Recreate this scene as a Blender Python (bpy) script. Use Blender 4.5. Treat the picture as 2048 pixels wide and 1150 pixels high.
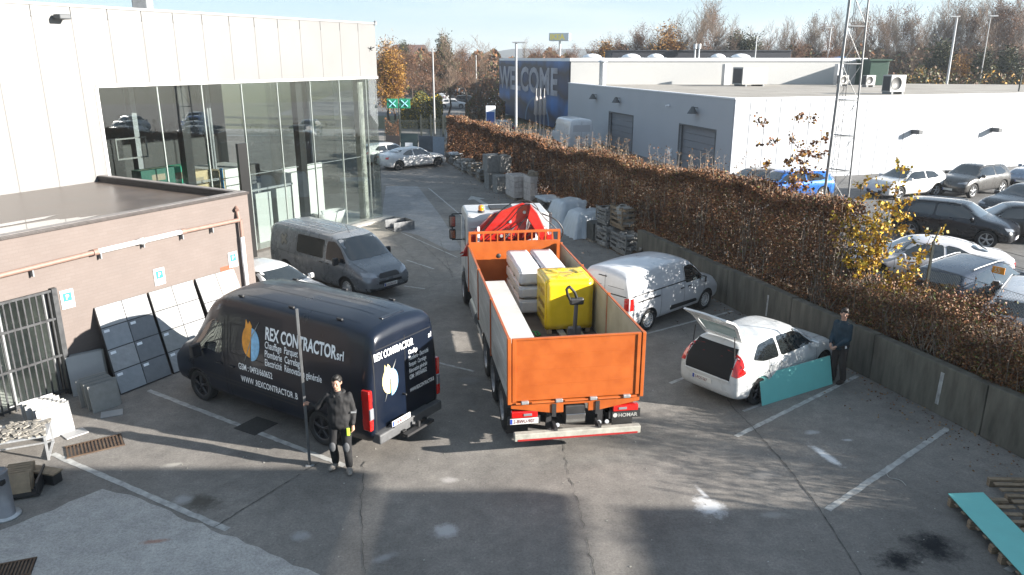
import bpy, bmesh, math, random
import numpy as np
from mathutils import Vector, Matrix, Euler
from mathutils.bvhtree import BVHTree
from mathutils.geometry import delaunay_2d_cdt
R = math.radians
rnd = random.Random(7)
sc = bpy.context.scene
for o in list(bpy.data.objects): bpy.data.objects.remove(o)
col = sc.collection

# ------------------------------------------------------------------ camera
F_PX, PITCH, CAM_H = 1530.0, R(16.65), 7.25
cam_d = bpy.data.cameras.new('camera'); cam = bpy.data.objects.new('camera', cam_d); col.objects.link(cam)
cam_d.sensor_width = 36; cam_d.lens = F_PX / 2048 * 36; cam_d.clip_start = .1; cam_d.clip_end = 9000
cam.location = (0, 0, CAM_H); cam.rotation_euler = (R(90) - PITCH, 0, 0)
sc.camera = cam
sc.render.resolution_x = 1024; sc.render.resolution_y = 575

# ------------------------------------------------------------------ light
SUN_AZ, SUN_EL = R(-16), R(17.5)          # direction towards the sun measured from +X
S = Vector((math.cos(SUN_AZ) * math.cos(SUN_EL), math.sin(SUN_AZ) * math.cos(SUN_EL), math.sin(SUN_EL)))
sun_d = bpy.data.lights.new('sun', 'SUN'); sun = bpy.data.objects.new('sun', sun_d); col.objects.link(sun)
sun_d.energy = 5.0; sun_d.angle = R(.55); sun_d.color = (1, .94, .86)
sun.rotation_euler = S.to_track_quat('Z', 'Y').to_euler(); sun.location = (0, 0, 40)
w = bpy.data.worlds.new('World'); sc.world = w; w.use_nodes = True
nt = w.node_tree; nt.nodes.clear()
wo = nt.nodes.new('ShaderNodeOutputWorld'); bg = nt.nodes.new('ShaderNodeBackground'); sky = nt.nodes.new('ShaderNodeTexSky')
sky.sky_type = 'NISHITA'; sky.sun_disc = False; sky.sun_elevation = SUN_EL
sky.sun_rotation = math.pi / 2 - SUN_AZ
sky.altitude = 0; sky.air_density = 1.0; sky.dust_density = 0.0; sky.ozone_density = 4.0
bg.inputs[1].default_value = .05
# thin high cloud streaks mixed into the sky
tc = nt.nodes.new('ShaderNodeTexCoord'); mp = nt.nodes.new('ShaderNodeMapping'); mp.inputs['Scale'].default_value = (1.2, 1.2, 9)
nz = nt.nodes.new('ShaderNodeTexNoise'); nz.inputs['Scale'].default_value = 2.6; nz.inputs['Detail'].default_value = 9; nz.inputs['Roughness'].default_value = .62
rp = nt.nodes.new('ShaderNodeValToRGB'); rp.color_ramp.elements[0].position = .46; rp.color_ramp.elements[1].position = .78
mx = nt.nodes.new('ShaderNodeMix'); mx.data_type = 'RGBA'; mx.inputs['B'].default_value = (5.2, 5.6, 6.0, 1)
ml = nt.nodes.new('ShaderNodeMath'); ml.operation = 'MULTIPLY'; ml.inputs[1].default_value = .55
L = nt.links.new
L(tc.outputs['Generated'], mp.inputs[0]); L(mp.outputs[0], nz.inputs[0]); L(nz.outputs['Fac'], rp.inputs[0]); L(rp.outputs[0], ml.inputs[0])
L(ml.outputs[0], mx.inputs['Factor']); tn = nt.nodes.new('ShaderNodeMix'); tn.data_type = 'RGBA'; tn.inputs['Factor'].default_value = .55; tn.inputs['B'].default_value = (2.9, 3.75, 4.4, 1)
L(sky.outputs[0], tn.inputs['A']); L(tn.outputs['Result'], mx.inputs['A']); L(mx.outputs['Result'], bg.inputs[0]); L(bg.outputs[0], wo.inputs[0])
sc.view_settings.view_transform = 'Standard'; sc.view_settings.look = 'None'; sc.view_settings.exposure = 2.0
sc.view_settings.gamma = 1; sc.view_settings.use_curve_mapping = False

# ------------------------------------------------------------------ helpers: pixel of the photo -> point
def ray(px, py):
    a = (px - 1024) / F_PX; b = (575 - py) / F_PX
    return Vector((a, math.cos(PITCH) + b * math.sin(PITCH), -math.sin(PITCH) + b * math.cos(PITCH)))
def G(px, py, z=0.0):
    d = ray(px, py); t = (z - CAM_H) / d.z; return Vector((d.x * t, d.y * t, z))
def AY(px, py, Y):
    d = ray(px, py); t = Y / d.y; return Vector((d.x * t, Y, CAM_H + d.z * t))
def onplane(px, py, P, n):
    d = ray(px, py); o = Vector((0, 0, CAM_H)); n = Vector((n[0], n[1], 0)); P = Vector((P[0], P[1], 0))
    t = (P - o).dot(n) / d.dot(n); return o + d * t

# ------------------------------------------------------------------ materials
MATS = {}
def mat(name, colr, rough=.7, metal=0, noise=0, nscale=8, bump=0, bscale=60, col2=None, coat=0, spec=.5, emit=None, coords='Object', detail=6, stretch=(1,1,1), trans=0):
    if name in MATS: return MATS[name]
    m = bpy.data.materials.new(name); m.use_nodes = True; MATS[name] = m
    t = m.node_tree; b = t.nodes['Principled BSDF']
    c = (*colr, 1)
    b.inputs['Base Color'].default_value = c; b.inputs['Roughness'].default_value = rough; b.inputs['Metallic'].default_value = metal
    b.inputs['Coat Weight'].default_value = coat; b.inputs['Coat Roughness'].default_value = .04
    b.inputs['Specular IOR Level'].default_value = spec
    if trans: b.inputs['Transmission Weight'].default_value = trans
    if emit: b.inputs['Emission Color'].default_value = (*emit[:3], 1); b.inputs['Emission Strength'].default_value = emit[3]
    if noise or bump:
        tc = t.nodes.new('ShaderNodeTexCoord'); mp = t.nodes.new('ShaderNodeMapping'); mp.inputs['Scale'].default_value = stretch
        t.links.new(tc.outputs[coords], mp.inputs[0])
    if noise:
        n = t.nodes.new('ShaderNodeTexNoise'); n.inputs['Scale'].default_value = nscale; n.inputs['Detail'].default_value = detail; n.inputs['Roughness'].default_value = .6
        r = t.nodes.new('ShaderNodeValToRGB'); r.color_ramp.elements[0].position = .3; r.color_ramp.elements[1].position = .7
        c2 = col2 if col2 else tuple(min(1, v * (1 + noise)) for v in colr)
        c1 = colr if col2 else tuple(v * (1 - noise) for v in colr)
        r.color_ramp.elements[0].color = (*c1, 1); r.color_ramp.elements[1].color = (*c2, 1)
        t.links.new(mp.outputs[0], n.inputs[0]); t.links.new(n.outputs['Fac'], r.inputs[0]); t.links.new(r.outputs[0], b.inputs['Base Color'])
        rm = t.nodes.new('ShaderNodeMapRange'); rm.inputs['To Min'].default_value = max(0, rough - .08); rm.inputs['To Max'].default_value = min(1, rough + .08)
        t.links.new(n.outputs['Fac'], rm.inputs[0]); t.links.new(rm.outputs[0], b.inputs['Roughness'])
    if bump:
        n2 = t.nodes.new('ShaderNodeTexNoise'); n2.inputs['Scale'].default_value = bscale; n2.inputs['Detail'].default_value = 4
        bp = t.nodes.new('ShaderNodeBump'); bp.inputs['Strength'].default_value = bump; bp.inputs['Distance'].default_value = .02
        t.links.new(mp.outputs[0], n2.inputs[0]); t.links.new(n2.outputs['Fac'], bp.inputs['Height']); t.links.new(bp.outputs[0], b.inputs['Normal'])
    return m

# ------------------------------------------------------------------ mesh builder
class MB:
    def __init__(s): s.v = []; s.f = []; s.mi = []; s.sm = []
    def add(s, vs, fs, mi=0, smooth=False):
        k = len(s.v); s.v += [tuple(v) for v in vs]
        for f in fs: s.f.append(tuple(i + k for i in f)); s.mi.append(mi); s.sm.append(smooth)
        return s
    def box(s, c, sz, rz=0, mi=0, M=None, bev=0):
        x, y, z = sz[0] / 2, sz[1] / 2, sz[2] / 2
        if bev > 0:
            b = min(bev, x * .9, y * .9, z * .9); vs = []
            bm = bmesh.new(); bmesh.ops.create_cube(bm, size=1, matrix=Matrix.Diagonal((sz[0], sz[1], sz[2], 1)))
            bmesh.ops.bevel(bm, geom=bm.edges[:], offset=b, segments=2, affect='EDGES', profile=.5)
            vs = [v.co.copy() for v in bm.verts]; bm.verts.index_update(); fs = [[v.index for v in f.verts] for f in bm.faces]; bm.free()
        else:
            vs = [Vector((a, b_, d)) for a in (-x, x) for b_ in (-y, y) for d in (-z, z)]
            fs = [(0, 1, 3, 2), (4, 6, 7, 5), (0, 4, 5, 1), (2, 3, 7, 6), (0, 2, 6, 4), (1, 5, 7, 3)]
        T = Matrix.Translation(c) @ Matrix.Rotation(rz, 4, 'Z')
        if M: T = M @ T
        return s.add([T @ v for v in vs], fs, mi)
    def tube(s, p0, p1, r0, r1=None, n=8, mi=0, caps=True):
        r1 = r0 if r1 is None else r1
        p0 = Vector(p0); p1 = Vector(p1); d = (p1 - p0)
        if d.length < 1e-6: return s
        d.normalize(); a = d.orthogonal().normalized(); b = d.cross(a)
        vs = []
        for p, r in ((p0, r0), (p1, r1)):
            for i in range(n):
                t = 2 * math.pi * i / n; vs.append(p + (a * math.cos(t) + b * math.sin(t)) * r)
        fs = [(i, (i + 1) % n, n + (i + 1) % n, n + i) for i in range(n)]
        s.add(vs, fs, mi, True)
        if caps: s.add(vs, [tuple(range(n))[::-1], tuple(range(n, 2 * n))], mi)
        return s
    def path(s, pts, r, n=8, mi=0):
        for a, b in zip(pts, pts[1:]): s.tube(a, b, r, r, n, mi)
        return s
    def lathe(s, prof, c=(0, 0, 0), n=24, axis='z', mi=0, M=None):
        vs = []; m = len(prof)
        for i in range(n):
            t = 2 * math.pi * i / n
            for r, h in prof:
                p = (r * math.cos(t), r * math.sin(t), h)
                if axis == 'y': p = (p[0], p[2], p[1])
                if axis == 'x': p = (p[2], p[0], p[1])
                v = Vector(p) + Vector(c)
                vs.append(M @ v if M else v)
        fs = [(i * m + j, ((i + 1) % n) * m + j, ((i + 1) % n) * m + j + 1, i * m + j + 1) for i in range(n) for j in range(m - 1)]
        return s.add(vs, fs, mi, True)
    def prism(s, poly, h0, h1, axis='z', mi=0, M=None):
        n = len(poly); vs = []
        for h in (h0, h1):
            for p in poly:
                q = {'z': (p[0], p[1], h), 'y': (p[0], h, p[1]), 'x': (h, p[0], p[1])}[axis]
                vs.append(M @ Vector(q) if M else Vector(q))
        return s.add(vs, [tuple(range(n)), tuple(range(2 * n - 1, n - 1, -1))] + [(i, n + i, n + (i + 1) % n, (i + 1) % n) for i in range(n)], mi)
    def quad(s, pts, mi=0): return s.add(pts, [tuple(range(len(pts)))], mi)
    def mesh(s, name, mats):
        me = bpy.data.meshes.new(name); me.from_pydata(s.v, [], s.f)
        for m in mats: me.materials.append(m)
        me.polygons.foreach_set('material_index', s.mi); me.polygons.foreach_set('use_smooth', s.sm)
        bm = bmesh.new(); bm.from_mesh(me); bmesh.ops.recalc_face_normals(bm, faces=bm.faces[:]); bm.to_mesh(me); bm.free()
        me.update(); return me
    def build(s, name, mats, parent=None, bev=0, smooth=False):
        if not isinstance(mats, (list, tuple)): mats = [mats]
        o = bpy.data.objects.new(name, s.mesh(name, mats)); col.objects.link(o)
        if smooth: o.data.polygons.foreach_set('use_smooth', [True] * len(o.data.polygons))
        if parent: o.parent = parent
        if bev:
            b = o.modifiers.new('bevel', 'BEVEL'); b.width = bev; b.segments = 2; b.limit_method = 'ANGLE'; b.angle_limit = R(40)
        return o
def rawmesh(name, V, Fq, mats, parent=None, mi=None, smooth=False):
    """V (n,3) array, Fq (m,k) int array"""
    me = bpy.data.meshes.new(name); k = Fq.shape[1]
    me.vertices.add(len(V)); me.vertices.foreach_set('co', np.asarray(V, np.float32).ravel())
    me.loops.add(Fq.size); me.loops.foreach_set('vertex_index', Fq.astype(np.int32).ravel())
    me.polygons.add(len(Fq)); me.polygons.foreach_set('loop_start', np.arange(0, Fq.size, k, dtype=np.int32))
    if mi is not None: me.polygons.foreach_set('material_index', np.asarray(mi, np.int32))
    if smooth: me.polygons.foreach_set('use_smooth', np.ones(len(Fq), bool))
    for m in mats: me.materials.append(m)
    me.update(calc_edges=True); me.validate()
    o = bpy.data.objects.new(name, me); col.objects.link(o)
    if parent: o.parent = parent
    return o
def tag(o, label, cat, group=None):
    o['label'] = label; o['category'] = cat
    if group: o['group'] = group
    return o
def thing(name, label, cat, loc=(0, 0, 0), rz=0, group=None):
    o = bpy.data.objects.new(name, None); col.objects.link(o); o.empty_display_size = .3
    o.location = loc; o.rotation_euler = (0, 0, rz); return tag(o, label, cat, group)
def struct(o, kind='structure'): o['kind'] = kind; return o
def dup(o, loc=None, rz=None, label=None, group=None, parent=None, scale=None):
    kids = list(o.children); c = o.copy(); col.objects.link(c)
    if parent: c.parent = parent
    for ch in kids: dup(ch, parent=c)
    if loc is not None: c.location = loc
    if rz is not None: c.rotation_euler = (0, 0, rz)
    if label: c['label'] = label
    if group: c['group'] = group
    if scale: c.scale = scale if isinstance(scale, (tuple, list)) else (scale,) * 3
    return c
def baked(o):
    """apply modifiers, return mesh"""
    dg = bpy.context.evaluated_depsgraph_get(); me = bpy.data.meshes.new_from_object(o.evaluated_get(dg)); return me
_tc = {}
def text_geo(s, size=1.0, bold=0.0, sx=1.0, align='LEFT'):
    """flat triangles of a piece of lettering: list of 2-D verts, faces"""
    key = (s, bold, align)
    if key not in _tc:
        cu = bpy.data.curves.new('lettering', 'FONT'); cu.body = s; cu.size = 1; cu.offset = bold; cu.align_x = align; cu.resolution_u = 3
        o = bpy.data.objects.new('lettering', cu); col.objects.link(o); bpy.context.view_layer.update()
        me = baked(o); _tc[key] = ([(v.co.x, v.co.y) for v in me.vertices], [tuple(p.vertices) for p in me.polygons])
        bpy.data.objects.remove(o); bpy.data.curves.remove(cu); bpy.data.meshes.remove(me)
    v, f = _tc[key]
    return [(x * size * sx, y * size) for x, y in v], f
def text_on(mb, s, origin, ux, uy, size, bold=0, sx=1, align='LEFT', mi=0, off=.003):
    """lettering lying in the plane origin + ux*x + uy*y"""
    v, f = text_geo(s, size, bold, sx, align); ux = Vector(ux).normalized(); uy = Vector(uy).normalized(); n = ux.cross(uy) * off; o = Vector(origin)
    mb.add([o + ux * x + uy * y + n for x, y in v], f, mi)
    return mb
def rot2(v, a): return (v[0] * math.cos(a) - v[1] * math.sin(a), v[0] * math.sin(a) + v[1] * math.cos(a))

# common materials
WHITE = mat('white_paint', (.75, .76, .78), .45, noise=.06, nscale=2)
BLACK = mat('black_plastic', (.012, .012, .013), .45, noise=.2, nscale=20)
STEEL = mat('galvanised_steel', (.42, .43, .44), .45, .6, noise=.2, nscale=12)
GREYP = mat('grey_paint', (.18, .19, .2), .5, noise=.15)
WOODP = mat('pallet_wood', (.22, .165, .11), .85, noise=.35, nscale=9, stretch=(1, 1, 4))
CONC = mat('concrete', (.3, .29, .27), .9, noise=.25, nscale=3, bump=.3)
# ------------------------------------------------------------------ ground
def ground_material(name, base, col2, blobs, sun_worn=True):
    m = bpy.data.materials.new(name); m.use_nodes = True; t = m.node_tree; b = t.nodes['Principled BSDF']; N = t.nodes.new; L = t.links.new
    tc = N('ShaderNodeTexCoord'); co = tc.outputs['Object']
    def noise(scale, detail=8, rough=.6):
        n = N('ShaderNodeTexNoise'); n.inputs['Scale'].default_value = scale; n.inputs['Detail'].default_value = detail; n.inputs['Roughness'].default_value = rough
        L(co, n.inputs[0]); return n.outputs['Fac']
    def ramp(fac, p0, p1, c0=(0, 0, 0, 1), c1=(1, 1, 1, 1)):
        r = N('ShaderNodeValToRGB'); r.color_ramp.elements[0].position = p0; r.color_ramp.elements[1].position = p1
        r.color_ramp.elements[0].color = c0; r.color_ramp.elements[1].color = c1; L(fac, r.inputs[0]); return r.outputs[0]
    def mix(f, a, c, typ='MIX'):
        n = N('ShaderNodeMix'); n.data_type = 'RGBA'; n.blend_type = typ
        if isinstance(f, float): n.inputs['Factor'].default_value = f
        else: L(f, n.inputs['Factor'])
        for k, v in (('A', a), ('B', c)):
            if isinstance(v, tuple): n.inputs[k].default_value = v
            else: L(v, n.inputs[k])
        return n.outputs['Result']
    c = ramp(noise(.35, 10, .65), .35, .68, (*base, 1), (*col2, 1))
    c = mix(.8, c, ramp(noise(24, 7, .85), .36, .64, (.6, .6, .6, 1), (1.32, 1.32, 1.32, 1)), 'MULTIPLY')
    c = mix(.5, c, ramp(noise(3.2, 8, .7), .4, .62, (.72, .72, .72, 1), (1.15, 1.15, 1.12, 1)), 'MULTIPLY')
    # speckles of dust and grit
    vo = N('ShaderNodeTexVoronoi'); vo.inputs['Scale'].default_value = 1.7; L(co, vo.inputs[0])
    c = mix(ramp(vo.outputs['Distance'], .022, .03, (.8, .8, .8, 1), (0, 0, 0, 1)), c, (.45, .44, .42, 1))
    wob = noise(3.4, 12, .8)
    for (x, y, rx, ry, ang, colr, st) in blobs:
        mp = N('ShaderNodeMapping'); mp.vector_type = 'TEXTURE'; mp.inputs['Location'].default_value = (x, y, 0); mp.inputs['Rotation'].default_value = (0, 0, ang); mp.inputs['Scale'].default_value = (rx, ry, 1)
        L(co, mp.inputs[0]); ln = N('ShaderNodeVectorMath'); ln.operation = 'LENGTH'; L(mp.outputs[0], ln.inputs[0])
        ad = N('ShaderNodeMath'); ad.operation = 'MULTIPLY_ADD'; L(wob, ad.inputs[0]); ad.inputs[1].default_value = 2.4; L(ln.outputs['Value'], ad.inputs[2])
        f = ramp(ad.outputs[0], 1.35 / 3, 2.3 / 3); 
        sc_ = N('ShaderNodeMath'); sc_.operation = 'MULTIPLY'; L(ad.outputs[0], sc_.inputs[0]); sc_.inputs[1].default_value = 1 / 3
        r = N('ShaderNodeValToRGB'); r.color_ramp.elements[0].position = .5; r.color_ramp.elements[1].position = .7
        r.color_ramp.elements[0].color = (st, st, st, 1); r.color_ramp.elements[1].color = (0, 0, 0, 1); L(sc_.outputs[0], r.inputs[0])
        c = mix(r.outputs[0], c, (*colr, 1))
    L(c, b.inputs['Base Color'])
    L(ramp(noise(6), .3, .7, (.72, .72, .72, 1), (.95, .95, .95, 1)), b.inputs['Roughness'])
    bp = N('ShaderNodeBump'); bp.inputs['Strength'].default_value = .5; bp.inputs['Distance'].default_value = .012
    L(noise(90, 3, .8), bp.inputs['Height']); L(bp.outputs[0], b.inputs['Normal'])
    b.inputs['Specular IOR Level'].default_value = .3
    return m
g = lambda x, y: tuple(G(x, y)[:2])
blobs = [(*g(1420, 1015), .30, .42, .2, (.62, .62, .62), 1.0), (*g(1405, 985), .07, .3, .3, (.55, .55, .55), .9), (*g(1652, 912), .13, .6, .32, (.62, .62, .62), 1.0),
         (*g(1625, 865), .2, .12, .3, (.4, .4, .4), .7), (*g(1695, 880), .16, .07, 0, (.45, .45, .45), .8), (*g(890, 1062), .3, .25, 0, (.45, .45, .45), .75),
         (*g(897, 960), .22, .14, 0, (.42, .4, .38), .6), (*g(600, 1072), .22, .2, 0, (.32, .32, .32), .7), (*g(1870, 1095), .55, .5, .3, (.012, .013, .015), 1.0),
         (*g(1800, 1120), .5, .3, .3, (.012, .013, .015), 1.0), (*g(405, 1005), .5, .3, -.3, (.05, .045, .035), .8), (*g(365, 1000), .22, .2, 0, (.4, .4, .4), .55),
         (*g(1530, 950), .4, .2, .2, (.3, .28, .26), .6), (*g(1545, 1030), .3, .15, 0, (.33, .32, .3), .6), (*g(345, 930), .25, .1, .3, (.4, .38, .34), .6),
         (*g(1280, 690), .35, .14, 0, (.2, .2, .2), .6), (*g(770, 1115), .3, .12, .6, (.35, .35, .35), .5), (*g(940, 760), .4, .3, 0, (.2, .2, .2), .5)]
ASPH = ground_material('asphalt', (.15, .14, .129), (.25, .232, .213), blobs)
ASPH2 = ground_material('lot_asphalt', (.1, .1, .1), (.16, .155, .15), [])
CONCG = ground_material('worn_concrete', (.33, .315, .3), (.43, .415, .395), [(*g(310, 1083), .25, .08, .2, (.3, .14, .09), .7)])
PAVE = ground_material('pavement_concrete', (.2, .2, .205), (.3, .3, .3), [])
GRASS = mat('verge_grass', (.05, .07, .02), .9, noise=.5, nscale=.8, col2=(.1, .085, .035))
LINE = mat('road_marking_white', (.2, .2, .195), .7, noise=.5, nscale=6, col2=(.46, .46, .44), detail=12)
SEAM = mat('joint_sealant', (.035, .034, .032), .8, noise=.6, nscale=9, col2=(.12, .115, .105))

mb = MB(); mb.quad([(-3000, -300, -.012), (3000, -300, -.012), (3000, 5000, -.012), (-3000, 5000, -.012)]); struct(mb.build('ground', GRASS))
mb = MB(); mb.quad([(-60, -20, 0), (60, -20, 0), (60, 76, 0), (-60, 76, 0)]); struct(mb.build('yard', ASPH))
# concrete apron bottom-left, light pavement beside the glass hall
def sheet(name, pts, z, m, kind='structure'):
    mb = MB(); mb.quad([(p[0], p[1], z) for p in pts]); return struct(mb.build(name, m), kind)
def wob_edge(pts, step=.25, amp=.05):
    out = []; r = random.Random(3)
    for a, b in zip(pts, pts[1:] + pts[:1]):
        a = Vector(a); b = Vector(b); n = max(1, int((b - a).length / step)); nn = Vector((-(b - a).y, (b - a).x)).normalized()
        for i in range(n): out.append(a.lerp(b, i / n) + nn * (r.uniform(-amp, amp) if i else 0))
    return out
sheet('concrete_apron', wob_edge([g(205, 978), g(262, 990), g(640, 1150), g(680, 1250), g(-300, 1250), g(-300, 1100), g(-40, 1080)]), .004, CONCG)
sheet('pavement', [g(772, 372), g(835, 372), g(880, 430), g(925, 500), g(900, 502), g(835, 470), g(760, 455)], .004, PAVE)
def ribbon(name, pts, wd, z, m, parent=None, build=True, mbx=None):
    mb = mbx or MB(); P = [Vector((p[0], p[1])) for p in pts]
    Ls = []; Rs = []
    for i, p in enumerate(P):
        d = (P[min(i + 1, len(P) - 1)] - P[max(i - 1, 0)]).normalized(); n = Vector((-d.y, d.x)) * wd / 2
        Ls.append((*(p + n), z)); Rs.append((*(p - n), z))
    k = len(P); mb.add(Ls + Rs, [(i, k + i, k + i + 1, i + 1) for i in range(k - 1)])
    return struct(mb.build(name, m)) if build and not mbx else None
def worn_ribbon(name, a, b, wd, z=.006):
    a = Vector(a); b = Vector(b); n = int((b - a).length / .12); d = (b - a).normalized(); q = Vector((-d.y, d.x)); r = random.Random(int(a.x * 100) & 255)
    Ls = []; Rs = []
    for i in range(n + 1):
        p = a.lerp(b, i / n); Ls.append((*(p + q * (wd / 2 + r.uniform(-.012, .008))), z)); Rs.append((*(p - q * (wd / 2 + r.uniform(-.012, .008))), z))
    mb = MB(); k = n + 1; mb.add(Ls + Rs, [(i, k + i, k + i + 1, i + 1) for i in range(k - 1)]); return struct(mb.build(name, LINE))
for a, b, wd in [((297, 781), (690, 932), .15), ((105, 908), (455, 1060), .15), ((1340, 767), (1395, 745), .12), ((1276, 672), (1466, 622), .12), ((1472, 873), (1715, 752), .14),
                 ((1655, 1020), (1895, 857), .15), ((1487, 823), (1525, 808), .09), ((862, 722), (948, 743), .1), ((812, 520), (868, 538), .1), ((808, 572), (850, 578), .1),
                 ((857, 376), (945, 450), .1), ((772, 373), (857, 376), .1), ((780, 455), (915, 515), .08), ((2015, 1142), (2048, 1120), .15)]:
    worn_ribbon('parking_line', g(*a), g(*b), wd * .8)
# double-headed arrow
A0 = Vector(g(942, 392)); A1 = Vector(g(990, 420)); d = (A1 - A0).normalized(); q = Vector((-d.y, d.x)); Ln = (A1 - A0).length
pts = [A0, A0 + d * 1.1 + q * .5, A0 + d * 1.1 + q * .14, A1 - d * 1.1 + q * .14, A1 - d * 1.1 + q * .5, A1, A1 - d * 1.1 - q * .5, A1 - d * 1.1 - q * .14, A0 + d * 1.1 - q * .14, A0 + d * 1.1 - q * .5]
mb = MB(); z = .006
mb.quad([(*p, z) for p in (pts[0], pts[1], pts[9])]); mb.quad([(*p, z) for p in (pts[2], pts[3], pts[7], pts[8])]); mb.quad([(*p, z) for p in (pts[4], pts[5], pts[6])])
struct(mb.build('arrow_marking', LINE))
def crack(pts, wd, seed):
    P = wavy(pts, .03 if wd < .025 else .014, .11, seed); r = random.Random(seed); mb = MB(); Ls = []; Rs = []; k = len(P)
    for i, p in enumerate(P):
        d = (P[min(i + 1, k - 1)] - P[max(i - 1, 0)]).normalized(); n = Vector((-d.y, d.x)) * wd * .5 * r.uniform(.15, 1.1); Ls.append((*(p + n), .0085)); Rs.append((*(p - n), .0085))
    mb.add(Ls + Rs, [(i, k + i, k + i + 1, i + 1) for i in range(k - 1) if r.random() > .07])
    struct(mb.build('asphalt_joint', SEAM))
def wavy(pts, amp=.02, step=.2, seed=1):
    r = random.Random(seed); out = []
    for a, b in zip(pts, pts[1:]):
        a = Vector(a); b = Vector(b); n = max(2, int((b - a).length / step))
        for i in range(n): out.append(a.lerp(b, i / n) + Vector((r.uniform(-amp, amp), r.uniform(-amp, amp))))
    out.append(Vector(pts[-1])); return out
for k, (pl, wd) in enumerate([(([(1465, 815), (1500, 850), (1580, 940), (1640, 1020), (1715, 1140), (1760, 1220)]), .03), ([(1120, 862), (1140, 955), (1165, 1040), (1190, 1150)], .018),
                 ([(727, 925), (724, 985), (722, 1070), (728, 1142), (730, 1200)], .02), ([(640, 925), (600, 948), (428, 1055)], .03), ([(880, 480), (905, 555), (850, 580), (760, 600)], .025),
                 ([(1350, 640), (1390, 690), (1465, 815)], .025), ([(1120, 862), (1110, 830)], .02), ([(810, 455), (905, 545)], .03), ([(780, 470), (870, 560)], .02)]):
    crack([g(*p) for p in pl], wd, k)

# ------------------------------------------------------------------ retaining wall on the right, raised car park behind it
V_ = Vector((-.3105, .9506)); W_ = Vector((.9506, .3105))           # along the wall (away), across it (right)
W0 = Vector((9.67, 12.91)) - V_ * 8                                  # start of the wall behind the frame edge
def wl(s, t=0): p = W0 + V_ * s + W_ * t; return p                   # s metres along, t metres to the right
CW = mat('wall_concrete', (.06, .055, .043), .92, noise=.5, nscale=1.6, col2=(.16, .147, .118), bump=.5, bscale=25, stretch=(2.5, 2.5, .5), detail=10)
LOTZ = .4
wall = thing('retaining_wall', 'long grey concrete retaining wall with dirt streaks below the hedge', 'wall')
for i in range(8):
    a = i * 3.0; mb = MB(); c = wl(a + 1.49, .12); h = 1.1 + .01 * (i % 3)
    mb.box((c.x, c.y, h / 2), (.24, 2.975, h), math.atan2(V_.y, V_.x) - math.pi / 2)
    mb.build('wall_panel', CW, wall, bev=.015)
mb = MB(); a = wl(-10, .25); b = wl(52, .25); c = wl(52, 90); d = wl(-10, 90)
mb.prism([a, d, c, b], -.01, LOTZ); struct(mb.build('car_park', ASPH2))
# soil bank under the hedge
mb = MB(); vs = []; 
for s_ in range(-8, 60, 1):
    for t_, z in ((.25, .95), (.8, .98), (1.6, .75), (2.4, LOTZ)) if s_ < 24 else ((-.35, -.02), (.35, .5), (1.0, .75), (2.4, LOTZ)):
        p = wl(s_, t_); vs.append((p.x, p.y, z + rnd.uniform(-.03, .03)))
n = 68; mb.add(vs, [(i * 4 + j, i * 4 + j + 1, i * 4 + j + 5, i * 4 + j + 4) for i in range(n - 1) for j in range(3)], 0, True)
SOIL = mat('leaf_litter_soil', (.035, .026, .016), .95, noise=.5, nscale=14, col2=(.12, .07, .035), bump=.6)
struct(mb.build('hedge_bank', SOIL))
# two pale paint stripes on the wall face
for k, (a, b) in enumerate([((1537, 590), (1532, 632)), ((1886, 745), (1873, 808))]):
    P = onplane(*a, wl(0, 0), W_); Q = onplane(*b, wl(0, 0), W_); off = -Vector((*W_, 0)) * .004; u = Vector((*V_, 0)) * .045
    if k == 0: u *= .8
    mb = MB(); mb.quad([P + u + off, P - u + off, Q - u + off, Q + u + off]); o = mb.build('paint_stripe', LINE, wall)

# ------------------------------------------------------------------ brick building (left)
E1 = Vector((.495, .869)); E2 = Vector((-.869, .495))
BC = Vector((-7.25, 20.8)); BH = 3.7
def bl(s, t=0, z=0): p = BC - E1 * s + E2 * t; return Vector((p.x, p.y, z))     # s: towards the camera along the wall, t: back
def brick_material():
    m = bpy.data.materials.new('painted_brick'); m.use_nodes = True; t = m.node_tree; b = t.nodes['Principled BSDF']
    uv = t.nodes.new('ShaderNodeTexCoord'); mp = t.nodes.new('ShaderNodeMapping'); br = t.nodes.new('ShaderNodeTexBrick')
    br.inputs['Color1'].default_value = (.135, .11, .099, 1); br.inputs['Color2'].default_value = (.142, .117, .106, 1); br.inputs['Mortar'].default_value = (.129, .105, .094, 1)
    br.inputs['Scale'].default_value = 1; br.inputs['Brick Width'].default_value = .22; br.inputs['Row Height'].default_value = .075; br.inputs['Mortar Size'].default_value = .006
    n = t.nodes.new('ShaderNodeTexNoise'); n.inputs['Scale'].default_value = 1.3; n.inputs['Detail'].default_value = 8
    r = t.nodes.new('ShaderNodeValToRGB'); r.color_ramp.elements[0].color = (.86, .86, .86, 1); r.color_ramp.elements[1].color = (1.1, 1.1, 1.1, 1)
    mx = t.nodes.new('ShaderNodeMix'); mx.data_type = 'RGBA'; mx.blend_type = 'MULTIPLY'; mx.inputs['Factor'].default_value = 1
    bp = t.nodes.new('ShaderNodeBump'); bp.inputs['Strength'].default_value = .25; bp.inputs['Distance'].default_value = .004; bp.invert = True
    L = t.links.new; L(uv.outputs['UV'], mp.inputs[0]); L(mp.outputs[0], br.inputs[0]); L(uv.outputs['Object'], n.inputs[0]); L(n.outputs['Fac'], r.inputs[0])
    L(br.outputs['Color'], mx.inputs['A']); L(r.outputs[0], mx.inputs['B']); L(mx.outputs['Result'], b.inputs['Base Color']); L(br.outputs['Fac'], bp.inputs['Height']); L(bp.outputs[0], b.inputs['Normal'])
    b.inputs['Roughness'].default_value = .85; return m
BRICK = brick_material()
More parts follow.
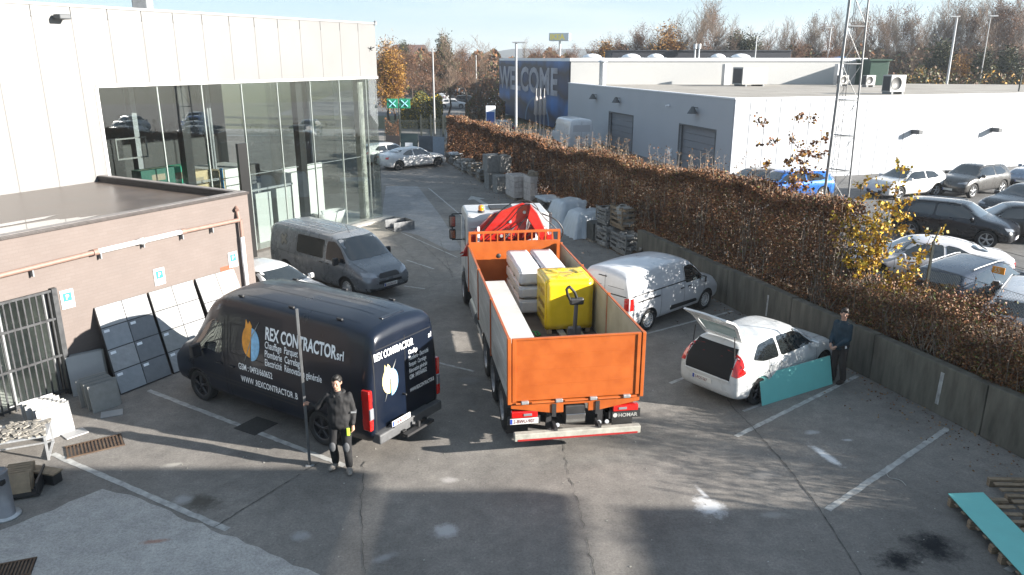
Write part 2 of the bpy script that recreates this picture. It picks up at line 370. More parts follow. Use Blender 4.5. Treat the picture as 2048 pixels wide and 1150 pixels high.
def uvwall(name, quads, m, parent):
    """quads of (p00,p10,p11,p01) with uv in metres"""
    me = bpy.data.meshes.new(name); vs = []; fs = []; uvs = []
    for qd in quads:
        k = len(vs); vs += [tuple(p) for p in qd]; fs.append((k, k + 1, k + 2, k + 3))
        o = qd[0]; ln = (Vector((qd[1] - o).xy)).normalized() if (qd[1] - o).xy.length > 1e-6 else Vector((1, 0))
        for p in qd: uvs.append(((Vector(p.xy)).dot(ln), p.z))
    me.from_pydata(vs, [], fs); u = me.uv_layers.new(name='UVMap')
    for i, c in enumerate(uvs): u.data[i].uv = c
    me.materials.append(m); o = bpy.data.objects.new(name, me); col.objects.link(o); o.parent = parent; return o
bb = thing('brick_building', 'low flat-roofed building of pinkish painted brick with a barred doorway', 'building')
D0, D1, DZ = 5.66, 9.0, 2.45      # barred opening: from/to along the wall, head height
DEP = 6.9
SL = 13.0
W_t = .3
qs = [(bl(SL), bl(D1), bl(D1, 0, BH), bl(SL, 0, BH)), (bl(D1, 0, DZ), bl(D0, 0, DZ), bl(D0, 0, BH), bl(D1, 0, BH)), (bl(D0), bl(0), bl(0, 0, BH), bl(D0, 0, BH)),
      (bl(0), bl(0, DEP), bl(0, DEP, BH), bl(0, 0, BH)),
      (bl(D0, 0), bl(D0, W_t), bl(D0, W_t, DZ), bl(D0, 0, DZ)), (bl(D1, W_t), bl(D1, 0), bl(D1, 0, DZ), bl(D1, W_t, DZ))]
uvwall('wall', qs, BRICK, bb)
ROOFM = mat('bitumen_roof', (.055, .04, .032), .35, noise=.35, nscale=1.1, col2=(.11, .085, .07), bump=.15, bscale=8)
PUD = mat('puddle_water', (.05, .045, .04), .03, spec=.9, coat=1)
mb = MB(); mb.quad([bl(0, .3, BH - .1), bl(0, DEP, BH - .1), bl(SL, DEP, BH - .1), bl(SL, .3, BH - .1)]); rf = mb.build('roof', ROOFM, bb)
COP = mat('dark_coping', (.035, .028, .026), .45, noise=.3)
mb = MB()
def bbar(mb, s0, s1, t0, t1, z0, z1):
    mb.prism([bl(s0, t0), bl(s1, t0), bl(s1, t1), bl(s0, t1)], z0, z1)
bbar(mb, -.04, SL, -.04, .3, BH, BH + .07); bbar(mb, -.04, .26, .3, DEP, BH, BH + .07); bbar(mb, .26, SL, DEP - .3, DEP, BH - .2, BH + .06)
bbar(mb, .02, .26, .3, DEP, BH - .25, BH); bbar(mb, .02, SL, .03, .27, BH - .25, BH)
mb.build('parapet_coping', COP, bb, bev=.01)
COPL = mat('light_coping_top', (.2, .18, .17), .5, noise=.3)
mb = MB(); bbar(mb, 0, SL, .02, .26, BH + .072, BH + .078); bbar(mb, .02, .2, .3, DEP, BH + .072, BH + .078); mb.build('coping_cap', COPL, bb)
# shallow puddles on the roof
mb = MB(); r = random.Random(5)
def puddle(s0, s1, t0, t1):
    n = 40; pts = []
    for i in range(n):
        a = 2 * math.pi * i / n; k = 1 + .16 * math.sin(3 * a + 1) + r.uniform(-.1, .1)
        pts.append(bl((s0 + s1) / 2 + (s1 - s0) / 2 * math.cos(a) * k, (t0 + t1) / 2 + (t1 - t0) / 2 * math.sin(a) * k, BH - .095))
    mb.quad(pts)
puddle(3.4, 14, .5, 1.75); puddle(1.9, 3.3, .55, 1.0); puddle(4, 7, 1.9, 2.2); puddle(6.5, 9.5, 2.1, 2.6)
mb.build('puddle', PUD, bb)
mb = MB(); r2 = random.Random(9)
for s_ in (2.3, 4.6, 6.9, 9.2): mb.quad([bl(s_, .35, BH - .244), bl(s_ + .05, .35, BH - .244), bl(s_ + .05, DEP - .3, BH - .244), bl(s_, DEP - .3, BH - .244)])
# interior behind the barred opening
INW = mat('interior_white', (.5, .51, .48), .7, noise=.1)
mb = MB(); mb.quad([bl(D1 + .5, 2.2, 0), bl(D0 - .5, 2.2, 0), bl(D0 - .5, 2.2, DZ + .3), bl(D1 + .5, 2.2, DZ + .3)]); mb.quad([bl(D1 + .5, .3, .01), bl(D0 - .5, .3, .01), bl(D0 - .5, 2.2, .01), bl(D1 + .5, 2.2, .01)])
mb.quad([bl(D0 - .5, .3, 0), bl(D0 - .5, 2.2, 0), bl(D0 - .5, 2.2, DZ + .3), bl(D0 - .5, .3, DZ + .3)]); mb.quad([bl(D1 + .5, .3, DZ + .3), bl(D0 - .5, .3, DZ + .3), bl(D0 - .5, 2.2, DZ + .3), bl(D1 + .5, 2.2, DZ + .3)])
mb.build('interior', INW, bb)
# window frame behind the bars + the steel grille
ALU = mat('frame_aluminium', (.3, .31, .32), .4, .5)
wf = MB()
for s_ in (D0 + .05, D0 + 1.02, D0 + 2.0, D1 - .05): c = bl(s_, .16); wf.box((c.x, c.y, DZ / 2), (.07, .07, DZ), math.atan2(E1.y, E1.x))
for z_ in (.06, DZ - .06): c = bl((D0 + D1) / 2, .16); wf.box((c.x, c.y, z_), (D1 - D0 - .2, .06, .09), math.atan2(E1.y, E1.x))
wf.build('window_frame', ALU, bb, bev=.006)
GLS = bpy.data.materials.new('window_glass'); GLS.use_nodes = True; t = GLS.node_tree; t.nodes.clear()
o_ = t.nodes.new('ShaderNodeOutputMaterial'); mxs = t.nodes.new('ShaderNodeMixShader'); tr = t.nodes.new('ShaderNodeBsdfTransparent'); gl = t.nodes.new('ShaderNodeBsdfGlossy'); lw_ = t.nodes.new('ShaderNodeLayerWeight'); lw_.inputs[0].default_value = .5; pw_ = t.nodes.new('ShaderNodeMath'); pw_.operation = 'POWER'; pw_.inputs[1].default_value = 2.5; fr = t.nodes.new('ShaderNodeMath'); fr.operation = 'MULTIPLY_ADD'; fr.inputs[1].default_value = .75; fr.inputs[2].default_value = .13
t.links.new(lw_.outputs['Facing'], pw_.inputs[0]); t.links.new(pw_.outputs[0], fr.inputs[0])
tr.inputs[0].default_value = (.9, .935, .925, 1); gl.inputs['Roughness'].default_value = .0
t.links.new(fr.outputs[0], mxs.inputs[0]); t.links.new(tr.outputs[0], mxs.inputs[1]); t.links.new(gl.outputs[0], mxs.inputs[2]); t.links.new(mxs.outputs[0], o_.inputs[0])
mb = MB(); mb.quad([bl(D1, .15, .1), bl(D0, .15, .1), bl(D0, .15, DZ - .1), bl(D1, .15, DZ - .1)]); mb.build('window', GLS, bb)
gr = MB(); nb = 24
for i in range(nb + 1):
    c = bl(D0 + .06 + (D1 - D0 - .12) * i / nb, -.06); gr.box((c.x, c.y, DZ / 2 + .02), (.03, .03, DZ - .04), math.atan2(E1.y, E1.x))
for z_ in (.12, .95, 1.8, DZ - .02): c = bl((D0 + D1) / 2, -.06); gr.box((c.x, c.y, z_), (D1 - D0, .05, .05), math.atan2(E1.y, E1.x))
for s_ in (D0 - .06, D1 + .06): c = bl(s_, -.05); gr.box((c.x, c.y, DZ / 2), (.11, .12, DZ + .06), math.atan2(E1.y, E1.x))
gr.build('security_grille', mat('dark_steel', (.05, .052, .055), .5, .4, noise=.3), bb)
# drainpipe along the wall, white replacement sections, down-pipe
PIPE = mat('pink_painted_pipe', (.2, .125, .1), .6, noise=.15)
PIPEW = mat('white_pvc_pipe', (.6, .6, .6), .4)
def wp(px, py, off=-.12): 
    return onplane(px, py, bl(0, off), E2)
dp = thing('drainpipe', 'pink painted drainpipe with white replacement lengths running along the brick wall', 'pipe'); dp.location = (0, 0, 0)
pp = MB(); pa = wp(-40, 561); pb = wp(196, 503); pc = wp(362, 464); pd = wp(478, 440)
pp.tube(pa, pb, .055, n=12); pp.tube(pb, pb + (pa - pb).normalized() * .12, .075, n=12); pp.build('pipe', PIPE, dp); pp = MB(); pp.tube(pc, pd, .055, n=12); u = wp(472, 416, 0); pp.tube(pd, u, .05, n=12); pp.tube(u + Vector((0, 0, .02)), wp(474, 420, -.12), .05, n=12); pp.tube(pc, pc + (pd - pc).normalized() * .12, .075, n=12)
pp.build('pipe', PIPE, dp)
pq = MB(); pq.tube(pb, pc, .06, n=12); m_ = pb.lerp(pc, .48); pq.tube(m_, m_ + (pc - pb).normalized() * .1, .078, n=12); pq.build('white_pipe', PIPEW, dp)
pq = MB(); e = pd + (pd - pc).normalized() * .04; pq.tube(e, Vector((e.x, e.y, 2.55)), .05, n=12); pq.build('pipe', PIPE, dp)
pq = MB(); pq.tube(Vector((e.x, e.y, 2.6)), Vector((e.x, e.y, .05)), .058, n=12); pq.build('white_down_pipe', PIPEW, dp)
pq = MB()
for px, py in ((60, 541), (196, 506), (282, 484), (360, 468), (420, 455)): a = wp(px, py - 4, 0); b = wp(px, py + 8, 0); pq.box((a + b) / 2 + Vector((*(-E2 * .06), 0)), (.03, .12, .2), math.atan2(E1.y, E1.x))
pq.build('bracket', GREYP, dp)
# parking signs on the wall
BLUE = mat('sign_blue', (.02, .16, .5), .5); SIGNW = mat('sign_white', (.55, .57, .58), .5)
for (cx, cy, lab) in ((135, 598, 'white parking sign with a blue P nearest the barred opening'), (319, 553, 'white parking sign with a blue P above the grey tile boards'), (466, 519, 'white parking sign with a blue P beside the down-pipe')):
    P = wp(cx, cy, -.012); t_ = thing('parking_sign', lab, 'sign', P, math.atan2(E1.y, E1.x), 'parking signs on the brick wall')
    mb = MB(); mb.box((0, 0, 0), (.3, .015, .42), bev=.004); mb.build('panel', SIGNW, t_)
    mb = MB(); mb.box((0, -.01, .05), (.19, .006, .19)); mb.build('blue_square', BLUE, t_)
    mb = MB(); text_on(mb, 'P', (-.045, -.016, -.005), (1, 0, 0), (0, 0, 1), .16, .012); mb.build('letter', SIGNW, t_)
# bricks patch (unpainted) near the downpipe
P = wp(455, 541, -.003); mb = MB(); mb.box((0, 0, 0), (.45, .006, .26)); o = mb.build('bare_brick_patch', mat('raw_brick', (.24, .07, .035), .9, noise=.4, nscale=9, stretch=(1, 1, 6)), bb); o.location = P; o.rotation_euler = (0, 0, math.atan2(E1.y, E1.x))

# ------------------------------------------------------------------ white hall with the glass front
HC = Vector((-6.05, 35.65)); HB, HT = 6.5, 8.72
def hl(s, t=0, z=0): p = HC - E1 * s + E2 * t; return Vector((p.x, p.y, z))
hall = thing('showroom_hall', 'large white metal-panelled hall with a tall glass front corner', 'building')
PAN = mat('white_cladding', (.152, .151, .148), .45, noise=.05, nscale=.5)
GAP = mat('panel_joint', (.1, .098, .095), .6)
GS = 13.3                       # glass runs from the corner to here
pn = MB(); pj = MB()
PW = 1.15; 
for i in range(28):
    s0 = i * PW; s1 = s0 + PW - .018; zb = HB if s0 < GS - .01 else 2.0
    if s0 < GS < s1: 
        pn.prism([hl(s0 + .009), hl(GS), hl(GS, .1), hl(s0 + .009, .1)], HB, HT); pn.prism([hl(GS), hl(s1), hl(s1, .1), hl(GS, .1)], 2, HT); continue
    pn.prism([hl(s0 + .009), hl(s1), hl(s1, .1), hl(s0 + .009, .1)], zb, HT)
for j in range(12):                # short end
    t0 = j * PW + .009; pn.prism([hl(0, t0), hl(0, t0 + PW - .018), hl(.1, t0 + PW - .018), hl(.1, t0)], HB, HT)
pn.build('wall', PAN, hall)
mb = MB(); mb.prism([hl(.02, .02), hl(28, .02), hl(28, 12), hl(.02, 12)], HT - .3, HT - .02); mb.prism([hl(.03, .006), hl(GS, .006), hl(GS, .09), hl(.03, .09)], HB + .01, HT - .35); mb.prism([hl(GS, .006), hl(28, .006), hl(28, .09), hl(GS, .09)], 2.01, HT - .35)
mb.prism([hl(.03, .09), hl(.03, 12), hl(.09, 12), hl(.09, .09)], HB + .01, HT - .35)
mb.build('roof', GAP, hall)
mb = MB(); mb.prism([hl(-.03, -.03), hl(28, -.03), hl(28, .13), hl(-.03, .13)], HT - .02, HT + .06); mb.prism([hl(-.03, .13), hl(-.03, 12), hl(.13, 12), hl(.13, .13)], HT - .02, HT + .06); mb.build('roof_trim', mat('trim_grey', (.2, .2, .2), .5), hall)
mb = MB(); mb.prism([hl(-.02, -.02), hl(GS + .05, -.02), hl(GS + .05, .2), hl(-.02, .2)], HB - .1, HB - .004); mb.prism([hl(GS, -.02), hl(GS + .1, -.02), hl(GS + .1, .12), hl(GS, .12)], 0, HB - .1); mb.prism([hl(-.02, .2), hl(-.02, 12), hl(.2, 12), hl(.2, .2)], HB - .1, HB - .004); mb.build('lower_trim', mat('trim_white', (.5, .5, .5), .5), hall)
# glass panes
GS_ = [0, .72, 2.46, 4.18, 5.95, 7.7, 9.45, 11.2, GS]
for a, b in zip(GS_, GS_[1:]):
    mb = MB(); mb.prism([hl(a + .012, .06), hl(b - .012, .06), hl(b - .012, .075), hl(a + .012, .075)], .12, HB - .1); mb.build('glass_pane', GLS, hall)
for j in range(4):
    mb = MB(); mb.prism([hl(.06, j * 2.2 + .08), hl(.075, j * 2.2 + .08), hl(.075, j * 2.2 + 2.26), hl(.06, j * 2.2 + 2.26)], .12, HB - .1); mb.build('glass_pane', GLS, hall)
mb = MB()
for a in GS_[1:-1]: mb.prism([hl(a - .02, .076), hl(a + .02, .076), hl(a + .02, .13), hl(a - .02, .13)], .1, HB - .1)
for px in (510, 530): pass
mb.build('mullion', mat('mullion_alu', (.45, .47, .46), .35, .6), hall)
mb = MB(); mb.prism([hl(.5, .45), hl(.85, .45), hl(.85, .75), hl(.5, .75)], 0, HB - .1); mb.build('corner_pillar', mat('pillar_grey', (.33, .33, .3), .6, noise=.15), hall, bev=.01)
mb = MB()
for s_ in (9.9, 4.4): mb.prism([hl(s_, .35), hl(s_ + .32, .35), hl(s_ + .32, .65), hl(s_, .65)], 0, HB - .1)
mb.build('dark_column', mat('column_black', (.012, .013, .014), .4), hall)
# interior of the hall
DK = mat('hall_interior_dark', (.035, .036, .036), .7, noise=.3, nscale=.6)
FL = mat('hall_floor', (.22, .22, .21), .3, noise=.2, nscale=1)
mb = MB(); mb.quad([hl(.08, .08, .1), hl(28, .08, .1), hl(28, 12, .1), hl(.08, 12, .1)]); mb.build('floor', FL, hall)
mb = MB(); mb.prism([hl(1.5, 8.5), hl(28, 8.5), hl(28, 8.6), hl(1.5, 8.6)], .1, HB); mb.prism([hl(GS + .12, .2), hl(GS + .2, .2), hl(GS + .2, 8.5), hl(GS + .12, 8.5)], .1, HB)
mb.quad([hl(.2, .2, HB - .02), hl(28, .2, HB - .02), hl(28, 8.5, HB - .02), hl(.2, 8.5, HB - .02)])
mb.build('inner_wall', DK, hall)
mb = MB(); mb.prism([hl(-.35, -.35), hl(6.2, -.35), hl(6.2, .05), hl(-.35, .05)], .0, .1); mb.prism([hl(-.35, .05), hl(.05, .05), hl(.05, 9), hl(-.35, 9)], 0, .1); mb.build('step', CONC, hall, bev=.01)
# ------------------------------------------------------------------ vehicles: lofted bodies with wheel wells, panels laid on the surface
def paint(name, c, metallic=0, rough=.35, dirt=.08):
    return mat(name, c, rough, metallic, noise=dirt, nscale=2.5, coat=.55, bump=0)
GLASSD = mat('tinted_car_glass', (.012, .015, .016), .04, spec=.8, coat=1)
RUBBER = mat('tyre_rubber', (.018, .018, .018), .85, noise=.3, nscale=30)
RIM_S = mat('alloy_rim', (.45, .46, .47), .35, .7); RIM_D = mat('dark_rim', (.06, .06, .065), .4, .6); RIM_W = mat('steel_wheel', (.5, .5, .5), .45, .3, noise=.15)
RED = mat('tail_light_red', (.42, .008, .006), .15, coat=1); LAMPW = mat('lamp_clear', (.25, .26, .28), .08, .3, coat=1); ORANGEL = mat('indicator_orange', (.8, .25, .01), .2, coat=1)
TRIM = mat('black_trim', (.02, .02, .021), .55, noise=.15); SEAMC = mat('panel_gap', (.01, .01, .01), .7)
CHROME = mat('chrome', (.6, .6, .6), .12, 1); PLATE = mat('number_plate_white', (.6, .6, .57), .5); PLATER = mat('plate_lettering', (.12, .01, .02), .5); PLATEB = mat('plate_band_blue', (.02, .05, .3), .5)
CABIN = mat('cabin_grey', (.04, .04, .042), .8)
def chaikin(P, it=2):
    P = [np.array(p, float) for p in P]
    for _ in range(it):
        Q = [P[0]]
        for a, b in zip(P, P[1:]): Q += [a * .75 + b * .25, a * .25 + b * .75]
        Q.append(P[-1]); Q = [Q[0]] + Q[1:]; P = Q
    return P
def pchip(xs, ys, x):
    xs = np.array(xs, float); ys = np.array(ys, float); h = np.diff(xs); d = np.diff(ys) / h; m = np.zeros(len(xs))
    for i in range(1, len(xs) - 1):
        if d[i - 1] * d[i] > 0: m[i] = 2 * d[i - 1] * d[i] / (d[i - 1] + d[i])
    m[0] = d[0]; m[-1] = d[-1]; i = np.clip(np.searchsorted(xs, x) - 1, 0, len(h) - 1); t = (x - xs[i]) / h[i]
    return (2*t**3-3*t**2+1)*ys[i] + (t**3-2*t**2+t)*h[i]*m[i] + (-2*t**3+3*t**2)*ys[i+1] + (t**3-t**2)*h[i]*m[i+1]
def round_poly(poly, r):
    out = []; n = len(poly)
    for i in range(n):
        a, b, c = Vector(poly[i - 1]), Vector(poly[i]), Vector(poly[(i + 1) % n])
        k = min(r, (a - b).length * .4, (c - b).length * .4); p = b + (a - b).normalized() * k; q = b + (c - b).normalized() * k
        out += [p, p.lerp(b, .5).lerp(b.lerp(q, .5), .5), q]
    return out
class Car:
    """st rows: x, z_bottom, width_max(half), z_mid, width_belt, z_belt, width_top, z_top, crown"""
    def __init__(s, name, label, cat, st, body, wheels, r, group=None, well=.06, rim=RIM_S, tw=.2, arch=None, rim_style='spoke', dx=.09, low=None, bodym=None):
        s.t = thing(name, label, cat, group=group); s.st = st; s.r = r
        X = [q[0] for q in st]; xs = sorted(set([round(v, 4) for v in list(np.arange(X[0], X[-1], dx)) + X]))
        cols = [pchip(X, [q[k] for q in st], np.array(xs)) for k in range(1, 9)]
        rings = []
        for i, x in enumerate(xs):
            zb, wm, zm, wb, zl, wt, zt, cr = [c[i] for c in cols]
            P = [(0, zb), (wm * .8, zb), (wm * .97, zb + .06), (wm, zm), (wm * .995, zm + (zl - zm) * .6), (wb, zl), (wt + (wb - wt) * .12, zl + (zt - zl) * .85), (wt * .9, zt), (wt * .45, zt + cr * .8), (0, zt + cr)]
            rings.append(chaikin(P, 3))
        m = len(rings[0]); vs = []
        for x, rg in zip(xs, rings):
            vs += [(x, p[0], p[1]) for p in rg] + [(x, -p[0], p[1]) for p in rg[-2:0:-1]]
        k = 2 * m - 2; fs = [(i * k + j, i * k + (j + 1) % k, (i + 1) * k + (j + 1) % k, (i + 1) * k + j) for i in range(len(xs) - 1) for j in range(k)]
        fs += [tuple(range(k))[::-1], tuple(range((len(xs) - 1) * k, len(xs) * k))]
        mb = MB(); mb.add(vs, fs, 0, True); me = mb.mesh('body', [body]); 
        ob = bpy.data.objects.new('body', me); col.objects.link(ob)
        s.bvh = BVHTree.FromPolygons([v.co.copy() for v in me.vertices], [tuple(p.vertices) for p in me.polygons])
        cut = MB(); s.w = max(q[2] for q in st)
        for wx, side in [(wx, sd) for wx in wheels for sd in (1, -1)]:
            y = s.wheel_y(wx, side); 
            cut.lathe([(0, -.36), (r + well, -.36), (r + well, .3), (0, .3)], (wx, side * abs(y), r), 28, 'y')
        co = cut.build('cutter', [TRIM]); bo = ob.modifiers.new('b', 'BOOLEAN'); bo.operation = 'DIFFERENCE'; bo.object = co; bo.solver = 'EXACT'; bo.material_mode = 'TRANSFER'
        bpy.context.view_layer.update(); nm = baked(ob)
        if len(nm.polygons) > 50: ob.modifiers.clear(); ob.data = nm; nm.name = 'body'
        else: ob.modifiers.clear(); print('BOOL FAIL', name)
        bpy.data.objects.remove(co)
        # lower part of the shell in another colour, underside dark
        if low:
            ob.data.materials.append(low[0])
            idx = len(ob.data.materials) - 1
            for p in ob.data.polygons:
                if p.center.z < low[1] and p.material_index == 0: p.material_index = idx
        ob.parent = s.t; s.body = ob
        for wx in wheels:
            for side in (1, -1): s.wheel(wx, side, r, tw, rim, rim_style)
            if arch: 
                for side in (1, -1): s.arch(wx, side, r + well, arch)
    def wheel_y(s, wx, side):
        h = s.bvh.ray_cast(Vector((wx, side * 3, s.r + .2)), Vector((0, -side, 0))); return (h[0].y if h[0] else side * s.w)
    def arch(s, wx, side, r, m):
        mb = MB(); n = 20; y = abs(s.wheel_y(wx, side)); vs = []
        for i in range(n + 1):
            a = R(-12) + R(204) * i / n
            for rr, yy in ((r - .01, y - .05), (r - .01, y + .012), (r + .05, y + .012), (r + .075, y - .02)):
                vs.append((wx + rr * math.cos(a), side * yy, max(s.r + rr * math.sin(a), .19)))
        mb.add(vs, [(i * 4 + j, i * 4 + j + 1, i * 4 + j + 5, i * 4 + j + 4) for i in range(n) for j in range(3)], 0, True)
        mb.build('wheel_arch', m, s.t)
    def wheel(s, wx, side, r, tw, rim, style):
        y = abs(s.wheel_y(wx, side)) - .02; e = thing_part('wheel', s.t, (wx, side * y, r)); y0 = -side * tw / 2; h = tw / 2
        mb = MB(); rr = r * .68
        mb.lathe([(rr, -h + .02), (r * .93, -h), (r, -h + .03), (r, h - .03), (r * .93, h), (rr, h - .02), (rr, -h + .02)], (0, y0, 0), 32, 'y'); ty = mb.build('tyre', RUBBER, e)
        mb = MB(); f = side; 
        Z = lambda d: y0 + f * d
        mb.lathe([(rr, 0), (rr, .001)], (0, 0, 0), 4, 'y') if 0 else None
        def ring(r0, d0, r1, d1, n=32):
            vs = []
            for i in range(n):
                a = 2 * math.pi * i / n; vs += [(r0 * math.cos(a), Z(d0), r0 * math.sin(a)), (r1 * math.cos(a), Z(d1), r1 * math.sin(a))]
            mb.add(vs, [(2 * i, 2 * i + 1, (2 * i + 3) % (2 * n), (2 * i + 2) % (2 * n)) for i in range(n)], 0, True)
        ring(rr, h - .02, rr * .93, h - .03); ring(rr * .93, h - .03, rr * .9, h - .12)
        if style == 'spoke':
            for i in range(5):
                for da in (-.13, .13):
                    a = 2 * math.pi * i / 5 + .3; c0 = Vector((math.cos(a) * .04, Z(h - .035), math.sin(a) * .04)); c1 = Vector((math.cos(a + da) * rr * .93, Z(h - .045), math.sin(a + da) * rr * .93))
                    mb.tube(c0, c1, .02, .014, 5)
            mb.lathe([(0, .012), (.05, .01), (.06, -.02)], (0, Z(h - .035), 0), 12, 'y') if side > 0 else mb.lathe([(0, -.012), (.05, -.01), (.06, .02)], (0, Z(h - .035), 0), 12, 'y')
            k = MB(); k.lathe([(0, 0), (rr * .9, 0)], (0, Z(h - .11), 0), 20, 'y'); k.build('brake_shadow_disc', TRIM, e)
        else:
            ring(rr * .93, h - .05, rr * .62, h - .03); ring(rr * .62, h - .03, rr * .5, h - .06); ring(rr * .5, h - .06, rr * .3, h - .03); ring(rr * .3, h - .03, .001, h - .025)
            k = MB()
            for i in range(14):
                a = 2 * math.pi * i / 14; c = (math.cos(a) * rr * .76, Z(h - .034), math.sin(a) * rr * .76); k.tube(c, Vector(c) + Vector((0, f * .004, 0)), .018, n=8)
            k.build('wheel_holes', TRIM, e)
        mb.build('rim', rim, e)
    def cast(s, axis, u, v, off, maxd=None):
        o, d = {'L': ((u, 3, v), (0, -1, 0)), 'R': ((u, -3, v), (0, 1, 0)), 'F': ((9, u, v), (-1, 0, 0)), 'B': ((-9, u, v), (1, 0, 0)), 'T': ((u, v, 5), (0, 0, -1))}[axis]
        h = s.bvh.ray_cast(Vector(o), Vector(d))
        if h[0] is None:
            p = Vector(o) + Vector(d) * {'L': 2, 'R': 2, 'F': 7, 'B': 7, 'T': 4}[axis]; q = s.bvh.find_nearest(p); return q[0] + q[1] * off
        if maxd and axis in 'FB':
            end = s.st[-1][0] if axis == 'F' else s.st[0][0]
            if abs(h[0].x - end) > maxd: q = s.bvh.find_nearest(Vector((end + (-.1 if axis == 'F' else .1), u, v))); return q[0] + q[1] * off
        n = h[1]; 
        if n.dot(Vector(d)) > 0: n = -n
        return h[0] + n * off
    def decal(s, name, axis, poly, m, off=.006, res=.12, maxd=None, parent=None, round_=0):
        if round_: poly = round_poly(poly, .07)
        P = [Vector(p) for p in poly]; Q = []
        for a, b in zip(P, P[1:] + P[:1]):
            n = max(1, int((b - a).length / res)); Q += [a.lerp(b, i / n) for i in range(n)]
        n0 = len(Q); x0 = min(p.x for p in Q); x1 = max(p.x for p in Q); y0 = min(p.y for p in Q); y1 = max(p.y for p in Q)
        def inside(x, y):
            c = False
            for a, b in zip(Q, Q[1:] + Q[:1]):
                if (a.y > y) != (b.y > y) and x < (b.x - a.x) * (y - a.y) / (b.y - a.y) + a.x: c = not c
            return c
        ex = []
        for x in np.arange(x0 + res / 2, x1, res):
            for y in np.arange(y0 + res / 2, y1, res):
                if inside(x, y) and min((Vector((x, y)) - q).length for q in Q) > res * .35: ex.append(Vector((x, y)))
        vs, es, fs, *_ = delaunay_2d_cdt(Q + ex, [(i, (i + 1) % n0) for i in range(n0)], [], 1, 1e-5)
        V3 = [s.cast(axis, v.x, v.y, off, maxd) for v in vs]; mb = MB(); mb.add(V3, [tuple(f) for f in fs], 0, True)
        # skirt so the panel is not paper thin
        bd = {}
        for f in fs:
            for a, b in zip(f, f[1:] + f[:1]): bd[(a, b)] = 1
        sk = [(a, b) for (a, b) in bd if (b, a) not in bd]
        V0 = {i: s.cast(axis, vs[i].x, vs[i].y, -.01, maxd) for e in sk for i in e}
        for a, b in sk: mb.add([V3[a], V3[b], V0[b], V0[a]], [(0, 1, 2, 3)])
        o = mb.build(name, m, parent or s.t); return o
    def line(s, axis, pts, w=.012, m=None, off=.004, mb=None):
        mb = mb or MB(); P = [Vector(p) for p in pts]; Q = []
        for a, b in zip(P, P[1:]):
            n = max(1, int((b - a).length / .08)); Q += [a.lerp(b, i / n) for i in range(n)]
        Q.append(P[-1]); vs = []
        for i, p in enumerate(Q):
            d = (Q[min(i + 1, len(Q) - 1)] - Q[max(i - 1, 0)]); d.normalize(); n = Vector((-d.y, d.x)) * w / 2
            vs += [s.cast(axis, p.x + n.x, p.y + n.y, off), s.cast(axis, p.x - n.x, p.y - n.y, off)]
        mb.add(vs, [(2 * i, 2 * i + 1, 2 * i + 3, 2 * i + 2) for i in range(len(Q) - 1)], 0, False); return mb
    def lines(s, items, name='panel_gaps', m=None, w=.012):
        mb = MB()
        for ax, pts in items: s.line(ax, pts, w, mb=mb)
        return mb.build(name, m or SEAMC, s.t)
    def text(s, axis, txt, x, z, size, m, bold=.0, sx=1, mirror=None, off=.008, name='lettering', align='LEFT', slope=0):
        v, f = text_geo(txt, size, bold, sx, align); V3 = []
        for a, b in v:
            u = x + a if axis in ('R', 'F') else x - a      # reading direction seen from outside
            V3.append(s.cast(axis, u, z + b, off))
        mb = MB(); mb.add(V3, f); return mb.build(name, m, s.t)
    def handles(s, pts, m=None, L=.16):
        for ax, x, z in pts:
            p = s.cast(ax, x, z, .015); sd = 1 if ax == 'L' else -1; mb = MB(); mb.box(p, (L, .035, .035), bev=.012); mb.build('door_handle', m or TRIM, s.t)
    def mirror(s, x, z, m, size=(.1, .2, .16), y=None):
        for sd, ax in ((1, 'L'), (-1, 'R')):
            p = s.cast(ax, x, z, 0); mb = MB(); c = p + Vector((0, sd * (.05 + size[1] / 2), .03)); mb.box(c, size, bev=.035); mb.tube(p, c - Vector((0, sd * size[1] / 2, .04)), .025, n=6); o = mb.build('wing_mirror', m, s.t)
            k = MB(); k.box(c - Vector((size[0] / 2 + .001, 0, 0)), (.006, size[1] * .82, size[2] * .78)); k.build('mirror_glass', CHROME, o)
    def plate(s, axis, y, z, txt=None, w=.52, h=.11, x=None, lean=0):
        p = s.cast(axis, y, z, .012) if x is None else Vector((x, y, z)); f = 1 if axis == 'F' else -1
        e = thing_part('number_plate', s.t, p); mb = MB(); mb.box((0, 0, 0), (.012, w, h), bev=.003); mb.build('plate', PLATE, e)
        mb = MB(); mb.box((f * .007, -f * -1 * (w / 2 - .03) * -1, 0), (.003, .045, h * .86)); mb.build('plate_band', PLATEB, e)
        if txt:
            mb = MB(); text_on(mb, txt, (f * .009, -f * w * .37 , -.035), (0, f, 0), (0, 0, 1), h * .85, .01, .82); mb.build('plate_characters', PLATER, e)
    def put(s, x, y, rz, z=0): s.t.location = (x, y, z); s.t.rotation_euler = (0, 0, rz); return s.t
def thing_part(name, parent, loc=(0, 0, 0), rz=0):
    o = bpy.data.objects.new(name, None); col.objects.link(o); o.parent = parent; o.location = loc; o.rotation_euler = (0, 0, rz); o.empty_display_size = .1; return o
def glaze(c, sides, front=None, rear=None, m=GLASSD, frame=True, round_=1):
    for poly in sides:
        for ax in 'LR':
            c.decal('side_window', ax, poly, m, .009, round_=round_)
    if front: c.decal('windscreen', 'F', front, m, .008, round_=round_)
    if rear: c.decal('rear_window', 'B', rear, m, .008, round_=round_)

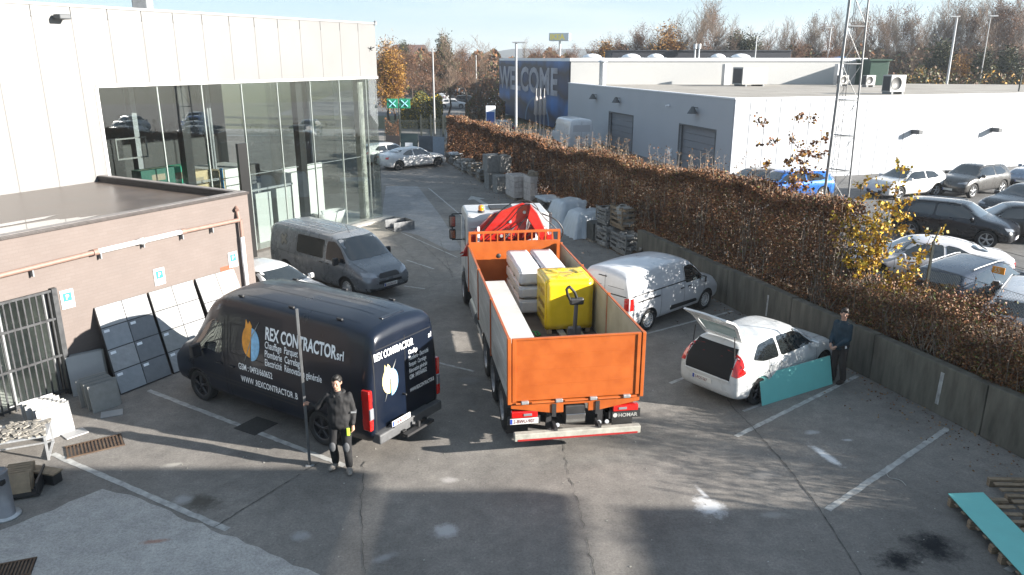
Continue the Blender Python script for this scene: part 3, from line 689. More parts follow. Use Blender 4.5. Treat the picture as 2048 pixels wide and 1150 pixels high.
# ---- passenger cars share a family of profiles
def hatch_st(Lf, Lr, w, h, hood=.95, nose=.72, zb=.2, rake=1, tail=1.02, belt=.93, roof0=.35, roof1=-1.3, wsbase=1.05, roofw=.56, tailx=None, deck=None):
    """Lf: front end x, Lr: rear end x (negative); h roof height"""
    W = w / 2
    st = [(Lr, zb + .2, W * .8, .55, W * .78, .75, W * .66, .82 if not deck else deck - .12, .0),
          (Lr + .05, zb + .08, W * .91, .52, W * .88, .82, W * .76, tail - .05 if not deck else deck - .03, .01),
          (Lr + .2, zb + .02, W * .97, .5, W * .93, belt, W * (.72 if not deck else .8), (tail + .17) if not deck else deck, .02)]
    if deck: st += [(Lr + .55, zb, W, .5, W * .95, belt, W * .74, deck + .04, .02), (Lr + 1.0, zb, W, .5, W * .95, belt, roofw * .97, h - .18, .03)]
    else: st += [(Lr + .42, zb, W, .5, W * .95, belt, roofw * .97, h - .1, .02)]
    st += [(roof1 + .55 if not deck else Lr + 1.75, zb, W, .5, W * .955, belt, roofw, h - .04, .03), (roof0 - .35, zb, W, .5, W * .955, belt - .01, roofw, h - .03, .03), (roof0, zb, W, .5, W * .95, belt - .02, roofw * .97, h - .07, .03),
           (wsbase - .1, zb, W, .5, W * .94, belt - .06, W * .8, hood + .04, .02), (wsbase + .08, zb, W, .5, W * .93, hood - .07, W * .78, hood - .01, .025), (Lf - .45, zb, W * .99, .5, W * .91, hood - .17, W * .74, hood - .1, .025),
           (Lf - .15, zb + .01, W * .93, .48, W * .84, nose - .08, W * .68, nose, .015), (Lf - .04, zb + .05, W * .8, .46, W * .74, nose - .18, W * .6, nose - .12, .01), (Lf, zb + .1, W * .64, .44, W * .6, .55, W * .48, .58, 0)]
    return st
def car_details(c, Lf, Lr, w, h, hood, nose, belt, roof0, roof1, wsbase, tl=None, grille=TRIM, deck=None, suv=False, body=None, lamps=(.64, .1), tailz=.82, plates=True, rearwin=True, roofp=None):
    W = w / 2
    zt = h - .12
    b = belt + .015
    # side glass: two panes per side
    c.decal('x', 'L', [(0, 1), (0.01, 1), (0, 1.01)], TRIM) if 0 else None
    rx = roof1 + .05 if not deck else Lr + 1.15
    mid = (roof0 + roof1) / 2 - .02
    f0 = wsbase - .2
    for ax in 'LR':
        c.decal('side_window', ax, [(f0, b), (mid + .04, b), (mid + .04, zt), (roof0 - .1, zt - .02), (roof0 + .12, zt - .09)], GLASSD, .009, round_=1)
        if deck: c.decal('side_window', ax, [(mid - .04, b), (rx + .25, b + .02), (rx, b + .1), (rx + .45, zt - .06), (mid - .04, zt)], GLASSD, .009, round_=1)
        else: c.decal('side_window', ax, [(mid - .04, b), (rx + .1, b + .02), (rx - .22, b + .1), (rx + .1, zt - .05), (mid - .04, zt)], GLASSD, .009, round_=1)
    c.decal('windscreen', 'F', [(-W * .8, hood + .05), (W * .8, hood + .05), (W * .66, h - .1), (-W * .66, h - .1)], GLASSD, .008, round_=1, res=.1)
    if rearwin:
        zr0 = (belt + .1) if not deck else deck + .1
        c.decal('rear_window', 'B', [(-W * .68, zr0), (W * .68, zr0), (W * .6, h - .13), (-W * .6, h - .13)], GLASSD, .008, round_=1, res=.1)
    c.decal('grille', 'F', [(-W * .5, .3), (W * .5, .3), (W * .56, .46), (-W * .56, .46)], grille, .008, round_=1)
    for sd in (1, -1):
        c.decal('headlight', 'F', [(sd * W * .5, lamps[0]), (sd * W * .5, lamps[0] + lamps[1] * .6), (sd * W * .88, lamps[0] + lamps[1] * 1.3), (sd * W * .9, lamps[0] + .02)], LAMPW, .018, res=.05, maxd=.5)
        c.decal('tail_light', 'B', tl and [(sd * a, z) for a, z in tl] or [(sd * W * .5, tailz - .06), (sd * W * .86, tailz - .05), (sd * W * .86, tailz + .1), (sd * W * .55, tailz + .07)], RED, .018, res=.05, maxd=.3)
    c.lines([(ax, p) for ax in 'LR' for p in ([(f0 + .1, b), (f0 + .12, .35), (f0, .27)], [(mid, b), (mid, .3)], [(roof1 + .35, b), (roof1 + .3, .75), (roof1 + .5, .42), (roof1 + .6, .3)], [(f0, .27), (roof1 + .6, .27)])] + [('T', [(wsbase + .12, -W * .7), (Lf - .25, -W * .6)]), ('T', [(wsbase + .12, W * .7), (Lf - .25, W * .6)])])
    c.handles([(ax, mid + .12, belt - .12) for ax in 'LR'] + [(ax, roof1 + .35 + .1, belt - .1) for ax in 'LR'], body)
    c.mirror(f0 - .12, belt + .02, body or TRIM)
    c.decal('front_bumper_intake', 'F', [(-W * .62, .22), (W * .62, .22), (W * .58, .3), (-W * .58, .3)], TRIM, .01)
# ------------------------------------------------------------------ 1. navy high-roof van with lettering
NAVY = mat('navy_van_paint', (.003, .006, .014), .3, 0, noise=.2, nscale=2, coat=.25, spec=.35)
LET = mat('lettering_white', (.85, .86, .86), .5)
st = [(-3.12, .5, .9, .8, .88, 1.7, .8, 2.34, .0), (-3.09, .42, .97, .8, .94, 1.7, .82, 2.46, .04), (-2.93, .36, 1.01, .8, .98, 1.75, .84, 2.54, .08), (-2, .33, 1.03, .8, .995, 1.75, .86, 2.6, .08), (0, .32, 1.04, .8, 1.0, 1.7, .86, 2.6, .08),
      (1.0, .32, 1.04, .8, .99, 1.66, .84, 2.55, .08), (1.45, .32, 1.03, .8, .97, 1.56, .8, 2.36, .08), (2.12, .32, 1.02, .78, .95, 1.34, .78, 1.54, .06), (2.3, .32, 1.01, .78, .92, 1.26, .78, 1.36, .05), (2.72, .34, .97, .75, .86, 1.07, .72, 1.16, .03), (2.92, .38, .86, .7, .78, .88, .66, .96, .01), (2.99, .46, .66, .66, .6, .72, .5, .76, 0)]
v = Car('delivery_van', 'dark navy high-roof van with white contractor lettering, parked beside the leaning tile boards', 'van', st, NAVY, (1.98, -1.77), .36, rim=RIM_D, low=(TRIM, .44), tw=.22)
for ax in 'LR':
    v.decal('side_window', ax, [(2.0, 1.34), (1.02, 1.34), (1.02, 1.98), (1.35, 2.02), (1.62, 1.84)], GLASSD, .008, round_=1)
v.decal('windscreen', 'F', [(-.8, 1.46), (.8, 1.46), (.74, 2.36), (-.74, 2.36)], GLASSD, .008, round_=1)
v.decal('grille', 'F', [(-.5, .7), (.5, .7), (.5, .92), (-.5, .92)], TRIM)
for sd in (1, -1):
    v.decal('headlight', 'F', [(sd * .52, .86), (sd * .9, .9), (sd * .88, 1.12), (sd * .66, 1.02)], LAMPW, .01)
# rear lamps: red - clear - red columns wrapping the rear corner
for sd in (1, -1):
    e = thing_part('tail_light', v.t, (-3.03, sd * .985, 1.08)); mb = MB(); mb.box((0, 0, .27), (.2, .1, .2), bev=.02); mb.box((0, 0, -.25), (.2, .1, .16), bev=.02); mb.box((0, 0, .0), (.19, .095, .8), bev=.02); mb.build('lens_red', RED, e)
    mb = MB(); mb.box((-.015, -sd * .005, -.06), (.19, .1, .22), bev=.01); mb.build('lens_clear', LAMPW, e)
v.decal('rear_window_dark', 'B', [(-.82, 1.35), (-.82, 2.12), (.82, 2.12), (.82, 1.35)], NAVY, .004) if 0 else None
v.lines([('L', [(2.05, 1.3), (2.1, .5)]), ('L', [(.95, 2.1), (.95, .42)]), ('L', [(.85, 2.2), (.82, .42)]), ('L', [(-.42, 2.15), (-.42, .42)]), ('L', [(-2.7, 2.12), (-.5, 2.12)]), ('L', [(-2.65, 1.42), (-2.65, 2.05), (-.5, 2.05), (-.5, 1.42), (-2.65, 1.42)]), ('L', [(.75, 1.42), (.75, 2.05), (-.35, 2.05), (-.35, 1.42), (.75, 1.42)]),
         ('R', [(.95, 2.1), (.95, .42)]), ('R', [(-.42, 2.15), (-.42, .42)]), ('B', [(0, .55), (0, 2.28)]), ('B', [(-.86, .6), (-.86, 2.2), (.86, 2.2), (.86, .6)]), ('B', [(-.86, .62), (.86, .62)])], w=.014)
v.lines([('T', [(.6, y), (-2.6, y)]) for y in (-.62, -.2, .2, .62)], 'roof_ribs', NAVY, .05)
v.lines([('L', [(2.0, .72), (-1.2, .72)]), ('L', [(2.0, .8), (-1.2, .8)])], 'side_moulding', TRIM, .03)
v.handles([('L', 1.12, 1.12), ('L', .72, 1.12), ('B', .1, 1.1)])
v.mirror(1.72, 1.28, TRIM, (.12, .24, .3))
for sd in (-1, 1):
    for x in (.6, -.9, -2.2):
        p = v.cast('T', x, sd * .72, .0); mb = MB(); mb.box(p + Vector((0, 0, .02)), (.14, .05, .04), bev=.01); mb.build('roof_rail_mount', TRIM, v.t)
mb = MB(); p = v.cast('T', -2.55, 0, 0); mb.box(p + Vector((-.28, 0, -.06)), (.1, .62, .08), bev=.02); mb.build('high_brake_light_housing', NAVY, v.t)
mb = MB(); mb.box(p + Vector((-.335, 0, -.06)), (.02, .34, .04), bev=.008); mb.build('high_brake_light', RED, v.t)
BUMP = mat('bumper_grey', (.07, .072, .075), .6, noise=.2)
mb = MB(); mb.box((-3.14, 0, .5), (.22, 1.84, .2), bev=.03); mb.box((-3.18, 0, .61), (.2, 1.1, .03), bev=.01); mb.build('rear_bumper', BUMP, v.t)
mb = MB(); mb.box((-3.40, 0, .42), (.12, .8, .05)); mb.tube((-3.20, 0, .42), (-3.40, 0, .42), .035, n=8); mb.tube((-3.40, 0, .42), (-3.40, 0, .52), .025, n=8); mb.tube((-3.40, -.0, .5), (-3.40, 0, .56), .032, n=8); mb.box((-3.26, .3, .4), (.1, .1, .12)); mb.box((-3.26, -.32, .4), (.1, .08, .12)); mb.build('tow_bar', TRIM, v.t)
v.plate('B', .32, .68, '2-BHK-264', x=-3.245)
mb = MB(); 
# side lettering (reads towards the rear on the left side)
v.text('L', 'REX CONTRACTOR', -.33, 1.92, .35, LET, .03, .62)
v.text('L', 'srl', -2.3, 1.92, .25, LET, .02, .75)
for i, s_ in enumerate(('Chauffage  Parquet', 'Plomberie  Carrelage', 'Electricité  Rénovation générale')):
    v.text('L', s_, -.33, 1.74 - .18 * i, .2, LET, .012, .62)
v.text('L', 'GSM : 0493/660652', .5, 1.13, .19, LET, .014, .68)
v.text('L', 'WWW .REXCONTRACTOR .B', .45, .86, .19, LET, .014, .66)
# flame / drop emblem
EMO = mat('emblem_orange', (.75, .3, .03), .5, noise=.3, nscale=6); EMB = mat('emblem_blue', (.25, .5, .72), .5, noise=.3, nscale=7); EMG = mat('emblem_grey', (.3, .3, .28), .5)
def emblem(ax, cx, cz, s_, m1=EMO, m2=EMB):
    fl = 1 if ax in 'R' else -1
    if ax == 'B': fl = -1
    L_, R_ = [], []
    n = 18
    for i in range(n + 1):
        a = math.pi / 2 + math.pi * i / n; L_.append((cx + fl * math.cos(a) * s_ * .72, cz + math.sin(a) * s_ * (1 if a < math.pi else 1)))
        b = -math.pi / 2 + math.pi * i / n; R_.append((cx + fl * (math.cos(b) * s_ * .72 + .04), cz - .06 + math.sin(b) * s_))
    L_ = [(cx + fl * (.12 * s_), cz + s_ * .95), (cx - fl * .1 * s_, cz + s_ * 1.2), (cx - fl * .22 * s_, cz + s_ * .98), (cx - fl * .42 * s_, cz + s_ * 1.25), (cx - fl * .46 * s_, cz + s_ * .85)] + L_[4:] 
    v.decal('emblem_flame', ax, L_, m1, .007, .1); v.decal('emblem_drop', ax, R_, m2, .0085, .1)
    v.decal('emblem_bolt', ax, [(cx + fl * s_ * .75, cz + s_ * 1.3), (cx - fl * .05 * s_, cz - .05), (cx + fl * .05 * s_, cz - .05), (cx - fl * s_ * .55, cz - s_ * 1.45), (cx + fl * .12 * s_, cz + .07), (cx + fl * .02 * s_, cz + .07)], EMG, .011, .1)
emblem('L', .12, 1.78, .34)
v.text('B', 'REX CONTRACTOR', .84, 2.0, .2, LET, .02, .6)
v.text('B', 'srl', -.70, 2.0, .15, LET, .02, .6)
emblem('B', .46, 1.52, .27, mat('emblem_cream', (.6, .5, .25), .5, noise=.3, nscale=6), EMB)
for i, s_ in enumerate(('Chauffage', 'Plomberie - Electricité', 'Parquet - Carrelage', 'Rénovation générale', 'GSM : 0493/660652')):
    v.text('B', s_, -.1, 1.84 - .13 * i, .125, LET, .014, .52)
v.text('B', 'WWW.REXCONTRACTOR.B', -.1, 1.05, .11, LET, .012, .52)
FL_, RL_ = G(402, 800), G(650, 892)
def place_by_wheels(c, front_px, rear_px, side, wf, wr, z=0, w=None):
    """wheel contact pixels of the visible side -> location and heading"""
    a = G(*front_px, z); b = G(*rear_px, z); h = (a - b).xy.normalized(); mid = (a + b).xy / 2; n = Vector((-h.y, h.x)) * (1 if side == 'L' else -1)
    W = w or c.w; c0 = mid - n * (W - .06) - h * (wf + wr) / 2; c.put(c0.x, c0.y, math.atan2(h.y, h.x), z)
    print(c.t.name, 'wheelbase px', (a - b).length, 'want', wf - wr, 'at', c0[:], math.degrees(math.atan2(h.y, h.x)))
place_by_wheels(v, (402, 800), (650, 892), 'L', 1.98, -1.77)

# ------------------------------------------------------------------ 2. grey crew van
GREYV = paint('grey_van_paint', (.16, .172, .187), .3, .28)
st = [(-2.65, .42, .84, .7, .82, 1.25, .74, 1.72, 0), (-2.6, .34, .92, .7, .88, 1.25, .76, 1.8, .02), (-2.4, .28, .955, .7, .92, 1.22, .78, 1.86, .04), (-1, .26, .96, .7, .93, 1.2, .78, 1.88, .05), (.6, .26, .96, .7, .93, 1.18, .76, 1.87, .05),
      (1.0, .26, .96, .7, .92, 1.15, .74, 1.78, .05), (1.72, .26, .96, .7, .9, 1.1, .78, 1.24, .05), (1.9, .26, .95, .68, .88, 1.04, .78, 1.13, .04), (2.35, .28, .92, .62, .84, .88, .72, .98, .03), (2.55, .32, .84, .58, .76, .74, .64, .84, .01), (2.65, .38, .66, .54, .6, .62, .5, .68, 0)]
c = Car('crew_van', 'metallic grey crew van with a cross emblem, parked in front of the glass hall', 'van', st, GREYV, (1.62, -1.65), .34, rim=RIM_W, rim_style='steel', tw=.2)
for ax in 'LR':
    c.decal('side_window', ax, [(1.62, 1.12), (.62, 1.12), (.62, 1.68), (.95, 1.7), (1.2, 1.55)], GLASSD, .008, round_=1)
    c.decal('side_window', ax, [(.48, 1.12), (-.98, 1.12), (-.98, 1.7), (.48, 1.7)], GLASSD, .008, round_=1)
c.decal('windscreen', 'F', [(-.8, 1.22), (.8, 1.22), (.7, 1.78), (-.7, 1.78)], GLASSD, .008, round_=1)
c.decal('grille', 'F', [(-.42, .72), (.42, .72), (.36, .86), (-.36, .86)], TRIM, .012, round_=1); c.decal('lower_grille', 'F', [(-.45, .56), (.45, .56), (.45, .64), (-.45, .64)], TRIM, .012)
c.decal('front_bumper', 'F', [(-.8, .3), (.8, .3), (.86, .48), (.5, .42), (-.5, .42), (-.86, .48)], TRIM, .014)
for sd in (1, -1): c.decal('headlight', 'F', [(sd * .45, .74), (sd * .5, .88), (sd * .84, .94), (sd * .86, .82)], LAMPW, .012)
c.lines([(ax, p) for ax in 'LR' for p in ([(.55, 1.75), (.55, .32)], [(-1.05, 1.75), (-1.05, .5)], [(1.68, 1.1), (1.5, .9), (1.45, .32)])] + [('R', [(-1.05, 1.02), (-2.2, 1.05)]), ('T', [(1.85, -.78), (2.4, -.68)]), ('T', [(1.85, .78), (2.4, .68)])])
c.lines([('T', [(.4, y), (-2.3, y)]) for y in (-.55, -.35, 0, .35, .55)] + [('T', [(x, -.6), (x, .6)]) for x in (.5, -.8)], 'roof_ribs', STEEL, .035)
c.handles([('R', .72, 1.0), ('R', .38, 1.0), ('L', .72, 1.0)]); c.mirror(1.3, 1.14, TRIM, (.12, .2, .24)); c.plate('F', 0, .5, '2-CCW-119')
# cross emblem on the rear flank
for k, ang in enumerate((55, 145)):
    a = R(ang); cx, cz = -1.75, 1.42; d = Vector((math.cos(a), math.sin(a))); q = Vector((-d.y, d.x)); P = Vector((cx, cz))
    c.decal('cross_emblem', 'R', [P + d * .21 + q * .07, P - d * .21 + q * .07, P - d * .21 - q * .07, P + d * .21 - q * .07], mat('emblem_dark_outline', (.03, .03, .03), .5), .006 + k * .001)
    c.decal('cross_emblem', 'R', [P + d * .19 + q * .05, P - d * .19 + q * .05, P - d * .19 - q * .05, P + d * .19 - q * .05], mat('emblem_bronze', (.17, .165, .14), .4), .008 + k * .001)
mb = MB(); p = c.cast('T', .85, -.1, 0); mb.tube(p, p + Vector((-.2, 0, .22)), .008, n=5); mb.build('aerial', TRIM, c.t)
h = R(-41); fw = G(696, 597); hx, hy = math.cos(h), math.sin(h); nx, ny = -hy, hx       # right side visible
c.put(fw.x - hx * 1.62 + nx * .9, fw.y - hy * 1.62 + ny * .9, h)

# ------------------------------------------------------------------ 3. white high-roof small van
WVAN = paint('white_van_paint', (.5, .51, .53), 0, .3)
st = [(-2.38, .46, .82, .7, .82, 1.2, .74, 1.62, 0), (-2.34, .36, .9, .7, .88, 1.2, .76, 1.74, .03), (-2.15, .27, .925, .7, .91, 1.2, .78, 1.84, .06), (-1, .25, .93, .7, .91, 1.18, .78, 1.88, .07), (.2, .25, .93, .7, .91, 1.15, .75, 1.84, .07),
      (.65, .25, .93, .7, .9, 1.12, .71, 1.74, .06), (1.42, .25, .93, .7, .88, 1.04, .74, 1.2, .05), (1.6, .25, .92, .68, .86, .98, .74, 1.1, .04), (2.05, .27, .88, .6, .8, .84, .68, .98, .03), (2.28, .31, .78, .56, .7, .72, .6, .82, .01), (2.37, .38, .6, .52, .55, .6, .45, .66, 0)]
c = Car('small_van', 'white small panel van with a dark stripe below its raised roof, parked beside the truck', 'van', st, WVAN, (1.48, -1.43), .33, rim=RIM_W, rim_style='steel')
for ax in 'LR': c.decal('side_window', ax, [(1.35, 1.1), (.3, 1.12), (.3, 1.62), (.7, 1.62), (.95, 1.48)], GLASSD, .008, round_=1)
c.decal('windscreen', 'F', [(-.76, 1.18), (.76, 1.18), (.66, 1.7), (-.66, 1.7)], GLASSD, .008, round_=1)
c.lines([('R', [(.35, 1.2), (-2.25, 1.2)]), ('B', [(-.82, 1.2), (.82, 1.2)]), ('L', [(.35, 1.2), (-2.25, 1.2)])], 'roof_joint_stripe', TRIM, .035)
c.lines([('R', [(-.95, 1.0), (-2.0, 1.0)])], 'sliding_door_rail', TRIM, .05)
c.lines([('R', [(.25, 1.7), (.25, .32)]), ('R', [(-.9, 1.2), (-.9, .32)]), ('B', [(0, .5), (0, 1.8)]), ('R', [(1.4, 1.05), (1.3, .8), (1.2, .32)]), ('B', [(-.8, .42), (.8, .42)]), ('B', [(.12, 1.42), (.7, 1.42)]), ('B', [(-.12, 1.42), (-.7, 1.42)])])
c.decal('side_protector', 'R', [(.95, .42), (.9, .52), (-.4, .56), (-.45, .42)], TRIM, .014, round_=1)
for sd in (1, -1):
    c.decal('tail_light', 'B', [(sd * .74, .8), (sd * .88, .8), (sd * .87, 1.18), (sd * .74, 1.16)], RED, .02)
    c.decal('headlight', 'F', [(sd * .42, .72), (sd * .45, .86), (sd * .74, .9), (sd * .76, .8)], LAMPW, .012)
for ax in 'LR': c.decal('tail_light', ax, [(-2.33, .8), (-2.2, .8), (-2.2, 1.16), (-2.3, 1.16)], RED, .012, res=.06)
mb = MB(); mb.box((-2.36, 0, .42), (.2, 1.74, .26), bev=.05); mb.build('rear_bumper', TRIM, c.t)
c.handles([('R', .5, 1.0), ('R', .12, 1.0), ('B', .1, 1.0)]); c.mirror(1.1, 1.1, TRIM, (.1, .18, .2)); c.plate('B', 0, .62, None)
mb = MB(); p = c.cast('B', .1, 1.68, .01); mb.box(p, (.03, .3, .03), bev=.01); mb.build('high_brake_light', TRIM, c.t)
place_by_wheels(c, (1412, 618), (1296, 662), 'R', 1.48, -1.43); c.t.scale = (.96, .95, .94)

# ------------------------------------------------------------------ 4. white hatchback with open tailgate
WCAR = paint('white_car_paint', (.52, .53, .53), 0, .28)
Lf, Lr, w_, h_ = 2.02, -2.0, 1.69, 1.47
st = hatch_st(Lf, Lr, w_, h_, hood=.98, nose=.74, tail=.98, belt=.94, roof0=.3, roof1=-1.25, wsbase=1.02, roofw=.55)
c = Car('hatchback', 'white hatchback with its tailgate raised and the turquoise board against its side', 'car', st, WCAR, (1.28, -1.23), .31, rim=RIM_D)
car_details(c, Lf, Lr, w_, h_, .98, .74, .94, .3, -1.25, 1.02, body=WCAR, rearwin=False, tl=[(.62, .8), (.74, .78), (.7, 1.0), (.64, 1.16), (.6, 1.16)], tailz=.9)
for ax in 'LR': c.decal('tail_light', ax, [(-1.97, .78), (-1.76, .86), (-1.72, 1.1), (-1.74, 1.24), (-1.86, 1.2), (-1.93, 1.0)], RED, .016, res=.05)
# boot opening: near-black panel for its inner shade on the closed body, plus things
BOOT = mat('boot_shade', (.008, .008, .009), .9)
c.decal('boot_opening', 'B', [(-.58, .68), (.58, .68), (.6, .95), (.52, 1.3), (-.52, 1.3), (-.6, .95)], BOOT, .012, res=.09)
mb = MB(); r_ = random.Random(4)
for i in range(5): mb.box((-1.86 + r_.uniform(-.0, .02), r_.uniform(-.4, .4), .78 + r_.uniform(0, .1)), (.12, .14, .1), r_.uniform(0, 1), bev=.02)
mb.build('tool_bag', mat('boot_bag', (.03, .03, .035), .8), c.t)
mb = MB(); mb.box((-1.97, -.12, .8), (.05, .1, .12), bev=.02); mb.build('white_bottle', WHITE, c.t)
mb = MB(); mb.box((-2.0, 0, .655), (.07, 1.18, .05), bev=.012); mb.build('boot_sill', WCAR, c.t)
c.plate('B', .12, .52, '2-FOS-567')
# raised tailgate: a framed door with window, hinged at the roof's rear edge
tg = thing_part('tailgate', c.t, (-1.5, 0, 1.43)); tg.rotation_euler = (0, R(48), 0)
def gate(pts_out, pts_in, th, z0):
    mb = MB(); n = len(pts_out)
    for a, b, zz in ((pts_out, pts_in, z0), (pts_out, pts_in, z0 - th)):
        mb.add([(*p[:2], zz + p[2]) for p in a] + [(*p[:2], zz + p[2]) for p in b], [(i, (i + 1) % n, n + (i + 1) % n, n + i) for i in range(n)])
    for P in (pts_out, pts_in): mb.add([(*p[:2], z0 + p[2]) for p in P] + [(*p[:2], z0 - th + p[2]) for p in P], [(i, (i + 1) % n, n + (i + 1) % n, n + i) for i in range(n)])
    return mb
po = [(0, .5, .0), (0, -.5, .0), (-.55, -.6, .03), (-.75, -.62, .0), (-.98, -.56, -.1), (-1.02, 0, -.1), (-.98, .56, -.1), (-.75, .62, 0), (-.55, .6, .03)]
pi_ = [(-.1, .42, .0), (-.1, -.42, .0), (-.4, -.49, .02), (-.5, -.5, .02), (-.53, -.3, .02), (-.54, 0, .02), (-.53, .3, .02), (-.5, .5, .02), (-.4, .49, .02)]
gate(po, pi_, .045, 0).build('door_shell', WCAR, tg, bev=.008)
mb = MB(); mb.quad([(-.1, .42, -.02), (-.1, -.42, -.02), (-.5, -.5, -.0), (-.54, 0, -.0), (-.5, .5, -.0)]); mb.build('rear_window', mat('clear_car_glass', (.25, .33, .33), .05, spec=.8), tg)
mb = MB(); mb.box((-.74, 0, -.05), (.2, .5, .02), bev=.008); mb.build('inner_handle_recess', mat('gate_lining', (.3, .3, .3), .7), tg)
for sd in (1, -1):
    mb = MB(); mb.tube((-1.85, sd * .56, 1.12), (-1.85, sd * .52, 1.62), .012, n=6); mb.build('gas_strut', TRIM, c.t)
mb = MB(); mb.box((-.45, 0, .05), (.03, .5, .02)); mb.build('wiper', TRIM, tg)
a = G(1512, 808); h = R(38); hx, hy = math.cos(h), math.sin(h); nx, ny = -hy, hx
FI = c; c.put(a.x + hx * 1.23 + nx * .78, a.y + hy * 1.23 + ny * .78, h)

# ------------------------------------------------------------------ 5. white saloon behind the navy van
WS = paint('pearl_white_paint', (.5, .5, .5), 0, .25)
Lf, Lr, w_, h_ = 2.35, -2.35, 1.85, 1.43
st = hatch_st(Lf, Lr, w_, h_, hood=.95, nose=.7, tail=1.0, belt=.92, roof0=.35, roof1=-1.2, wsbase=1.15, roofw=.58, deck=1.05)
c = Car('saloon_car', 'white low saloon half hidden between the brick corner and the navy van', 'car', st, WS, (1.45, -1.42), .34)
car_details(c, Lf, Lr, w_, h_, .95, .7, .92, .35, -1.2, 1.15, body=WS, deck=1.05)
a = G(634, 600, .72); h = R(-36); c.put(a.x - math.cos(h) * 2.1 - math.sin(h) * -.2, a.y - math.sin(h) * 2.1 - math.cos(h) * .2 * -1, h)
# ------------------------------------------------------------------ the tipper / crane truck with orange tailgate
ORA = mat('orange_paint', (.3, .062, .007), .45, noise=.12, nscale=2.6, col2=(.4, .095, .013), coat=.15, bump=.08, bscale=3)
REDP = mat('crane_red', (.4, .012, .008), .35, noise=.25, nscale=3, coat=.5)
ALW = mat('worn_white_board', (.22, .215, .2), .55, noise=.3, nscale=1.3, col2=(.5, .49, .46), detail=10, stretch=(.5, 1, 1.6))
ALG = mat('worn_board_inside', (.3, .26, .17), .7, noise=.3, nscale=1.8, col2=(.45, .4, .29))
CHAS = mat('chassis_black', (.02, .02, .021), .6, noise=.3, nscale=6)
DECK = mat('deck_plywood', (.07, .05, .038), .7, noise=.5, nscale=2, col2=(.13, .1, .08), detail=9)
tr = thing('flatbed_truck', 'white flatbed lorry with orange tailgate and headboard and a folded red crane behind its cab', 'truck', (1.2, 13.22, 0), R(98.8))
BL, BW, DZ_ = 7.3, 1.27, 1.2
mb = MB(); mb.box((BL / 2 + .02, 0, DZ_ - .07), (BL - .1, 2 * BW - .04, .13)); mb.build('deck', DECK, tr)
mb = MB(); mb.box((0, 0, 1.76), (.045, 2 * BW - .1, 1.24), bev=.006)
for y in (-BW + .09, BW - .09): mb.box((-.03, y, 1.76), (.03, .07, 1.24), bev=.005)
mb.box((-.028, 0, 2.365), (.03, 2 * BW - .24, .035), bev=.005)
for z_ in (1.45, 1.75, 2.05): mb.box((-.0235, 0, z_), (.004, 2 * BW - .26, .012))
tgt = mb.build('tailgate', ORA, tr)
mb = MB()
for y in (-.98, -.33, .33, .98): 
    k = MB(); k.box((-.05, y, 1.12), (.06, .14, .06), bev=.01); k.build('hinge', STEEL, tgt)
# skirt below
mb = MB(); mb.prism([(-BW + .03, 1.12), (BW - .03, 1.12), (BW - .03, 1.0), (.45, .86), (.24, .86), (.24, 1.02), (-.24, 1.02), (-.24, .86), (-.45, .86), (-BW + .03, 1.0)], -.03, .02, 'x'); mb.build('rear_skirt', ORA, tr, bev=.006)
for y0, y1 in ((-1.15, -1.05), (-.85, -.42), (-.22, .22), (.42, .85), (1.06, 1.15)):
    k = MB(); k.tube((-.055, y0, 1.105), (-.055, y1, 1.105), .02, n=8); k.build('hinge_bar', ORA, tgt)
# corner posts + side boards (three drop sides a side)
mb = MB(); mb.box((.0, BW, 1.74), (.11, .07, 1.3), bev=.008); mb.build('corner_post', ORA, tr); mb = MB(); mb.box((.0, -BW, 1.74), (.11, .07, 1.3), bev=.008); mb.build('corner_post', ORA, tr)
for sd in (1, -1):
    y = sd * BW
    for i in range(3):
        x0 = .07 + i * 2.4; x1 = x0 + 2.34; h1 = 2.36
        e = thing_part('side_board', tr, (0, 0, 0))
        mb = MB(); mb.box(((x0 + x1) / 2, y, (DZ_ - .05 + h1) / 2), (x1 - x0, .04, h1 - DZ_ + .05)); 
        for q in range(4): mb.box(((x0 + x1) / 2, y + sd * .022, DZ_ + .1 + q * .28), (x1 - x0 - .04, .006, .03))
        mb.build('panel', ALW, e, bev=.004)
        k = MB(); k.box(((x0 + x1) / 2, y - sd * .0225, (DZ_ + h1) / 2), (x1 - x0 - .05, .004, h1 - DZ_ - .05)); k.build('inner_lining', ALG, e)
        k = MB(); k.box(((x0 + x1) / 2, y, h1 + .012), (x1 - x0, .05, .024), bev=.004); k.build('top_rim', ORA, e)
        k = MB(); k.box((x1 + .03, y + sd * .01, (DZ_ - .1 + h1) / 2 + .02), (.055, .07, h1 - DZ_ + .14), bev=.006); k.build('stanchion', ORA, e)
# headboard with slotted top
mb = MB(); X = BL + .06; mb.box((X, 0, 1.83), (.06, 2 * BW, 1.26), bev=.006); mb.box((X, 0, 2.72), (.06, 2 * BW, .07), bev=.006)
n = 13
for i in range(n + 1): y = -BW + .03 + (2 * BW - .06) * i / n; mb.box((X, y, 2.575), (.05, .035 if 0 < i < n else .07, .25))
mb.build('headboard', ORA, tr)
mb = MB(); mb.lathe([(0, 0), (.06, 0), (.07, .015), (.05, .02), (.02, .01)], (X - .04, .45, 2.06), 14, 'x'); mb.build('lashing_ring', CHAS, tr)
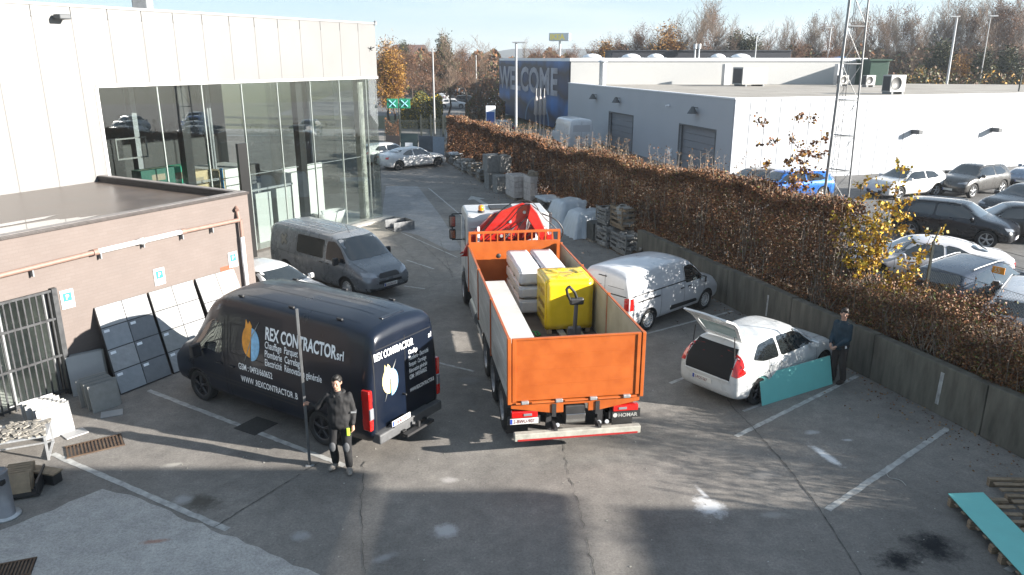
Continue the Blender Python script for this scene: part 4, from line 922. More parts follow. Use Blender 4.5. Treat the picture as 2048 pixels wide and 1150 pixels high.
# chassis, cross members, side guard, mudguards
mb = MB()
for y in (-.42, .42): mb.box((4.9, y, .92), (9.9, .08, .26))
for x in (.15, 1.2, 2.6, 4.0, 5.5, 7.2): mb.box((x, 0, 1.06), (.1, 2.3, .1))
for x in (.9, 2.3, 3.7, 9.6): mb.tube((x + .3, -.9, .52), (x + .3, .9, .52), .08, n=10)
mb.build('chassis', CHAS, tr)
mb = MB(); mb.tube((6.0, 1.02, .72), (7.3, 1.02, .72), .27, n=18); mb.build('fuel_tank', mat('tank_alu', (.3, .31, .32), .3, .7), tr)
mb = MB(); mb.box((6.6, -.98, .72), (1.2, .5, .5), bev=.03); mb.build('tool_locker', CHAS, tr)
for sd in (1, -1):
    for z_ in (.55, .85):
        mb = MB(); mb.box((5.5, sd * 1.2, z_), (2.2, .03, .1), bev=.008); mb.build('side_guard', ALW, tr)
def truck_wheel(x, sd, r=.5, w_=.3, dual=False):
    e = thing_part('wheel', tr, (x, sd * (1.24 - w_ / 2), r)); h = w_ / 2 
    mb = MB(); mb.lathe([(r * .6, -h), (r * .93, -h), (r, -h + .03), (r, h - .03), (r * .93, h), (r * .6, h)], (0, 0, 0), 36, 'y'); mb.build('tyre', RUBBER, e)
    mb = MB(); f = sd; pr = [(r * .6, f * h), (r * .56, f * (h - .02)), (r * .5, f * (h - .12)), (r * .3, f * (h - .13)), (r * .22, f * (h - .03)), (r * .12, f * (h - .02)), (0.001, f * (h - .02))]
    mb.lathe(pr, (0, 0, 0), 28, 'y'); 
    for i in range(10):
        a = 2 * math.pi * i / 10; c = Vector((math.cos(a) * r * .34, f * (h - .12), math.sin(a) * r * .34)); mb.tube(c, c + Vector((0, f * .04, 0)), .018, n=6)
    mb.build('rim', mat('truck_rim', (.28, .28, .29), .45, .5, noise=.3, nscale=12), e)
    k = MB()
    for i in range(10):
        a = 2 * math.pi * (i + .5) / 10; c = Vector((math.cos(a) * r * .44, f * (h - .118), math.sin(a) * r * .44)); k.tube(c, c + Vector((0, f * .006, 0)), .035, n=8)
    k.build('rim_holes', CHAS, e)
def mudguard(x, sd, r=.56):
    mb = MB(); vs = []; n = 12
    for i in range(n + 1):
        a = R(10) + R(160) * i / n; z_ = .5 + r * math.sin(a); vs += [(x + r * math.cos(a), sd * .92, z_), (x + r * math.cos(a), sd * 1.25, z_)]
    mb.add(vs, [(2 * i, 2 * i + 1, 2 * i + 3, 2 * i + 2) for i in range(n)], 0, True); o = mb.build('mudguard', CHAS, tr); m_ = o.modifiers.new('s', 'SOLIDIFY'); m_.thickness = .015
for x in (1.2, 2.58, 3.96, 9.7):
    for sd in (1, -1): truck_wheel(x, sd); (mudguard(x, sd) if x < 9 else None)
# rear end: lamps, plate, coupling, underrun bar
for sd in (1, -1):
    mb = MB(); mb.box((.02, sd * .98, .86), (.1, .5, .13), bev=.015); o = mb.build('tail_light', RED, tr)
    k = MB(); k.box((-.035, sd * .92, .86), (.012, .16, .05), bev=.004); k.build('reversing_lamp', LAMPW, o)
mb = MB(); mb.box((.05, .98, .72), (.04, .62, .16)); mb.box((.05, -.98, .71), (.04, .62, .17)); mb.build('lamp_bracket', CHAS, tr)
pl = thing_part('number_plate', tr, (.02, .98, .71)); mb = MB(); mb.box((0, 0, 0), (.012, .54, .12), bev=.003); mb.build('plate', PLATE, pl); mb = MB(); mb.box((-.007, .245, 0), (.003, .045, .1)); mb.build('plate_band', PLATEB, pl)
mb = MB(); text_on(mb, '2-BWU-907', (-.009, .205, -.036), (0, -1, 0), (0, 0, 1), .105, .01, .78); mb.build('plate_characters', PLATER, pl)
hs = thing_part('maker_sign', tr, (.02, -.98, .7)); mb = MB(); mb.box((0, 0, 0), (.012, .5, .13), bev=.003); mb.build('sign_plate', CHAS, hs); mb = MB(); text_on(mb, 'HOMAR', (-.009, .13, -.04), (0, -1, 0), (0, 0, 1), .11, .008, .95); mb.lathe([(0, 0), (.045, 0)], (-.009, .19, 0), 16, 'x'); mb.build('sign_letters', mat('sign_silver', (.4, .4, .38), .5), hs)
mb = MB(); mb.box((.25, 0, .8), (.5, .4, .34), bev=.02); mb.box((.1, .5, .7), (.1, .1, .5)); mb.box((.1, -.5, .7), (.1, .1, .5)); mb.build('coupling_housing', CHAS, tr)
mb = MB(); mb.box((-.04, 0, .72), (.02, .38, .2), bev=.02); mb.build('reflective_panel', mat('panel_mirror', (.5, .5, .5), .15, 1), tr)
for y in (.36, -.45, -.6): mb = MB(); mb.tube((-.04, y, .6), (-.1, y, .64), .04, n=10); mb.build('air_coupling', STEEL, tr)
mb = MB(); mb.box((-.22, 0, .52), (.13, 2.42, .15), bev=.015); ub = mb.build('underrun_bar', mat('cream_bar', (.32, .31, .27), .5, noise=.2), tr)
mb = MB(); mb.box((-.287, 0, .47), (.004, 2.3, .035)); mb.build('red_reflector_strip', mat('reflector_red', (.3, .02, .02), .3), ub)
for sd in (1, -1):
    mb = MB(); mb.box((-.1, sd * .42, .6), (.3, .06, .12)); mb.build('bar_bracket', CHAS, tr)
    mb = MB(); mb.box((.4, sd * 1.05, .55), (.012, .42, .55)); mb.build('mud_flap', RUBBER, tr)
# cab
CABW = mat('cab_white', (.42, .42, .42), .35, noise=.1, nscale=3, coat=.4)
def cab_pts(): return [(8.5, .75), (8.5, 2.85), (8.62, 2.98), (9.9, 3.02), (10.3, 2.9), (10.55, 2.2), (10.62, 1.5), (10.62, .5), (10.2, .45), (10.15, .85), (9.95, 1.12), (9.45, 1.12), (9.25, .8)]
mb = MB(); mb.prism(cab_pts(), -1.2, 1.2, 'y'); cb = mb.build('cab', CABW, tr, bev=.06); cb.modifiers['bevel'].segments = 3
mb = MB()
for z_ in (1.3, 1.75, 2.2, 2.62): mb.box((8.49, 0, z_), (.03, 2.2, .04), bev=.008)
mb.build('rear_wall_ribs', CABW, cb)
for sd in (1, -1):
    mb = MB(); mb.prism([(9.1, 1.95), (9.1, 2.72), (9.95, 2.72), (10.25, 2.0)], sd * 1.203, sd * 1.21, 'y'); mb.build('side_window', GLASSD, cb)
    mb = MB(); mb.prism([(9.02, .9), (9.02, 2.8), (9.04, 2.8), (9.04, .9)], sd * 1.201, sd * 1.206, 'y'); mb.build('door_gap', SEAMC, cb)
    e = thing_part('wing_mirror', tr, (10.1, sd * 1.5, 2.3)); mb = MB(); mb.box((0, 0, .2), (.14, .2, .38), bev=.04); mb.box((0, 0, -.2), (.14, .2, .32), bev=.04); mb.build('mirror_shell', TRIM, e)
    mb = MB(); mb.tube((0, -sd * .3, .42), (0, 0, .42), .02, n=6); mb.tube((0, -sd * .3, -.38), (0, 0, -.38), .02, n=6); mb.tube((0, 0, .43), (0, 0, -.4), .02, n=6); mb.build('mirror_arm', TRIM, e)
    mb = MB(); mb.box((-.073, 0, .2), (.006, .16, .3)); mb.box((-.073, 0, -.2), (.006, .16, .24)); mb.build('mirror_glass', CHROME, e)
mb = MB(); mb.prism([(-1.05, 2.05), (1.05, 2.05), (1.0, 2.78), (-1.0, 2.78)], 10.5, 10.53, 'x'); mb.build('windscreen', GLASSD, cb)
mb = MB(); mb.box((9.4, .1, 3.03), (.6, .7, .03), bev=.01); mb.build('roof_hatch', TRIM, cb)
e = thing_part('beacon', tr, (8.85, .75, 3.0)); mb = MB(); mb.lathe([(0, 0), (.1, 0), (.1, .04), (.07, .05)], n=16); mb.build('beacon_base', TRIM, e); mb = MB(); mb.lathe([(.08, .045), (.085, .12), (.07, .19), (0, .21)], n=16); mb.build('beacon_lens', mat('beacon_amber', (.75, .22, .01), .2, coat=1), e)
mb = MB(); mb.tube((8.62, 1.1, 2.7), (8.62, 1.1, 2.95), .05, n=8); mb.build('air_intake', TRIM, tr)
# crane, folded across the truck between cab and headboard
cr = thing_part('crane', tr, (0, 0, 0))
def arm(name, poly, x0, x1, m=REDP, bev=.02):
    mb = MB(); mb.prism([(y * 1.12 + .2, z * 1.0) for y, z in poly], x0, x1, 'x'); return mb.build(name, m, cr, bev=bev)
arm('crane_base', [(-.45, .9), (.45, .9), (.35, 2.0), (-.3, 2.1)], 7.65, 8.3)
arm('main_boom', [(.95, 1.95), (.72, 1.95), (.2, 2.75), (-.2, 3.25), (-.62, 3.35), (-.7, 3.1), (-.35, 2.95), (.0, 2.55), (.3, 2.1)], 7.92, 8.24)
arm('boom_plate', [(.85, 2.2), (.1, 3.2), (-.45, 3.42), (-.62, 3.3), (-.45, 2.15), (.3, 2.0)], 7.86, 7.9, bev=.006)
arm('boom_web', [(1.05, 2.0), (.8, 2.55), (.25, 3.12), (-.3, 3.25), (-.5, 2.9), (-.25, 2.0)], 8.0, 8.18)
arm('outer_boom', [(-.62, 3.4), (-.8, 3.15), (-1.12, 2.4), (-1.18, 2.1), (-.98, 2.08), (-.85, 2.45), (-.55, 3.0)], 7.7, 8.0)
arm('extension_boom', [(-.75, 2.95), (-1.05, 2.5), (-.95, 2.4), (.7, 1.9), (.75, 2.05), (-.6, 2.55)], 8.05, 8.25)
arm('boom_head', [(-1.02, 2.5), (-1.2, 2.55), (-1.22, 2.2), (-1.0, 2.2)], 7.66, 7.95)
HY = mat('hydraulic_rod', (.5, .5, .5), .2, .9)
for a, b in (((7.8, .5, 2.0), (7.8, -.05, 2.75)), ((7.8, -.2, 2.1), (7.8, -.5, 3.0)), ((7.75, -1.1, 2.35), (7.75, -.75, 2.95))):
    a = Vector(a); b = Vector(b); k = MB(); k.tube(a, a.lerp(b, .55), .05, n=10); k.build('cylinder_barrel', REDP, cr); k = MB(); k.tube(a.lerp(b, .5), b, .028, n=8); k.build('cylinder_rod', HY, cr)
HOSE = mat('hydraulic_hose', (.012, .012, .012), .4)
r_ = random.Random(8)
def hose(pts, rr=.016):
    pts = [(x, y * 1.12 + .2, z) for x, y, z in pts]
    P = chaikin([np.array(p) for p in pts], 3); mb = MB(); mb.path([Vector(p) for p in P], rr, 6); return mb.build('hydraulic_hose', HOSE, cr)
hose([(7.84, .8, 2.3), (7.8, .35, 3.0), (7.8, -.2, 3.5), (7.8, -.7, 3.5), (7.8, -.95, 3.0), (7.8, -1.3, 2.7), (7.8, -1.45, 2.35), (7.9, -1.15, 2.25)])
hose([(7.84, .7, 2.2), (7.78, .3, 2.6), (7.78, -.1, 2.9), (7.8, -.5, 3.48), (7.8, -.85, 3.2)])
hose([(7.84, .3, 2.1), (7.74, .1, 2.5), (7.74, -.15, 2.2), (7.74, -.3, 2.75), (7.74, -.6, 3.1)])
hose([(7.84, -.1, 2.1), (7.72, -.3, 2.45), (7.74, .1, 2.55), (7.74, -.4, 2.9)]); hose([(7.84, .0, 2.7), (7.72, -.4, 2.3), (7.74, -.8, 2.8), (7.8, -1.0, 2.5)])
hose([(7.95, -.9, 3.1), (7.9, -1.35, 2.9), (7.9, -1.55, 2.5), (7.9, -1.3, 2.2)], .022)
for y, z_ in ((.3, 2.5), (-.1, 2.3), (.05, 2.9), (-.35, 3.15), (-.4, 2.6)): k = MB(); k.tube((7.83, y, z_), (7.87, y, z_), .045, n=12); k.build('boom_pin', STEEL, cr)
k = MB(); k.box((7.75, .95, 2.45), (.05, .06, .7)); k.build('stabiliser_leg', WHITE, cr); k = MB(); k.box((7.75, -.75, 2.45), (.06, .2, .6)); k.build('stabiliser_leg', WHITE, cr)
k = MB(); k.box((8.0, 0, 1.15), (.3, 2.3, .2), bev=.02); k.build('stabiliser_beam', REDP, cr)
k = MB()
for i in range(6): k.tube((7.72, .95 + .02 * i, 1.2 + .1 * i), (7.75, 1.2, 1.25 + .12 * i), .02, n=6)
k.build('control_levers', HOSE, cr)

# ------------------------------------------------------------------ load on the truck (things of their own)
TM = Matrix.Translation((1.2, 13.22, 0)) @ Matrix.Rotation(R(98.8), 4, 'Z')
def tloc(x, y, z=DZ_): return TM @ Vector((x, y, z))
TRZ = R(98.8)
EPS = mat('white_insulation_wrap', (.58, .58, .6), .4, noise=.06, nscale=5, coat=.3)
def shrink(name, sz, m, seed, amp=.012, res=.06, parent=None):
    """a wrapped pack: box with a slightly lumpy skin"""
    bm = bmesh.new(); bmesh.ops.create_cube(bm, size=1, matrix=Matrix.Translation((0, 0, sz[2] / 2)) @ Matrix.Diagonal((*sz, 1)))
    bmesh.ops.bevel(bm, geom=bm.edges[:], offset=.03, segments=2, affect='EDGES'); n = max(2, int(max(sz) / res / 2)); bmesh.ops.subdivide_edges(bm, edges=bm.edges[:], cuts=min(n, 9), use_grid_fill=True)
    from mathutils import noise as mn
    for v_ in bm.verts:
        q = v_.co * 3.1 + Vector((seed * 7.3, 0, 0)); d = mn.noise_vector(q) * amp + mn.noise_vector(v_.co * 11 + Vector((seed, 0, 0))) * amp * .4
        if v_.co.z > .01: v_.co += d
    me = bpy.data.meshes.new(name); bm.to_mesh(me); bm.free(); me.materials.append(m)
    for p in me.polygons: p.use_smooth = True
    o = bpy.data.objects.new(name, me); col.objects.link(o); 
    if parent: o.parent = parent
    return o
def foam_stack(x, y, lab, seed, rz=0):
    t = thing('insulation_stack', lab, 'insulation', tloc(x, y), TRZ + rz, 'white insulation stacks on the lorry'); zz = .09
    for i in range(3):
        h = (.3, .26, .32)[i]
        for y_ in (-.2, .2):
            for x_ in (-.9, 0, .9):
                k = MB(); k.box((x_, y_, zz - .045), (.1, .12, .085)); k.build('batten', WOODP, t)
        o = shrink('foam_pack', (2.25, .58, h), EPS, seed + i, .01, parent=t); o.location = ((i - 1) * .02, 0, zz); zz += h + .075
foam_stack(5.75, .02, 'stack of white wrapped insulation packs on timber battens, nearer the long pale box', 1)
foam_stack(5.75, -.62, 'stack of white wrapped insulation packs on timber battens, nearer the small white van', 5)
YEL = mat('yellow_wrap', (.62, .42, .006), .35, noise=.1, nscale=4, coat=.5, col2=(.72, .5, .015))
t = thing('yellow_pallet_load', 'tall bright yellow film-wrapped block on a pallet in the lorry', 'pallet load', tloc(3.85, -.62), TRZ)
k = MB()
for y in (-.45, 0, .45): k.box((0, y, .05), (1.1, .1, .1))
k.build('pallet', WOODP, t)
o = shrink('wrapped_block', (1.12, 1.1, 1.17), YEL, 11, .014, parent=t); o.location = (0, 0, .1)
for q, (x, y, a, ln) in enumerate(((.2, .25, .5, .5), (-.15, -.2, 1.9, .45), (.1, -.3, .2, .5), (-.3, .2, 1.2, .4), (.35, 0, 1.5, .3))):
    vs = []; n = 10; mbk = MB(); d = Vector((math.cos(a), math.sin(a), 0)); nn = Vector((-d.y, d.x, 0)); rr = random.Random(q)
    for i in range(n + 1):
        p = Vector((x, y, 1.26)) + d * (i / n - .5) * ln; hh = .02 + .03 * math.sin(math.pi * i / n) * rr.uniform(.6, 1.3); vs += [p - nn * .06, p + Vector((0, 0, hh)) + nn * rr.uniform(-.02, .02), p + nn * .06]
    mbk.add(vs, [f for i in range(n) for f in ((3 * i, 3 * i + 1, 3 * i + 4, 3 * i + 3), (3 * i + 1, 3 * i + 2, 3 * i + 5, 3 * i + 4))], 0, True); mbk.build('film_fold', YEL, t)
PRN = mat('brown_print', (.25, .14, .02), .6)
k = MB()
for z_ in (.35, .62, .92):
    for i in range(6): k.box((-.35 + i * .12, .555, z_), (.07, .004, .1 + .03 * (i % 2)))
k.build('printed_marks', PRN, t)
k = MB(); k.box((.05, 0, 1.285), (.014, 1.0, .006)); k.build('film_seam', PRN, t)
# pallet truck standing behind it
t = thing('pallet_truck', 'grey hand pallet truck with a black handle in front of the yellow block', 'pallet truck', tloc(2.75, -.62), TRZ)
k = MB(); k.tube((0, -.0, .2), (-.1, 0, .95), .045, n=10); k.box((.02, 0, .2), (.12, .3, .3), bev=.03); k.build('shaft', mat('jack_grey', (.13, .13, .14), .4, .3), t)
k = MB(); k.box((-.12, 0, .98), (.12, .32, .16), bev=.04); k.build('control_head', TRIM, t)
k = MB(); k.path([Vector(q) for q in ((-.14, .14, 1.0), (-.2, .22, 1.15), (-.24, .26, 1.3), (-.24, .2, 1.36), (-.17, .06, 1.2), (-.13, 0, 1.06))], .03, 8); k.build('handle_loop', TRIM, t)
for y in (-.2, .2): k = MB(); k.box((.6, y, .06), (1.1, .14, .06), bev=.01); k.build('fork', STEEL, t)
k = MB(); k.tube((-.02, -.06, .08), (-.02, .06, .08), .08, n=14); k.build('steering_wheel', RUBBER, t)
# long pale box along the left side
t = thing('long_box', 'long pale grey box lying along the left drop side of the lorry', 'box', tloc(2.28, .97), TRZ)
k = MB(); k.box((0, 0, .5), (4.2, .5, .99), bev=.012); k.build('box_body', mat('pale_box_side', (.35, .34, .32), .6, noise=.2, nscale=2), t)
k = MB()
for i in range(3): k.box((-1.4 + 1.4 * i, 0, 1.0), (1.39, .51, .02), bev=.004)
k.build('lid', mat('pale_lid', (.4, .39, .36), .55, noise=.25, nscale=1.2, col2=(.55, .54, .51)), t)
# green strap
P = chaikin([np.array(p) for p in ((3.0, .25, .02), (3.15, .42, .08), (3.35, .35, .05), (3.3, .15, .09), (3.1, .2, .04), (3.2, .05, .02), (3.45, .1, .03))], 3)
k = MB(); k.path([TM @ Vector((p[0], p[1], DZ_ + p[2])) for p in P], .022, 6); tag(k.build('green_strap', mat('strap_green', (.02, .16, .04), .7)), 'green lashing strap heaped on the lorry deck beside the yellow block', 'strap')
# ------------------------------------------------------------------ people
SKIN = mat('skin', (.42, .24, .17), .55, noise=.06); HAIRM = mat('black_hair', (.008, .007, .006), .6, noise=.4, nscale=40)
def blob_mesh(name, caps, vox, m, parent, ell=(), smooth=4, disp=0, seed=0):
    """caps: (p0, r0, p1, r1) tapered limbs; ell: (centre, radii, rot_z) - fused into one continuous surface"""
    bm = bmesh.new()
    for p0, r0, p1, r1 in caps:
        p0 = Vector(p0); p1 = Vector(p1); d = p1 - p0; L_ = d.length
        for p, r in ((p0, r0), (p1, r1)): bmesh.ops.create_icosphere(bm, subdivisions=2, radius=r, matrix=Matrix.Translation(p))
        if L_ > 1e-4: bmesh.ops.create_cone(bm, cap_ends=True, segments=16, radius1=r0, radius2=r1, depth=L_, matrix=Matrix.Translation((p0 + p1) / 2) @ d.to_track_quat('Z', 'Y').to_matrix().to_4x4())
    for c, rad, rot in ell:
        bmesh.ops.create_icosphere(bm, subdivisions=3, radius=1, matrix=Matrix.Translation(c) @ Matrix.Rotation(rot, 4, 'Z') @ Matrix.Diagonal((*rad, 1)))
    me = bpy.data.meshes.new(name); bm.to_mesh(me); bm.free(); o = bpy.data.objects.new(name, me); col.objects.link(o)
    rm = o.modifiers.new('r', 'REMESH'); rm.mode = 'VOXEL'; rm.voxel_size = vox; rm.use_smooth_shade = True
    sm = o.modifiers.new('s', 'SMOOTH'); sm.iterations = smooth; sm.factor = .5
    bpy.context.view_layer.update(); nm = baked(o); o.modifiers.clear(); o.data = nm; nm.name = name
    if disp:
        from mathutils import noise as mn
        for v_ in nm.vertices:
            q = v_.co; n_ = mn.noise(Vector((q.x * 9 + seed, q.y * 9, q.z * 5))) + .5 * mn.noise(Vector((q.x * 22, q.y * 22 + seed, q.z * 12))); v_.co += v_.normal * n_ * disp
    nm.materials.clear(); nm.materials.append(m); 
    for p in nm.polygons: p.use_smooth = True; p.material_index = 0
    o.parent = parent; return o
def person(label, loc, rz, J, H, jacket, trousers, shoes, hairlong=0, head_turn=0, group=None, sole=None, hair_m=HAIRM, grip=None, hood=True, coat_len=.0):
    """figure faces -Y in its own frame; J gives the joints: sh (shoulder), el, wr, hip, kn, an, each (left-image, right-image)"""
    t = thing('person', label, 'person', loc, rz, group); k = H / 1.8
    V = lambda p: Vector(p) * k
    pel = V((0, .0, .95)); ch = V((0, .01, 1.32)); nk = V((0, .0, 1.5)); hd = V((0, -.015, 1.68))
    T = Matrix.Translation(hd) @ Matrix.Rotation(head_turn, 4, 'Z'); Hh = lambda p: T @ (Vector(p) * k)
    caps = [(pel, .09 * k, ch, .085 * k), (ch, .085 * k, nk, .055 * k), (nk, .058 * k, hd - V((0, 0, .06)), .055 * k)]; ell = []
    for i in (0, 1):
        caps += [(ch + V((0, 0, .08)), .05 * k, J['sh'][i], .045 * k), (J['sh'][i], .052 * k, J['el'][i], .04 * k), (J['el'][i], .04 * k, J['wr'][i], .028 * k), (J['hip'][i], .075 * k, J['kn'][i], .045 * k), (J['kn'][i], .045 * k, J['an'][i], .036 * k)]
        # hand: palm, four fingers with a bend, thumb from the side of the palm
        w0 = Vector(J['wr'][i]); d = Vector(J['hd'][i]).normalized(); up = Vector(J['pn'][i]).normalized(); sd = d.cross(up).normalized()
        palm = w0 + d * .05 * k
        caps.append((w0, .026 * k, palm + d * .03 * k, .032 * k))
        for f in range(4):
            b = palm + d * .035 * k + sd * (f - 1.5) * .019 * k; ln = (.034, .04, .037, .028)[f] * k; cur = J['curl'][i]
            d1 = (d * math.cos(cur) + up * math.sin(cur)).normalized(); d2 = (d * math.cos(cur * 2.1) + up * math.sin(cur * 2.1)).normalized(); m1 = b + d1 * ln; caps += [(b, .0105 * k, m1, .0095 * k), (m1, .0095 * k, m1 + d2 * ln * .8, .008 * k)]
        tb = palm - d * .015 * k + sd * J['th'][i] * .026 * k; t1 = tb + (sd * J['th'][i] * .6 + d * .6 + up * .6).normalized() * .032 * k; caps += [(tb, .013 * k, t1, .011 * k), (t1, .011 * k, t1 + (d * .6 + up * .8).normalized() * .026 * k, .009 * k)]
    ell = [(Hh((0, 0, .02)), (.078 * k, .098 * k, .105 * k), head_turn), (Hh((0, -.02, -.055)), (.06 * k, .072 * k, .062 * k), head_turn)]
    caps += [(Hh((0, -.095, .005)), .009 * k, Hh((0, -.112, -.028)), .015 * k), (Hh((-.03, -.083, .028)), .013 * k, Hh((.03, -.083, .028)), .013 * k), (Hh((0, -.075, -.085)), .022 * k, Hh((0, -.072, -.09)), .02 * k), (Hh((-.02, -.09, -.057)), .008 * k, Hh((.02, -.09, -.057)), .008 * k)]
    for s_ in (1, -1): caps += [(Hh((s_ * .078, .01, .02)), .013 * k, Hh((s_ * .08, .012, -.02)), .01 * k), (Hh((s_ * .04, -.075, -.02)), .02 * k, Hh((s_ * .042, -.07, -.015)), .018 * k)]
    blob_mesh('body', caps, .0075, SKIN, t, ell, 2)
    # eyes, mouth
    for s_ in (1, -1): e = MB(); e.lathe([(0, -.006), (.011, 0), (0, .006)], Hh((s_ * .03, -.094, .008)), 10, 'y'); e.build('eye', mat('eye_dark', (.02, .015, .012), .3), t)
    e = MB(); a, b = Hh((-.022, -.1, -.056)), Hh((.022, -.1, -.056)); e.tube(a, b, .0055, n=6); e.build('mouth', mat('lips', (.25, .09, .07), .6), t)
    hr = [(Hh((0, .012, .05)), (.088 * k, .102 * k, .09 * k), head_turn), (Hh((0, .04, .0)), (.08 * k, .078 * k, .085 * k), head_turn), (Hh((0, -.055, .108)), (.062 * k, .045 * k, .035 * k), head_turn), (Hh((.02, -.03, .13)), (.05 * k, .05 * k, .03 * k), head_turn)]
    blob_mesh('hair', [], .008, hair_m, t, hr, 1, .008, 3)
    # jacket
    jc = [(V((0, .0, .9)), .155 * k, V((0, .01, 1.15)), .15 * k), (V((0, .01, 1.15)), .15 * k, V((0, .01, 1.33)), .155 * k), (V((0, .02, 1.42)), .11 * k, V((0, .01, 1.5)), .08 * k)]
    el = [(V((0, .0, 1.0)), (.205 * k, .145 * k, .2 * k), 0), (V((0, .01, 1.18)), (.205 * k, .145 * k, .3 * k), 0), (V((0, .01, 1.35)), (.235 * k, .13 * k, .15 * k), 0), (V((0, .0, .9)), (.2 * k, .145 * k, .1 * k), 0)]
    for i in (0, 1): a, b, c_ = map(Vector, (J['sh'][i], J['el'][i], J['wr'][i])); jc += [(a, .064 * k, b, .058 * k), (b, .058 * k, b.lerp(c_, .93), .047 * k)]
    jm = [q for q in jc if q[1] < .1 or True]
    jm = jc[2:]
    if coat_len: el.append((V((0, 0, .86)), (.19 * k, .14 * k, .14 * k), 0))
    o = blob_mesh('jacket', jm, .014, jacket, t, el, 12, .016, 1)
    if hood: blob_mesh('hood', [(V((-.09, .05, 1.48)), .045 * k, V((0, .11, 1.46)), .055 * k), (V((0, .11, 1.46)), .055 * k, V((.09, .05, 1.48)), .045 * k), (V((-.09, .05, 1.48)), .035 * k, V((-.05, -.07, 1.44)), .03 * k), (V((.09, .05, 1.48)), .035 * k, V((.05, -.07, 1.44)), .03 * k)], .012, jacket, t, (), 3, .006, 2)
    tc_ = [(V((-.08, 0, .96)), .13 * k, V((.08, 0, .96)), .13 * k)]
    for i in (0, 1): h, n_, a = map(Vector, (J['hip'][i], J['kn'][i], J['an'][i])); tc_ += [(h, .105 * k, n_, .078 * k), (n_, .078 * k, a + Vector((0, .01, .02)), .066 * k)]
    blob_mesh('trousers', tc_, .012, trousers, t, (), 3, .012, 5)
    for i in (0, 1):
        a = Vector(J['an'][i]); f = Vector(J['ft'][i]).normalized(); q = Vector((0, 0, 1)); rot = math.atan2(f.y, f.x)
        blob_mesh('shoe', [(a + Vector((0, 0, -.02)), .05 * k, a + f * .02 * k + Vector((0, 0, -.04)), .05 * k)], .008, shoes, t, [((a + f * .08 * k).xy.to_3d() + Vector((0, 0, .05)), (.155 * k, .058 * k, .055), rot)], 2)
    return t
BLK = mat('black_work_jacket', (.008, .008, .009), .8, noise=.3, nscale=5); BLT = mat('black_work_trousers', (.008, .008, .009), .9, noise=.3, nscale=5); KP = mat('knee_pad_grey', (.07, .073, .078), .7, noise=.2)
SHG = mat('work_shoe_grey', (.22, .2, .18), .7, noise=.4, nscale=12)
# man with the pole: in his own frame x runs to the picture's right, he faces the camera
base = G(686, 938); Hm = 1.86; k = Hm / 1.8
pole_w = G(620, 932); hx = (pole_w.x - base.x); hy = (pole_w.y - base.y)
hand = Vector((hx + .055, hy - .0, 1.27))
J = dict(sh=[(-.19 * k, .01, 1.43 * k), (.19 * k, .01, 1.43 * k)], el=[(-.36 * k, -.0, 1.2 * k), (.25 * k, .03, 1.13 * k)], wr=[(hand.x + .045, hand.y - .005, hand.z + .0), (.24 * k, -.06, .9 * k)],
         hip=[(-.095 * k, 0, .92 * k), (.095 * k, 0, .92 * k)], kn=[(-.13 * k, -.05, .5 * k), (.12 * k, -.07, .5 * k)], an=[(-.14 * k, .08, .09), (.13 * k, -.06, .09)],
         hd=[(-1, .1, .05), (0, -.1, -1)], pn=[(0, -1, 0), (-1, -.2, 0)], curl=[.95, .5], th=[1, 1], ft=[(-.35, -1, 0), (.25, -1, 0)])
J['hd'][0] = (-1, 0.05, .0); J['pn'][0] = (0, -1, 0)
m1 = person('man in black work clothes with knee pads holding a tall pole beside the navy van', base, 0, J, Hm, BLK, BLT, SHG, hood=True, head_turn=R(-4))
for i, (x, y, z_) in enumerate(J['kn']):
    blob_mesh('knee_pad', [], .01, KP, m1, [((x, y - .07, z_), (.06, .03, .1), 0)], 1)
e = MB(); e.box((.17, -.12, .82), (.06, .03, .15), R(10), bev=.012); e.build('yellow_pouch', mat('hi_vis_yellow', (.45, .7, .05), .6), m1)
e = MB(); e.box((.265, -.0, 1.17), (.1, .12, .02), R(10)); o = e.build('reflective_band', STEEL, m1)
pole = thing('metal_pole', 'tall grey galvanised steel pole held upright by the man in black', 'pole', (pole_w.x, pole_w.y, 0))
e = MB(); e.box((0, 0, 1.54), (.05, .035, 3.07), R(20), bev=.006); e.build('profile', mat('dull_galvanised', (.13, .135, .14), .45, .5, noise=.25, nscale=3), pole)
e = MB(); e.box((0, 0, .012), (.16, .06, .02), R(8), bev=.004); e.build('foot_plate', STEEL, pole)
# man by the hatchback, body turned towards the picture's left, looking at the camera
base = G(1672, 764); Hm = 1.8; k = 1.0
rz2 = R(-62)
J = dict(sh=[(-.19, .0, 1.43), (.19, .0, 1.43)], el=[(-.22, -.04, 1.14), (.22, -.02, 1.13)], wr=[(-.09, -.24, .98), (.08, -.26, .96)],
         hip=[(-.09, 0, .92), (.09, 0, .92)], kn=[(-.1, -.03, .5), (.11, .0, .5)], an=[(-.1, .0, .09), (.12, .06, .09)],
         hd=[(.5, -.6, -.5), (-.4, -.7, -.5)], pn=[(.5, .5, -.3), (-.6, .5, -.2)], curl=[.6, .6], th=[-1, 1], ft=[(-.1, -1, 0), (.1, -1, 0)])
m2 = person('man in a dark teal jumper and brown trousers between the white hatchback and the wall', base, rz2, J, Hm, mat('teal_jumper', (.012, .03, .045), .85, noise=.3, nscale=5), mat('brown_trousers', (.035, .028, .026), .85, noise=.3, nscale=5), mat('brown_shoes', (.025, .018, .014), .6), hood=False, head_turn=R(48), hair_m=mat('brown_hair', (.02, .012, .008), .6, noise=.4, nscale=40))
e = MB(); e.box((.17, -.05, .94), (.05, .05, .07), bev=.012); e.build('white_glove', WHITE, m2)
